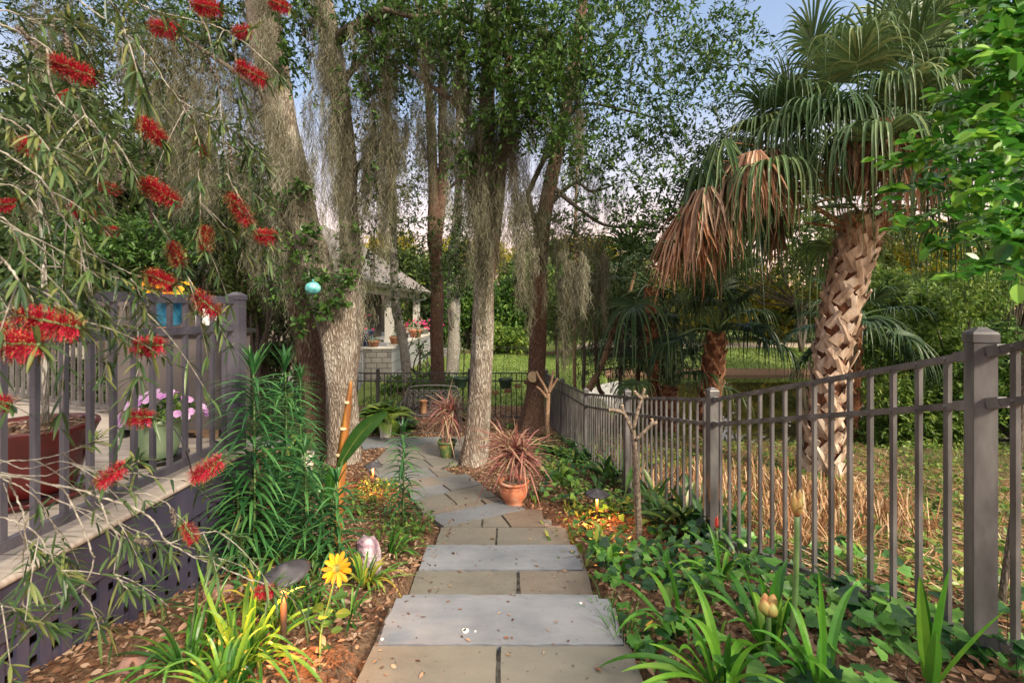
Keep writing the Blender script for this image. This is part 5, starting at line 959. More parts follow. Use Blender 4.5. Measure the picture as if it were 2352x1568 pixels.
for px, py, n, L, wd, lab, le in ((1548, 1462, 12, .56, .034, 'amaryllis with upright left-leaning leaves left of the budding one', (-.3, 0)), (1768, 1500, 17, .66, .044, 'big amaryllis carrying the fat pink bud', (0, 0)), (1655, 1590, 15, .60, .04, 'amaryllis at the bottom edge below the fat bud', (-.1, 0)),
                               (1655, 1335, 11, .5, .032, 'amaryllis at the foot of the second fence post', (0, 0)), (1905, 1625, 12, .56, .036, 'amaryllis low at the bottom edge right of the fat bud', (.25, 0)), (1640, 1490, 7, .24, .02, 'small young amaryllis between the two big clumps', (0, 0))):
    strap(px, py, n, L, wd, lab, 'bright', 'amaryllis', 'amaryllis', el=1.12, droop=.6, group=AM, lean=le)
strap(2135, 1590, 5, .42, .042, 'single tall sword-like leaf plant before the near fence post', 'bright', 'amaryllis', 'amaryllis', el=1.5, droop=.1, spread=.01, group=AM)
strap(2260, 1640, 5, .34, .075, 'broad-leaved plant in the bottom right corner', 'lilyleaf', 'leafy plant', 'broad_leaf_plant', el=1.0, droop=.5, d=1.05)
def budstem(base, top, d, label, bw=.028, bh=.075, mat='bud', open_=True):
    a = W(base[0], base[1], d); a[2] = min(a[2], float(H(a[0], a[1]))); b_ = W(top[0], top[1], d); t = T('flower_bud', label, 'flower bud', a); s = MB(); s.tube(smooth_path([a, (a + b_) / 2 + [.01, 0, 0], b_], 10), np.linspace(.0125, .0095, 10), 10); s.build('stem', M['greenstem'], t, True)
    for k in range(4 if open_ else 2):
        m_ = MB(); az = k * 1.7; off = np.array([math.cos(az), math.sin(az), 0]) * bw * .28; tt = np.linspace(0, 1, 9); pr = np.sin(np.pi * (tt * .92 + .06)) ** .8 * bw * .42
        pts = b_ + off * (.3 + tt[:, None]) + np.c_[np.zeros(9), np.zeros(9), tt * bh * (1 - .1 * k)]; m_.tube(pts, pr, 8, bump=.06, seed=k); m_.build('bud', M[mat], t, True)
    m_ = MB(); m_.ribbons([b_, b_, b_], [(.5, 0, 1), (-.5, .1, 1), (0, -.5, 1)], bh * .6, bw * .8, K=5, droop=.1); m_.build('bract', M['boot_red'], t)
budstem((1752, 1520), (1765, 1412), 1.9, 'fat pink and green amaryllis bud on a short stem', .062, .088); budstem((1812, 1480), (1830, 1185), 1.85, 'tall closed amaryllis bud on a long pale stem', .036, .11)
budstem((1648, 1340), (1645, 1218), 3.3, 'slim red amaryllis bud beside the second fence post', .022, .11, 'redbud', False)
def broad(px, py, n, L, wd, label, mat='aspi', name='cast_iron_plant', d=None, group=None, el=1.0, droop=.55, spread=.12):
    p = G(px, py) if d is None else W(px, py, d); p[2] = float(H(p[0], p[1])); t = T(name, label, 'leafy plant', p, group); lv = MB(); az = rng.uniform(0, 6.28, n); e = rng.normal(el, .25, n)
    dv = np.c_[np.cos(az) * np.cos(e), np.sin(az) * np.cos(e), np.sin(e)]; b_ = p + np.c_[rng.normal(0, spread, (n, 2)), np.zeros(n)]
    lv.ribbons(b_, dv, L * rng.uniform(.7, 1.1, n), wd * rng.uniform(.8, 1.1, n), K=10, droop=droop * rng.uniform(.5, 1.3, n), fold=.3, prof=[.1, .12, .3, .75, 1, 1, .85, .6, .3, .03], curl=.08); lv.build('leaves', M[mat], t); return t
CI = 'cast-iron plants along the foot of the fence'
for px, py, n, lab in ((1580, 1225, 60, 'dark broad-leaved clump left of the second fence post'), (1500, 1190, 34, 'broad-leaved clump behind the pruned pale sapling'), (1410, 1120, 46, 'brown-tipped broad-leaved clump by the third fence post'), (1375, 1075, 34, 'broad-leaved clump farther along, before the fourth post'), (1340, 1040, 24, 'small broad-leaved clump near the far fence corner'), (1640, 1240, 22, 'broad-leaved clump poking through the pickets beside the second post')):
    broad(px, py, n, .66, .07, lab, group=CI)
for px, py, n, L, wd, mt, lab in ((1375, 1245, 20, .26, .05, 'lime', 'bright spotted-leaf plant in front of the right mushroom light'), (1295, 1225, 26, .22, .03, 'lime', 'feathery yellow-green plant at the path edge by the tan flagstones'), (1345, 1010, 20, .35, .05, 'bush', 'strap fern below the far fence corner'), (1290, 1085, 26, .28, .04, 'bush', 'dark fern behind the terracotta pot'),
                           (1445, 1180, 20, .3, .05, 'aspi', 'dark leafy plant right of the mushroom light'), (860, 1150, 40, .16, .02, 'yellowstrap', 'yellow-leaved low plant under the middle mushroom light'), (885, 1180, 30, .14, .02, 'lilyleaf', 'low green plant beside the lone lily stalk'), (760, 1330, 20, .22, .03, 'bush', 'leafy tuft below the orange flower stalk'), (700, 1330, 24, .25, .03, 'aspi', 'dark leafy plant behind the near mushroom light'), (1180, 985, 30, .3, .03, 'bush', 'dark leafy plant at the foot of the sawn oak'), (1330, 1180, 30, .2, .03, 'lime', 'lit yellow-green leaves around the right mushroom light')):
    broad(px, py, n, L, wd, lab, mt, 'leafy_plant', spread=.09)
for px, py, n, L, wd, mt, lab in ((1320, 1280, 18, .2, .045, 'lime', 'light green low plant beside the second bluestone step'), (1400, 1300, 20, .24, .05, 'bright', 'bright leafy plant in the ivy below the mushroom light'), (1520, 1330, 20, .26, .05, 'bright', 'bright leafy plant at the foot of the pruned pale sapling'),
                           (1600, 1400, 14, .24, .05, 'lime', 'yellow-green leafy plant between the sapling and the budding amaryllis'), (1240, 1150, 22, .2, .03, 'bush', 'green fern-like plant right of the terracotta pot'), (1260, 1085, 26, .3, .035, 'lime', 'yellowish fern clump behind the terracotta pot'), (1310, 1130, 24, .3, .05, 'bush', 'strap-leaved clump left of the right mushroom light'), (1460, 1100, 26, .45, .06, 'aspi', 'dark glossy clump at the third fence post'), (1700, 1300, 20, .4, .05, 'strap', 'green strap clump behind the fence pickets'),
                           (820, 1190, 30, .2, .03, 'bush', 'green bed plant left of the lone lily stalk'), (870, 1120, 26, .2, .02, 'lime', 'lit green plant under the middle mushroom light'), (900, 1225, 20, .18, .02, 'bush', 'small green plant at the left edge of the diagonal stone'), (640, 1370, 24, .26, .03, 'lilyleaf', 'dark green low plant behind the near mushroom light'), (960, 1100, 14, .14, .02, 'bush', 'tiny plant at the left edge of the far path'), (1330, 1070, 26, .42, .045, 'aspi', 'dark strap clump between the tan sapling and the fence')):
    broad(px, py, n, L, wd, lab, mt, 'leafy_plant', spread=.09)
for px, py, n, L, wd, mt, lab in LATE: broad(px, py, n, L, wd, lab, mt, 'leafy_plant', spread=.15)
def fern(px, py, d, n, L, label, mat='lime', pot=None, el=.9, name='fern'):
    p = W(px, py, d); 
    if pot is None: p[2] = float(H(p[0], p[1]))
    t = T(name, label, 'fern' if name == 'fern' else 'palm plant', p); lv = MB()
    for k in range(n):
        az = rng.uniform(0, 6.28); e = rng.normal(el, .25); dv = np.array([math.cos(az) * math.cos(e), math.sin(az) * math.cos(e), math.sin(e)]); tt = np.linspace(.2, 1, 22); l = L * rng.uniform(.7, 1.1)
        q = p + dv * (l * tt)[:, None]; q[:, 2] -= l * .55 * tt ** 2; sdv = np.cross(dv, [0, 0, 1]); sdv /= np.linalg.norm(sdv); 
        for sg in (-1, 1): lv.ribbons(q, sdv * sg + dv * .55, l * .30 * np.sin(np.pi * np.clip(tt, 0, .93)) + .02, .03, K=4, droop=.35, prof=[.5, 1, .7, .1], r=rng.random())
        lv.ribbons([p], [dv], l, .006, K=8, droop=.55, r=.1)
    lv.build('fronds', M[mat], t); return t
fern(884, 958, 8.2, 44, .62, 'bright green parlour palm growing in the tall white planter', 'lime', True, name='parlour_palm', el=.9)
fern(905, 975, 8.9, 24, .8, 'darker green parlour palm beside the bench armrest', 'bush', name='parlour_palm', el=1.0)
fern(1075, 905, 10.5, 22, .7, 'small palm frond tuft under the left hanging pot', 'lime'); fern(1276, 1060, 7.2, 14, .4, 'grey-green fern frond tuft left of the fence plants', 'bush'); fern(1290, 1120, 5.6, 12, .35, 'dark green fern right of the terracotta pot', 'bush')
fern(740, 1075, 5.6, 14, .35, 'sago seedling with a shaggy trunk right of the round white pot', 'bush'); 

# bird of paradise with an orange stalk and one big leaf
t = T('bird_of_paradise', 'tall orange-brown flower stalk with one big ribbed green leaf', 'plant', G(775, 1240))
b = MB(); P = np.array([W(772, 1255, 3.35), W(776, 1180, 3.35), W(783, 1090, 3.35), (W(792, 990, 3.35)), W(800, 925, 3.35), W(806, 875, 3.35)]); b.tube(smooth_path(P, 24), np.interp(np.linspace(0, 1, 24), [0, .2, .5, .8, 1], [.045, .040, .034, .022, .008]), 12, bump=.07, seed=2); b.build('stalk', M['orange_stalk'], t, True)
for y, r_ in ((925, .018), (985, .026), (1045, .03)): 
    b = MB(); c = W(803 - (y - 875) * .13, y, 3.33); b.lathe([(r_ * .2, -.012), (r_, -.004), (r_, .01), (r_ * .3, .014)], c, 12); b.build('node', M['cutwood'], t, True)
def bigleaf(root, a, b_, wd, mat, name='leaf', K=16, sag=.06):
    m_ = MB(); tt = np.linspace(0, 1, K); c = a + (b_ - a) * tt[:, None]; c[:, 2] += np.sin(tt * np.pi) * sag; dv = (b_ - a) / np.linalg.norm(b_ - a); sd_ = np.cross(dv, [0.15, -1, .25]); sd_ /= np.linalg.norm(sd_); nn = np.cross(sd_, dv)
    hw = wd / 2 * np.sin(np.pi * (tt * .93 + .05)) ** .7; rows = []
    for s_ in (-1, -.5, 0, .5, 1): rows.append(c + sd_ * (hw * s_)[:, None] + nn * (abs(s_) * hw * .45 + .003 * np.sin(np.arange(K) * 3.1) * abs(s_))[:, None])
    v = np.stack(rows, 1); i = (np.arange(K - 1) * 5)[:, None] + np.arange(4)[None]; m_.add(v, None, np.stack([i, i + 1, i + 6, i + 5], -1).reshape(-1, 4), .35); m_.tube(c - nn * .003, np.linspace(.007, .002, K), 6, r=.9); return m_.build(name, mat, root, True)
bigleaf(t, W(779, 1070, 3.3), W(889, 946, 3.25), .115, M['aspi'], K=22)
b = MB(); b.tube(smooth_path([W(762, 1250, 3.3), W(766, 1150, 3.3), W(779, 1072, 3.3)], 10), np.linspace(.016, .007, 10), 7); b.build('leaf_stalk', M['greenstem'], t, True)
bigleaf(t, W(752, 1170, 3.28), W(768, 1075, 3.25), .07, M['strap'])
t = T('young_banana_plant', 'upright broad yellow-green leaf standing behind the round white pot', 'plant', G(690, 1180)); 
for a, b_, wd in (((680, 1120), (682, 1010), .10), ((700, 1110), (665, 1030), .07), ((672, 1190), (690, 1080), .08)): bigleaf(t, W(*a, 4.2), W(*b_, 4.2), wd, M['lime'])
# yellow daisy
t = T('yellow_daisy', 'tall yellow daisy with a green centre beside the near mushroom light', 'flower', G(735, 1545)); hd = W(773, 1305, 2.0); b = MB(); b.tube(smooth_path([G(735, 1545), W(738, 1450, 2.0), W(757, 1380, 2.0), hd + [0, .01, -.005]], 16), .005, 7); b.build('stem', M['greenstem'], t, True)
fn = np.array([.08, -.82, .56]); u = np.cross(fn, [0, 0, 1]); u /= np.linalg.norm(u); v_ = np.cross(fn, u); b = MB()
for k in range(13):
    a = k / 13 * 6.283 + random.uniform(-.08, .08); dv = u * math.cos(a) + v_ * math.sin(a) + fn * random.uniform(-.35, .22); b.leaves([hd + dv * .008], [dv], [fn + usph(1)[0] * .25], .062 * random.uniform(.8, 1.12), [(0, 0), (.2, .10), (.6, .17), (.88, .12), (1, 0), (.88, -.12), (.6, -.17), (.2, -.10)], random.random(), -.15)
b.build('petals', M['pansy'], t); b = MB(); b.tube([hd - fn * .004, hd + fn * .008, hd + fn * .016], [.016, .017, .008], 12, bump=.05); b.build('flower_centre', M['daisyeye'], t, True)
b = MB(); q = np.array([W(742, 1400, 2), W(765, 1375, 2), W(738, 1440, 2), W(735, 1480, 2), W(760, 1450, 2), W(748, 1500, 2), W(770, 1410, 2), W(730, 1420, 2)]); b.leaves(q, usph(8) * [1, 1, .3], [0, -.5, 1], rng.uniform(.05, .08, 8), OVAL); b.build('leaves', M['bush'], t)
# pruned saplings
t = T('pruned_sapling', 'pale pruned sapling with stubby cut branches in the ivy by the right fence', 'sapling', G(1468, 1250)); D_ = 3.75
b = MB(); b.tube(smooth_path([W(1469, 1262, D_), W(1465, 1180, D_), W(1462, 1100, D_), W(1459, 1040, D_), W(1453, 985, D_)], 22), np.linspace(.029, .020, 22), 12, bump=.10, seed=4); b.build('trunk', M['palestem'], t, True)
for P in ([(1453, 990), (1440, 962), (1432, 945), (1429, 930)], [(1434, 948), (1415, 942), (1400, 941)], [(1454, 985), (1463, 948), (1472, 920), (1480, 893)], [(1474, 915), (1462, 905), (1458, 898)], [(1476, 912), (1487, 910)], [(1460, 1010), (1478, 992), (1496, 975), (1508, 969)], [(1492, 980), (1498, 968), (1497, 962)]):
    b = MB(); w_ = [W(*p, D_ - .02) for p in P]; b.tube(smooth_path(w_, 9), np.linspace(.016, .0115, 9), 9, bump=.12, seed=6); o = b.build('branch', M['palestem'], t, True); c = MB(); dv = w_[-1] - w_[-2]; dv /= np.linalg.norm(dv); c.tube([w_[-1], w_[-1] + dv * .003], [.011, .0105], 9); c.build('cut_end', M['cutwood'], o)
t = T('pruned_sapling', 'tan pruned sapling with thin forked cut branches near the sawn oak', 'sapling', G(1258, 1011)); D_ = 7.9
b = MB(); b.tube(smooth_path([W(1258, 1016, D_), W(1257, 960, D_), W(1258, 930, D_), W(1259, 903, D_)], 14), np.linspace(.045, .036, 14), 10, bump=.05); b.build('trunk', M['sapling'], t, True)
for P in ([(1259, 905), (1248, 882), (1237, 864), (1232, 852)], [(1259, 905), (1265, 880), (1272, 850)], [(1260, 902), (1272, 882), (1281, 868)], [(1257, 914), (1244, 898), (1232, 887)]): b = MB(); b.tube(smooth_path([W(*p, D_) for p in P], 8), np.linspace(.030, .017, 8), 8); b.build('branch', M['sapling'], t, True)

# ================================================================= POTS
def pot(name, label, c, prof, mat, soil=None, cat='pot', sx=1, sy=1, n=32, parent=None):
    c = np.array(c, float); t = T(name, label, cat, c); b = MB(); b.lathe(prof, c, n, sx=sx, sy=sy); b.build('body', mat, t, True)
    if soil: 
        b = MB(); r_, z = soil; b.lathe([(r_, z), (r_ * .6, z + .006), (.002, z + .01)], c, n, sx=sx, sy=sy); b.build('soil', M['soil'], t, True)
    return t
c = W(1180, 1160, 4.8); c[2] = CZ - float(path_h(4.8)) if False else c[2]
t = pot('terracotta_pot', 'weathered terracotta pot holding a red dracaena at the path edge', c, [(.0, 0), (.085, 0), (.095, .012), (.088, .03), (.10, .06), (.135, .11), (.147, .16), (.143, .205), (.132, .228), (.136, .238), (.160, .246), (.165, .262), (.158, .270), (.135, .268), (.128, .235), (.12, .2)], M['terra'], (.126, .235))
b = MB(); 
for k in range(10):
    a = np.linspace(0, .55, 8) + k * .628; b.tube(np.c_[np.cos(a) * .146, np.sin(a) * .146, .200 + .014 * np.abs(np.sin((a - k * .628) / .55 * 3.14))] + c, .004, 5)
b.build('relief_band', M['terra'], t, True)
def dracaena(c, hs, R, n, label, name='red_dracaena', ll=.36):
    c = np.array(c, float); t = T(name, label, 'plant', c)
    for i, (dx, dy, h) in enumerate(hs):
        b = MB(); top = c + [dx, dy, h]; b.tube(smooth_path([c + [dx * .25, dy * .25, -.02], c + [dx * .6, dy * .6, h * .5], top], 10), .009, 7, bump=.05); b.build('cane', M['palestem'], t, True)
        m_ = MB(); d = usph(n); d[:, 2] = d[:, 2] * .8 + .22; b0 = top + [0, 0, .0] + d * .015 + np.c_[np.zeros((n, 2)), rng.uniform(-.06, .07, n)]; m_.ribbons(b0, d, ll * rng.uniform(.6, 1.1, n), .018, K=7, droop=rng.uniform(.1, .5, n), fold=.4, prof=[.7, 1, 1, .9, .75, .5, .05]); m_.build('leaf_head', M['draca'], t)
dracaena(c + [0, 0, .24], [(-.03, 0, .26), (.03, .03, .33), (.10, -.02, .28), (-.08, .03, .36)], .35, 46, 'red-pink dracaena growing in the weathered terracotta pot', ll=.46)
c = W(1026, 1051, 6.75); pot('green_pot', 'olive green glazed pot holding a red dracaena beside the central oak', c, [(0, 0), (.075, 0), (.082, .01), (.10, .08), (.122, .17), (.132, .225), (.135, .235), (.150, .238), (.152, .258), (.140, .262), (.124, .255), (.12, .22)], M['olivepot'], (.118, .235))
dracaena(c + [0, 0, .24], [(-.05, 0, .42), (.0, .04, .50), (.06, 0, .40), (.10, .02, .46)], .35, 44, 'red dracaena on bare canes in the olive green pot before the bench', ll=.46)
c = W(886, 1004, 8.2); t = T('white_planter', 'tall tapering square white planter left of the bench', 'planter', c); b = MB()
def sqp(b, c, R): 
    v = []; 
    for w_, z in R: v += [c + [-w_, -w_, z], c + [w_, -w_, z], c + [w_, w_, z], c + [-w_, w_, z]]
    b.add(v, None, [(i * 4 + k, i * 4 + (k + 1) % 4, (i + 1) * 4 + (k + 1) % 4, (i + 1) * 4 + k) for i in range(len(R) - 1) for k in range(4)])
sqp(b, c, [(.07, 0), (.075, .01), (.098, .36), (.10, .375), (.088, .375), (.084, .34)]); b.build('body', M['whitepot'], t); b = MB(); b.box(c + [-.084, -.084, .32], c + [.084, .084, .341]); b.build('soil', M['soil'], t)
c = W(699, 1080, 4.9); pot('white_pot', 'round white pot among the lily stalks', c, [(0, 0), (.08, 0), (.09, .01), (.098, .17), (.10, .19), (.092, .19), (.088, .16)], M['whitepot'], (.088, .165))
broad(699, 1040, 12, .28, .05, 'yellow-leaved houseplant growing in the round white pot', 'lime', 'potted_plant', d=4.9) if False else None
t = T('potted_plant', 'yellow-leaved plant growing in the round white pot', 'plant', W(699, 1046, 4.9)); b = MB(); n = 10; b.leaves(W(690, 1035, 4.9) + rng.normal(0, .05, (n, 3)), usph(n) * [1, .4, .5] + [0, 0, .6], usph(n) * .5 + [0, -1, .4], .12, OVAL, rng.uniform(.6, 1, n)); b.build('leaves', M['lime'], t); b = MB(); b.ribbons([W(699, 1048, 4.9)] * 6, usph(6) * .3 + [0, 0, 1], .12, .008, K=4, droop=.1); b.build('stems', M['greenstem'], t)

# mushroom path lights
def pathlight(px, py, capw, base_py, d, label, tiltv=(0, 0)):
    top = W(px, py, d); r_ = capw / 2 / F * d; base = W(px, base_py, d); base[2] = min(base[2], float(H(base[0], base[1])) + .01); t = T('path_light', label, 'garden light', base, 'mushroom path lights')
    b = MB(); hh = r_ * .30; b.lathe([(r_ * .98, -hh * .75), (r_, -hh * .72), (r_ * .8, -hh * .35), (r_ * .45, hh * .12), (r_ * .26, hh * .35), (r_ * .2, hh * .62), (r_ * .1, hh * .78), (0, hh * .8)], (0, 0, 0), 30); b.lathe([(r_ * .97, -hh * .78), (r_ * .5, -hh * .15), (.01, -.004)], (0, 0, 0), 30)
    o = b.build('cap', M['cap'], None, True); o.parent = t; o.location = tuple(top - base); o.rotation_euler = (tiltv[0], tiltv[1], 0)
    b = MB(); b.tube([base - [0, 0, .05], top - [0, 0, .01]], .0135 if r_ > .09 else .011, 12); b.build('stake', M['stake'], t, True)
    b = MB(); b.lathe([(.02, 0), (.02, .03), (.0, .032)], top - [0, 0, hh * .5 + .035], 14); b.build('bulb', M['lamp'], t, True)
    l = bpy.data.lights.new('path_light_glow', 'POINT'); l.energy = 6.0 if r_ < .115 and d > 3 else 7.0; l.color = (1, .36, .08); l.shadow_soft_size = .02; lo = bpy.data.objects.new('glow', l); COL.objects.link(lo); lo.parent = t; lo.location = tuple(top - base - np.array([0, 0, hh + .02])); 
    lo.location[1] -= .035
pathlight(652, 1308, 112, 1478, 1.95, 'near mushroom path light with a bent dark cap by the yellow daisy', (math.radians(6), math.radians(-9)))
pathlight(857, 1064, 43, 1112, 5.3, 'middle mushroom path light left of the path by the big oak'); pathlight(1371, 1128, 56, 1200, 4.4, 'right mushroom path light standing in the ivy behind the steps')

# rocks
def rock(name, label, px, py, w_, h_, d, mat, seed, cat='rock'):
    c = W(px, py, d); c[2] = float(H(c[0], c[1])) - .02; g_ = np.random.default_rng(seed); b = MB(); n, m_ = 14, 9; V = []
    dirs = g_.normal(size=(16, 3)); dirs /= np.linalg.norm(dirs, axis=1)[:, None]; off = g_.uniform(.62, .95, 16); off[0] = 1.0; dirs[0] = (.12, 0, 1)
    for i in range(m_):
        for j in range(n):
            th = math.pi * i / (m_ - 1); ph = 2 * math.pi * j / n; v = np.array([math.sin(th) * math.cos(ph), math.sin(th) * math.sin(ph), math.cos(th)]); k = (dirs @ v); rr = np.min(np.where(k > .05, off / np.maximum(k, .05), 9)); V.append(c + v * min(rr, 1.35) * [w_ / 2, w_ / 2.4, h_ * .8] + [0, 0, h_ * .25])
    f = [(i * n + j, (i + 1) * n + j, (i + 1) * n + (j + 1) % n, i * n + (j + 1) % n) for i in range(m_ - 1) for j in range(n)]; b.add(V, None, f); tag(b.build(name, mat), label, cat)
rock('quartz_rock', 'pointed purple and white crystal rock in the bed left of the steps', 848, 1250, .21, .25, 3.1, M['quartz'], 12); rock('brown_rock', 'smooth brown rock at the foot of the deck lattice', 300, 1545, .16, .07, 1.9, M['brownrock'], 8)
rock('brown_rock', 'reddish-brown stone below the lattice behind the daylilies', 500, 1375, .15, .08, 2.6, M['brownrock'], 9)
# glass ball
t = T('glass_ball', 'turquoise mottled glass ball hanging before the pale oak', 'ornament', W(719, 662, 5.7)); b = MB(); c = W(719, 662, 5.7); a = np.linspace(-math.pi / 2, math.pi / 2, 16); b.lathe(np.c_[np.cos(a) * .094, np.sin(a) * .083], c, 28); b.build('ball', M['teal'], t, True)
b = MB(); b.tube([c + [0, 0, .08], c + [0, 0, .11]], .012, 8); b.build('neck', M['teal'], t, True); b = MB(); b.tube([c + [0, 0, .11], c + [.01, .01, .5]], .0015, 5); b.build('string', M['black'], t, True)

# bench
c = W(985, 1002, 8.6); t = T('iron_bench', 'ornate black cast-iron bench before the low fence', 'bench', c); z0 = c[2]; x0, x1 = c[0] - .50, c[0] + .58; yF, yB = 8.45, 8.85
b = MB(); 
for k in range(9): b.bar((x0 + .03, yF + k * .045, z0 + .43 - .008 * abs(k - 4) * 0), (x1 - .03, yF + k * .045, z0 + .43), .022, .012)
for k in range(16): xx = x0 + .04 + k * (x1 - x0 - .08) / 15; b.bar((xx, yF, z0 + .441), (xx, yF + .37, z0 + .441), .018, .008)
b.build('seat', M['benchiron'], t); b = MB(); tt = np.linspace(0, 1, 30); top = .86 + .06 * np.sin(tt * np.pi) ** .6 ; pts = np.c_[x0 + (x1 - x0) * tt, np.full(30, yB + .03), z0 + .44 + (top - .44) * np.clip(np.minimum(tt, 1 - tt) * 14, 0, 1) ** .5]; b.tube(pts, .018, 8); b.build('back_frame', M['benchiron'], t, True)
b = MB(); g_ = random.Random(3)
def scroll(b, cx_, cz_, r_, s, y): a = np.linspace(0, 9, 26); rr = r_ * (1 - a / 10.5); b.tube(np.c_[cx_ + s * np.cos(a) * rr, np.full(26, y), cz_ + np.sin(a) * rr], .010, 5, cap=False)
for i in range(10):
    for j in range(4): scroll(b, x0 + .075 + i * .103, z0 + .51 + j * .093, .05, 1 if (i + j) % 2 else -1, yB + .02 - .0 * j)
for i in range(9): b.tube([(x0 + .12 + i * .105, yB + .021, z0 + .45), (x0 + .12 + i * .105, yB + .021, z0 + .85)], .005, 5)
b.bar((x0, yB + .02, z0 + .46), (x1, yB + .02, z0 + .46), .02, .025); b.build('scroll_back', M['benchiron'], t, True)
for x in (x0, x1):
    for y, nm in ((yF, 'leg'), (yB, 'leg')): b = MB(); b.tube(smooth_path([(x, y, z0 - .02), (x, y + .02, z0 + .2), (x, y, z0 + .44)], 8), np.linspace(.014, .02, 8), 7); b.build('leg', M['benchiron'], t, True)
    b = MB(); b.tube(smooth_path([(x, yF, z0 + .43), (x, yF - .03, z0 + .58), (x, yF + .02, z0 + .66), (x, yF + .2, z0 + .65), (x, yB + .03, z0 + .68)], 16), .016, 7); a = np.linspace(0, 8, 22); b.tube(np.c_[np.full(22, x), yF + .05 - .045 * np.cos(a) * (1 - a / 9), z0 + .56 + np.sin(a) * .045 * (1 - a / 9)], .008, 5); b.build('armrest', M['benchiron'], t, True)
b = MB(); b.bar((x0, yF, z0 + .12), (x1, yF, z0 + .12), .012, .014); b.build('stretcher', M['benchiron'], t)
pot('terracotta_cylinder', 'tall reddish clay cylinder standing on the iron bench seat', (c[0] - .10, 8.58, z0 + .446), [(0, 0), (.06, 0), (.062, .01), (.07, .22), (.076, .222), (.077, .245), (.066, .246), (.062, .2)], M['boot_red'], (.062, .21), 'clay pot')

# hanging pots and slatted orchid baskets
def hangpot(px, py, w_, h_, d, topy, label, plant):
    c = W(px, py + h_ / 2, d); r_ = w_ / 2 / F * d; h = h_ / F * d; t = pot('hanging_pot', label, c, [(0, 0), (r_ * .68, 0), (r_ * .72, h * .05), (r_ * .93, h * .8), (r_, h * .82), (r_ * 1.02, h), (r_ * .95, h), (r_ * .9, h * .8)], M['greenplastic'], (r_ * .9, h * .85), 'hanging pot'); tp = W(px, topy, d)
    b = MB(); 
    for a in (0, 2.1, 4.2): b.tube([c + [math.cos(a) * r_, math.sin(a) * r_, h], tp], .003, 4)
    b.build('wires', M['iron'], t)
    t2 = T('potted_plant', plant, 'plant', c + [0, 0, h]); b = MB(); n = 16; b.ribbons([c + [0, 0, h * .85]] * n, usph(n) * [1, 1, .3] + [0, 0, .9], rng.uniform(.15, .4, n), .02, K=6, droop=.5); b.build('leaves', M['lime'], t2)
hangpot(1058, 877, 34, 23, 10.2, 800, 'green hanging pot over the right end of the bench', 'arching plant in the green pot left of the central oak')
hangpot(1161, 880, 33, 22, 9.6, 798, 'green hanging pot between the central and the sawn oaks', 'sparse plant in the green pot right of the central oak')
for px, py, lab in ((1137, 900, 'small slatted wooden basket hanging lowest, nearest the central oak'), (1166, 895, 'small slatted wooden basket directly below the hanging green pot'), (1189, 884, 'small slatted wooden basket right of the hanging green pot'), (1210, 875, 'small slatted wooden basket hanging against the sawn oak')):
    c = W(px, py, 9.45); t = T('slat_basket', lab, 'basket', c, 'hanging slatted baskets'); b = MB()
    for z in (-.04, -.012, .016): 
        for s in (-.055, .055): b.bar(c + [-.065, s, z], c + [.065, s, z], .012, .013); b.bar(c + [s, -.065, z + .014], c + [s, .065, z + .014], .012, .013)
    b.box(c + [-.05, -.05, -.052], c + [.05, .05, -.046]); b.build('slats', M['cedarwood'], t); b = MB(); tp = W(px, 798, 9.45)
    for sx in (-.05, .05): b.tube([c + [sx, 0, .03], tp], .002, 4)
    b.build('wires', M['iron'], t); b = MB(); b.ribbons([c] * 7, usph(7) * [1, 1, .3] + [0, 0, .5], .16, .02, K=5, droop=.5); b.build('orchid_leaves', M['lime'], t)
t = T('hanging_bar', 'thin dark rod strung between the oaks carrying the hanging pots', 'rod', W(1170, 797, 9.5)); b = MB(); b.tube([W(1128, 797, 9.45), W(1226, 800, 9.45)], .008, 6); b.build('rod', M['iron'], t)
t = T('crook_pole', 'dark crook pole holding the pot above the bench end', 'pole', W(1064, 960, 10.2)); b = MB(); b.tube(smooth_path([W(1064, 975, 10.25), W(1064, 880, 10.3), W(1066, 810, 10.3), W(1062, 796, 10.25), W(1058, 800, 10.2)], 16), .012, 7); b.build('pole', M['iron'], t, True)

# ================================================================= DECK THINGS
c = np.array([-2.56, 2.42, ZD + .035]); t = pot('red_planter', 'big oxblood glazed planter on the deck behind the railing', c, [(0, 0), (.17, 0), (.185, .012), (.20, .06), (.27, .36), (.285, .40), (.292, .415), (.288, .432), (.268, .432), (.26, .38)], M['redglaze'], (.26, .385), 'planter', 1.12, 1.0, 40); t.scale = (.9, .9, .82)
b = MB(); b.lathe([(.19, -.034), (.25, -.034), (.262, -.02), (.27, .0), (.262, .002), (.25, -.015), (.0, -.016)], c, 36, sx=1.12); b.build('saucer', M['redglaze'], t, True)
b = MB(); n = 420; a = rng.uniform(0, 6.28, n); rr = np.sqrt(rng.random(n)) * .24; b.leaves(c + np.c_[np.cos(a) * rr, np.sin(a) * rr, .39 + rng.random(n) * .03], np.c_[rng.normal(size=(n, 2)), rng.normal(0, .2, n)], [0, 0, 1], rng.uniform(.03, .06, n), DIA); b.build('bark_mulch', M['litter'], t)
t = T('potted_tree', 'slim mottled trunk growing from the big red planter', 'tree', c + [0, 0, .39]); b = MB(); b.tube(smooth_path([c + [.08, 0, .36], c + [.075, 0, .8], c + [.05, .02, 1.2], c + [.02, .02, 1.7]], 16), np.linspace(.017, .009, 16), 9, bump=.08); b.build('trunk', M['greybark'], t, True); lf, br = MB(), MB(); cluster(lf, br, c + [0, .1, 1.95], (.4, .4, .3), 60, 9, .05, .25); lf.build('crown', M['oak_dark'], t); br.build('twigs', M['branch'], t)
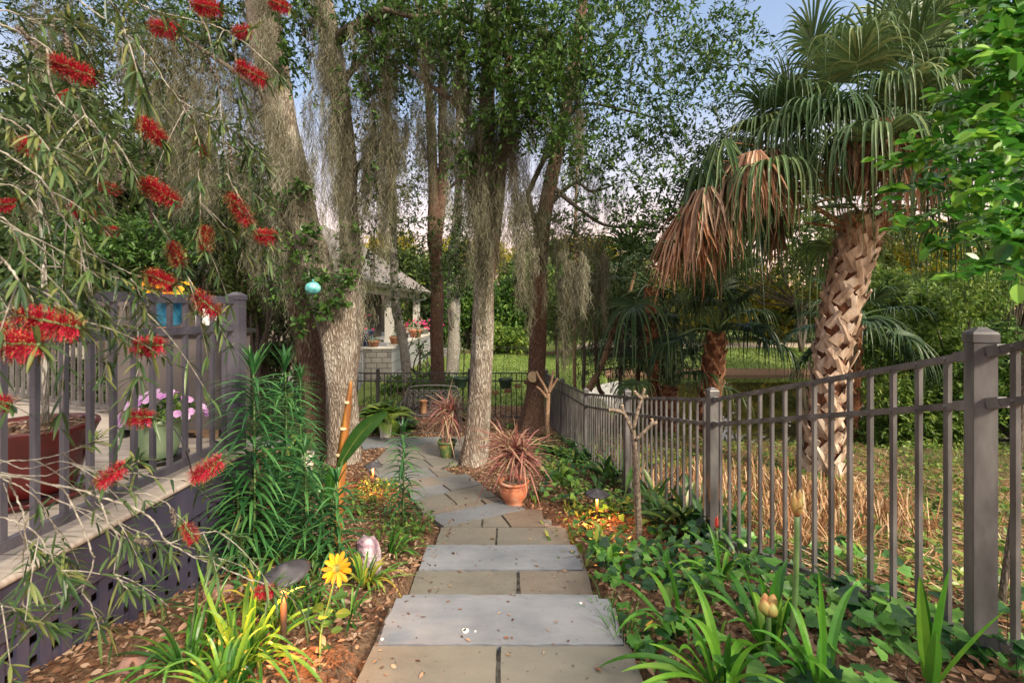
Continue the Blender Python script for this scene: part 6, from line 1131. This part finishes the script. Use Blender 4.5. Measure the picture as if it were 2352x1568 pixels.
c = np.array([-2.33, 3.0, ZD + .03]); t = pot('sage_pot', 'pale green glazed pot of pink petunias on the deck', c, [(0, 0), (.095, 0), (.10, .01), (.115, .07), (.137, .22), (.14, .228), (.152, .23), (.154, .252), (.142, .256), (.13, .24)], M['sage'], (.132, .225)); b = MB(); b.lathe([(.10, -.028), (.15, -.028), (.165, -.005), (.17, .006), (.16, .006), (.148, -.014), (0, -.016)], c, 30); b.build('saucer', M['black'], t, True)
def flowers(root, c, R, n, mat, fs, nl=220, leafm='bush', tilt=.3):
    c = np.array(c, float); lf = MB(); q = usph(nl); q[:, 2] = np.abs(q[:, 2]); p = c + q * R * rng.random((nl, 1)) ** .4; lf.leaves(p, usph(nl), usph(nl) + [0, 0, 1], rng.uniform(.022, .045, nl), OVAL); lf.build('leaves', M[leafm], root)
    for k in range(n):
        q = usph(1)[0]; q[2] = abs(q[2]); q[1] = -abs(q[1]) if k % 4 else q[1]; p = c + q * R * 1.05; nrm = q + [0, -.5, .4]; nrm /= np.linalg.norm(nrm); u = np.cross(nrm, [0.1, 0, 1]); u /= np.linalg.norm(u); v_ = np.cross(nrm, u); b = MB(); a = np.arange(5) * 1.2566 + random.random()
        dv = u * np.cos(a)[:, None] + v_ * np.sin(a)[:, None] + nrm * tilt; b.leaves(np.repeat([p], 5, 0), dv, nrm, fs, [(0, 0), (.3, .2), (.75, .52), (1, .25), (1, -.25), (.75, -.52), (.3, -.2)], random.random()); b.build('flower', M[mat], root)
t = T('petunias', 'pink petunias spilling over the pale green pot', 'flowers', c + [0, 0, .23]); flowers(t, c + [.03, 0, .25], [.235, .18, .17], 34, 'petunia', .026, 330)
c = np.array([-2.63, 3.5, ZD + .06]); t = T('storage_cabinet', 'dark grey textured cabinet with a black rimmed top on the deck', 'cabinet', c)
b = MB(); b.box((-3.06, 3.5, ZD + .07), (-2.21, 3.84, ZD + .80)); b.build('body', M['cabinet'], t); b = MB(); b.box((-3.10, 3.46, ZD + .801), (-2.18, 3.88, ZD + .835)); b.build('top', M['black'], t)
for x in (-3.02, -2.25): b = MB(); b.box((x - .02, 3.52, ZD), (x + .02, 3.82, ZD + .069)); b.build('foot', M['black'], t)
b = MB(); b.tube([(-2.6, 3.493, ZD + .73), (-2.6, 3.48, ZD + .70), (-2.6, 3.487, ZD + .685)], .005, 6); b.build('hook', M['iron'], t)
b = MB(); b.box((-2.222, 3.492, ZD + .08), (-2.216, 3.4995, ZD + .79)); b.build('edge_trim', M['bronze'], t)
c = np.array([-2.74, 3.62, ZD + .86]); t = pot('blue_pot', 'bright blue glazed pot of yellow flowers on the dark cabinet', c, [(0, 0), (.085, 0), (.095, .01), (.118, .19), (.13, .2), (.132, .222), (.12, .224), (.112, .2)], M['blueglaze'], (.112, .2)); b = MB(); b.lathe([(.09, -.024), (.12, -.024), (.13, -.002), (.122, -.002), (.115, -.012), (0, -.013)], c, 28); b.build('saucer', M['terra'], t, True)
t = T('yellow_flowers', 'yellow pansies overflowing the bright blue pot', 'flowers', c + [0, 0, .2]); flowers(t, c + [0, 0, .20], [.25, .2, .17], 26, 'pansy', .03, 160, 'lime')
for x, h in ((-2.47, .16), (-2.40, .12)): b = MB(); b.lathe([(0, 0), (.04, 0), (.042, h), (.036, h + .005), (0, h + .006)], (x, 3.62, ZD + .836), 20); tag(b.build('white_bottle', M['white'], smooth=True), ('taller' if h > .14 else 'shorter') + ' white container on the cabinet right of the blue pot', 'container')
t = T('drip_hose', 'thin black irrigation tube curving from the petunia pot over the deck edge', 'hose', W(412, 1040, 2.6)); b = MB(); b.tube(smooth_path([W(375, 968, 2.85), W(400, 985, 2.8), W(425, 1030, 2.65), W(440, 1080, 2.75), W(445, 1100, 2.8)], 20), .004, 6); b.build('tube', M['black'], t, True)
# patio chair behind the deck
c = W(215, 905, 6.2); c[2] = float(H(c[0], c[1])); t = T('patio_chair', 'dark ornate cast-metal chair seen behind the deck railing', 'chair', c); b = MB()
for i in range(5):
    for j in range(6): scroll(b, c[0] - .2 + i * .1, c[2] + .5 + j * .1, .045, 1 if (i + j) % 2 else -1, c[1])
b.build('back', M['iron'], t, True); b = MB(); b.tube(smooth_path([c + [-.27, 0, 0], c + [-.27, 0, .8], c + [-.2, 0, 1.12], c + [.2, 0, 1.12], c + [.27, 0, .8], c + [.27, 0, 0]], 24), .014, 6); b.build('frame', M['iron'], t, True); b = MB(); b.box(c + [-.26, -.4, .42], c + [.26, 0, .44]); b.build('seat', M['iron'], t)

# ================================================================= TERRACE THINGS
tz = ZP
def wpot(x, y, z, r_, h, mat, label, fl=None, flabel=None, R=(.3, .3, .25), fm='magenta', nf=14, lm='bush', fs=.045):
    c = np.array([x, y, z]); pot('flower_pot', label, c, [(0, 0), (r_ * .7, 0), (r_ * .95, h * .8), (r_ * 1.05, h * .82), (r_ * 1.07, h), (r_ * .95, h), (r_ * .9, h * .85)], mat, (r_ * .9, h * .88), 'pot')
    if flabel: t = T('potted_flowers', flabel, 'flowers', c + [0, 0, h]); flowers(t, c + [0, 0, h * .9], R, nf, fm, fs, 160, lm)
wpot(-4.52, 17.6, tz + .19, .22, .27, M['terra'], 'small terracotta pot on the wall corner', True, 'low dry plant in the terracotta pot on the wall corner', (.2, .2, .12), 'terra' if False else 'magenta', 0)
wpot(-4.58, 21.6, tz + .191, .32, .36, M['terra'], 'terracotta pot of red flowers halfway along the terrace wall', True, 'red and pink flowers in the pot halfway along the wall', (.6, .5, .5), 'magenta', 24, fs=.055)
wpot(-4.75, 24.5, tz + .191, .3, .3, M['greybark'], 'dark pot of red flowers beyond the halfway terracotta pot', True, 'red flowers behind the halfway terracotta pot', (.9, .6, .55), 'magenta', 26, fs=.055)
wpot(-4.6, 27.2, tz + .191, .3, .4, M['tealpot'], 'teal pot at the far end of the terrace wall', True, 'pink flowers in the teal pot at the far wall end', (.5, .4, .4), 'magenta', 18, fs=.055)
wpot(-6.15, 18.9, tz, .38, .62, M['navy'], 'big navy blue pot on the terrace beside the big oak trunk', True, 'magenta bougainvillea above the navy blue pot', (.6, .5, .75), 'magenta', 26, fs=.055)
wpot(-5.18, 17.05, tz + .121, .22, .22, M['cedarwood'], 'small basket pot on the block pillar', True, 'variegated creamy plant mounding on the block pillar', (.42, .3, .3), 'tanleaf', 0, 'tanleaf')
def adir(x, y, label, mat, rz):
    c = np.array([x, y, tz]); t = T('garden_chair', label, 'chair', (0, 0, 0)); 
    for k in range(5): b = MB(); b.bar((-.24 + k * .12, .12, .35), (-.28 + k * .14, .5, 1.05 - .03 * abs(k - 2)), .10, .02); b.build('back_slat', mat, t)
    b = MB(); b.bar((0, -.42, .40), (0, .15, .32), .56, .03); b.build('seat', mat, t)
    for s in (-1, 1):
        b = MB(); b.box((s * .34 - .06, -.5, .56), (s * .34 + .06, .3, .585)); b.build('armrest', mat, t)
        for yy in (-.42, .2): b = MB(); b.box((s * .33 - .03, yy - .03, 0), (s * .33 + .03, yy + .03, .559)); b.build('leg', mat, t)
    t.location = tuple(c); t.rotation_euler = (0, 0, rz)
adir(-5.05, 22.8, 'pale wooden slatted chair on the terrace behind the red flowers', M['deck'], -1.9); adir(-6.9, 20.6, 'blue slatted garden chair in the shade of the porch', M['tealpot'], 2.6)
# striped grasses below the wall, small trees
for px, py, d, lab in ((955, 850, 15.5, 'striped pale grass clump below the block wall'), (975, 815, 20, 'striped grass clump farther along the block wall'), (1062, 760, 26, 'striped spiky grass beyond the pale knobbly trunk')):
    p = W(px, py, d); p[2] = float(H(p[0], p[1])); t = T('striped_grass', lab, 'grass clump', p); lv = MB(); n = 110; az = rng.uniform(0, 6.28, n); e = rng.normal(1.0, .25, n); lv.ribbons(p, np.c_[np.cos(az) * np.cos(e), np.sin(az) * np.cos(e), np.sin(e)], rng.uniform(.5, .95, n), .03, K=7, droop=.6); lv.build('leaves', M['tanleaf'], t)
bpx('thin crooked bare shrub before the block wall', 965, 810, 40, 110, 13.5, 24, M['oak'], .07, name='shrub', blobs=5, tw=.25)
bpx('low dark hedge plants just beyond the low fence, left part', 985, 880, 200, 40, 12.3, 500, M['bush'], .05, name='hedge', cat='hedge', blobs=14, tw=.15)
bpx('white-flecked leafy shrub by the downspout', 690, 770, 60, 110, 10.5, 160, M['oak_dark'], .06, blobs=6, tw=.3)

# ================================================================= FOREGROUND BOTTLEBRUSH
t = T('bottlebrush_tree', 'bottlebrush tree leaning in from the left with red brush flowers', 'tree', (-1.55, .55, .2))
b = MB(); tk = smooth_path([(-1.5, .5, .15), (-1.52, .5, .9), (-1.48, .52, 1.6), (-1.4, .5, 2.3), (-1.3, .5, 3.0)], 24); b.tube(tk, np.linspace(.07, .03, 24), 12, bump=.08); b.build('trunk', M['branch'], t, True)
BR = [([(-30, 40), (40, 75), (110, 110), (160, 185), (215, 290), (260, 340), (300, 400)], 1.15, 7), ([(110, 110), (132, 227), (227, 293), (275, 330), (318, 385), (340, 440)], 1.2, 7),
      ([(250, -40), (311, 0), (370, 27), (494, 59), (549, 92), (630, 154), (652, 190)], 1.5, 6), ([(282, -30), (284, 80), (284, 150), (310, 240), (330, 270)], 1.6, 4),
      ([(430, 20), (465, 50), (490, 130), (505, 220), (508, 310), (525, 400), (540, 450)], 1.5, 5), ([(120, -60), (176, 0), (256, 62), (330, 128), (385, 205), (432, 278), (458, 350)], 1.4, 6),
      ([(458, 350), (462, 400), (458, 480), (455, 560)], 1.4, 5), ([(-40, 330), (60, 390), (110, 440), (140, 510), (183, 574), (205, 662), (227, 720), (256, 765)], 1.05, 7),
      ([(160, 470), (209, 574), (300, 665), (352, 735)], 1.25, 5), ([(-40, 540), (0, 596), (33, 647), (73, 695), (90, 740)], .8, 9), ([(-40, 1080), (0, 1091), (113, 1111), (232, 1142), (297, 1163), (338, 1194), (369, 1238), (420, 1277), (506, 1313), (581, 1347), (640, 1362)], 1.25, 8),
      ([(-30, 1070), (0, 1062), (90, 1055), (155, 1040), (210, 1020)], 1.15, 5), ([(200, 1128), (246, 1130), (328, 1135), (386, 1156), (410, 1190), (424, 1207)], 1.3, 5), ([(205, 1135), (222, 1152), (239, 1193), (260, 1248), (250, 1313), (273, 1357)], 1.2, 6),
      ([(120, 1112), (154, 1135), (208, 1255), (212, 1290), (191, 1350), (205, 1398), (222, 1450)], 1.15, 6), ([(20, 1095), (44, 1142), (68, 1193), (65, 1282), (65, 1330), (82, 1388), (137, 1440)], 1.1, 6), ([(-40, 1380), (0, 1391), (51, 1409)], 1.0, 5),
      ([(0, 1085), (100, 1090), (180, 1072), (300, 1088), (420, 1105), (470, 1085)], 1.35, 4), ([(-30, 170), (60, 210), (110, 270), (140, 350), (150, 420)], 1.2, 6), ([(-30, 250), (40, 290), (90, 330), (150, 380), (190, 470)], 1.1, 5),
      ([(-30, 430), (40, 440), (100, 500), (150, 560), (240, 600), (330, 640)], 1.2, 5), ([(-30, 660), (60, 650), (130, 690), (180, 740)], .95, 6), ([(420, 255), (500, 280), (560, 330)], 1.45, 4), ([(300, 400), (340, 470), (400, 560), (430, 620), (470, 690)], 1.3, 5), ([(520, 400), (560, 470), (600, 530)], 1.45, 4), ([(300, 640), (330, 700), (342, 770)], 1.2, 4),
      ([(-30, 1180), (60, 1210), (120, 1290), (150, 1350)], 1.05, 5), ([(380, 1250), (440, 1230), (500, 1225), (545, 1235)], 1.3, 4), ([(-30, 30), (20, 20), (90, 50), (200, 70)], 1.2, 6), ([(-30, 490), (30, 520), (70, 600), (60, 680)], .9, 6),
      ([(220, 1150), (280, 1190), (330, 1215), (395, 1260)], 1.3, 3), ([(0, 1090), (80, 1140), (140, 1230), (165, 1290)], 1.2, 4), ([(60, 1110), (150, 1160), (250, 1205), (300, 1260)], 1.25, 3), ([(10, 1110), (50, 1220), (95, 1260)], 1.2, 3), ([(-20, 1050), (60, 1075), (150, 1065), (240, 1090), (330, 1060)], 1.2, 3)]
lf = MB(); tw = []
def bbleaves(lf, pts, dirs, n, ln=.062, tuft=1.0):
    k = rng.integers(0, len(pts), n); p = pts[k]; d = dirs[k] * .7 + usph(n) * .8; d /= np.linalg.norm(d, axis=1)[:, None]
    lf.ribbons(p, d, ln * rng.uniform(.6, 1.25, n), .0075, K=6, droop=rng.uniform(0, .45, n), fold=.25, prof=[.25, .8, 1, .95, .7, .05], curl=.06)
for i, (P, d, wd) in enumerate(BR):
    ds = d + np.linspace(0, .12, len(P)) + rng.normal(0, .015, len(P)); w_ = np.array([W(x, y, q) for (x, y), q in zip(P, ds)]); wd *= .62
    s = smooth_path(w_, 10 * len(P)); s += np.cumsum(rng.normal(0, .0012, s.shape), 0); b = MB(); b.tube(s, np.linspace(wd / 2 / F * d, .0016, len(s)) * (1 + .15 * np.sin(np.arange(len(s)) * 2.3)), 7); 
    if P[0][0] < 60 or P[0][1] < 0:
        k = np.argmin(np.linalg.norm(tk - s[0], axis=1)); b.tube(smooth_path([tk[k], (tk[k] + s[0]) / 2 + [0, 0, .05], s[0]], 10), np.linspace(.016, wd / 2 / F * d, 10), 7)
    b.build('branch', M['bbtwig'], t, True)
    dr = np.gradient(s, axis=0); dr /= np.linalg.norm(dr, axis=1)[:, None]; h_ = len(s) // 2
    low = P[0][1] > 1000
    bbleaves(lf, s[int(len(s) * (.62 if low else .35)):], dr[int(len(s) * (.62 if low else .35)):], 8 if low else 30); bbleaves(lf, s[-8:], dr[-8:], 16)
    for j in range(2 if low else 3):                              # side twigs with their own leaves
        k = rng.integers(h_ // 2, len(s) - 2); q = s[k]; dv = dr[k] * .5 + usph(1)[0] * .7 + [.15, 0, -.35]; dv /= np.linalg.norm(dv); l = rng.uniform(.10, .24); tt = np.linspace(0, 1, 9)[:, None]
        sp = q + dv * l * tt - np.array([0, 0, 1]) * l * .35 * tt ** 2; bw = MB(); bw.tube(sp, np.linspace(.0016, .0008, len(sp)), 5); bw.build('twig', M['bbtwig'], t, True); bbleaves(lf, sp[4:], np.repeat([dv], 5, 0), 11 if low else 18)
# dense leafy mass at the left edge
for k in range(28):
    px, py = rng.uniform(-120, 300), rng.uniform(-60, 820); d = rng.uniform(.95, 1.7)
    if py > 650 and px > 130: continue
    if px > 180 and 60 < py < 260: continue
    q = W(px, py, d); dv = np.array([rng.uniform(.2, .9), rng.normal(0, .4), rng.uniform(-.9, .3)]); dv /= np.linalg.norm(dv); l = rng.uniform(.12, .26); tt = np.linspace(0, 1, 9)[:, None]; sp = q + dv * l * tt - np.array([0, 0, 1]) * l * .3 * tt ** 2
    bbleaves(lf, sp[1:], np.repeat([dv], 8, 0), 34, .06); bb = MB(); bb.tube(sp, np.linspace(.002, .0008, 9), 5); tw.append(sp)
    bb.build('twig', M['bbtwig'], t, True)
lf.build('leaves', M['bbleaf'], t)
# woody seed capsules clustered along some twigs
b = MB()
for a, c2, d in (((325, 300), (330, 400), 1.5), ((290, 160), (312, 245), 1.6), ((255, 330), (285, 440), 1.2), ((395, 1165), (402, 1205), 1.3), ((310, 1240), (340, 1246), 1.25), ((150, 75), (160, 125), 1.2), ((370, 380), (372, 470), 1.4), ((415, 220), (445, 280), 1.5), ((40, 60), (85, 110), 1.15), ((85, 740), (80, 790), .9), ((340, 440), (352, 520), 1.3), ((525, 330), (535, 390), 1.5), ((470, 120), (500, 190), 1.5)):
    A, B2 = W(*a, d), W(*c2, d); n = 22; b = MB()
    for k in range(n): c = A + (B2 - A) * k / n; v = usph(1)[0]; b.tube([c, c + v * .004, c + v * .0075], [.0028, .0042, .003], 6)
    b.build('seed_capsules', M['branch'], t, True)
FL = [(378, 65, 1.45, 60, 10), (475, 15, 1.5, 66, 15), (557, 72, 1.5, 44, 0), (578, 167, 1.5, 66, 28), (170, 160, 1.2, 92, 20), (148, 215, 1.5, 26, 0), (350, 300, 1.35, 78, 42), (462, 342, 1.55, 36, 60), (75, 335, 1.4, 78, 12), (252, 432, 1.45, 40, 10), (368, 440, 1.25, 108, 30), (195, 480, 1.35, 80, 3), (550, 480, 1.45, 74, 58), (472, 548, 1.4, 54, 85),
      (405, 585, 1.35, 60, 60), (610, 540, 1.5, 56, 8), (370, 642, 1.25, 76, 20), (476, 698, 1.3, 70, 42), (112, 738, .85, 120, 15), (45, 790, .82, 110, 0), (341, 793, 1.25, 80, -2), (258, 1087, 1.25, 62, -35), (476, 1075, 1.3, 74, -32), (321, 957, 1.3, 62, 0), (436, 1222, 1.3, 46, 50), (610, 1355, 1.3, 46, -15), (643, 12, 1.6, 44, 20), (10, 925, .95, 44, 10), (20, 470, 1.3, 50, 0), (255, 530, 1.6, 30, 0), (25, 765, .9, 60, 30)]
for px, py, d, L, an in FL:
    c = W(px, py, d); l = L / F * d; a = math.radians(an); ax = np.array([math.cos(a), random.uniform(-.3, .3), -math.sin(a)]); ax /= np.linalg.norm(ax); fr = T('flower', '', '', c); del fr['label']; del fr['category']; fr.parent = t; fr.location = tuple(c - np.array(t.location))
    R = .0245 * min(1.15, max(.75, l / .075)); n = int(600 * l / .075); f = rng.uniform(-.5, .5, n); u = usph(n); u -= (u @ ax)[:, None] * ax * .85; u /= np.linalg.norm(u, axis=1)[:, None]; ti = .5 + .5 * np.sin(f * 26)
    b0 = c + ax * (f * l)[:, None] + u * .002; dv = u + ax * (f * .7)[:, None] + usph(n) * .22; m_ = MB(); LL = R * rng.uniform(.6, 1.2, n) * (1 - .4 * (np.abs(f) * 2) ** 4); m_.ribbons(b0, dv, LL, .0011, K=4, droop=.12, prof=[.8, 1, 1, 1.1]); fo = m_.build('stamens', M['red'], fr)
    m_ = MB(); dn = dv / np.linalg.norm(dv, axis=1)[:, None]; tip = b0 + dn * LL[:, None]; tip[:, 2] -= .12 * LL; m_.leaves(tip[::2], usph(n)[::2], usph(n)[::2], .003, DIA); m_.build('anthers', M['anther'], fr)
    m_ = MB(); m_.tube([c - ax * l * .5, c, c + ax * l * .55], [.002, .003, .002], 7); 
    for k in range(26): q = c + ax * (k / 26 - .5) * l; v = usph(1)[0]; m_.tube([q, q + v * .006], [.0032, .002], 5)
    m_.build('core', M['greenstem'], fr, True)
    lf2 = MB(); bbleaves(lf2, np.array([c + ax * l * .5]), np.array([ax]), 8, .05); lf2.build('leaf_tuft', M['bbleaf'], fr)

# ================================================================= RIGHT-HAND LEAFY SHRUB
t = T('leafy_shrub', 'bright green broad-leaved shrub reaching in from the upper right', 'shrub', W(2297, 1443, 2.15))
b = MB(); b.tube(smooth_path([W(2292, 1480, 2.15), W(2300, 1380, 2.15), W(2318, 1250, 2.15), W(2334, 1132, 2.15), W(2350, 900, 2.1), W(2380, 600, 2.0), W(2400, 300, 1.9), W(2400, -100, 1.8)], 30), np.linspace(.014, .012, 30), 9, bump=.08); b.build('trunk', M['branch'], t, True)
RB = [([(2390, 500), (2300, 480), (2200, 470), (2100, 510), (2050, 525)], 1.5), ([(2390, 430), (2280, 400), (2180, 395), (2080, 430), (2045, 430)], 1.5), ([(2390, 380), (2290, 350), (2190, 350), (2100, 375), (2010, 365)], 1.45), ([(2400, 640), (2320, 600), (2240, 620), (2170, 640)], 1.4), ([(2400, 300), (2300, 260), (2220, 230), (2150, 215)], 1.35), ([(2400, 200), (2320, 180), (2260, 200), (2180, 300), (2120, 330)], 1.4),
      ([(2400, 100), (2330, 90), (2270, 60), (2230, 80)], 1.4), ([(2400, 20), (2340, 20), (2290, -10), (2270, 10)], 1.4), ([(2400, 160), (2330, 130), (2260, 110), (2200, 150)], 1.5), ([(2400, 550), (2330, 520), (2270, 540), (2190, 560), (2140, 555)], 1.55), ([(2400, 340), (2340, 310), (2280, 300), (2230, 320)], 1.2), ([(2420, 480), (2360, 420), (2300, 430), (2240, 440)], 1.25), ([(2420, 250), (2350, 200), (2300, 150), (2280, 120)], 1.25),
      ([(2420, 600), (2370, 560), (2330, 550)], 1.2), ([(2400, -40), (2330, -30), (2260, -60)], 1.4), ([(2400, 420), (2340, 380), (2260, 380), (2200, 420)], 1.6), ([(2400, 260), (2320, 290), (2240, 270)], 1.6), ([(2400, 120), (2340, 150), (2290, 200)], 1.6), ([(2400, 60), (2350, 50), (2310, 90)], 1.3), ([(2420, 520), (2350, 490), (2290, 500), (2230, 520)], 1.4)]
lf = MB()
for P, d in RB:
    w_ = np.array([W(x, y, d + .04 * k) for k, (x, y) in enumerate(P[::-1])])[::-1]; s = smooth_path(w_, 26); b = MB(); b.tube(s, np.linspace(.005, .0018, 26), 7); b.build('branch', M['greenstem'], t, True)
    for rep in range(2):
        n = 26; k = np.linspace(1, 25, n).astype(int); dr = np.gradient(s, axis=0)[k]; dr /= np.linalg.norm(dr, axis=1)[:, None]; sd_ = np.cross(dr, [0, 0, 1.0]); sd_ /= np.linalg.norm(sd_, axis=1)[:, None]; sg = np.where(np.arange(n) % 2, 1, -1)[:, None]
        dv = dr * .6 + sd_ * sg * (.8) + usph(n) * .4 + [0, 0, -.1]; nn = usph(n) * .5 + [0, -.35, .8]; tone = np.clip(rng.random(n) * .7 + (np.linspace(0, 1, n) > .82) * .45, 0, 1)
        lf.leaves(s[k] + rng.normal(0, .012 * rep, (n, 3)), dv, nn, rng.uniform(.038, .062, n) * np.where(np.linspace(0, 1, n) > .9, .7, 1), OVAL, tone, .16)
    for j in range(3):
        k = rng.integers(4, 22); q = s[k]; dv = np.gradient(s, axis=0)[k]; dv = dv / np.linalg.norm(dv) + usph(1)[0] * .9; dv /= np.linalg.norm(dv); l = rng.uniform(.08, .18); tt = np.linspace(.1, 1, 12)
        lf.leaves(q + dv * (l * tt)[:, None], dv * .5 + usph(12) * .9, usph(12) * .5 + [0, -.35, .8], rng.uniform(.035, .058, 12), OVAL, None, .16)
lf.build('leaves', M['bright'], t)
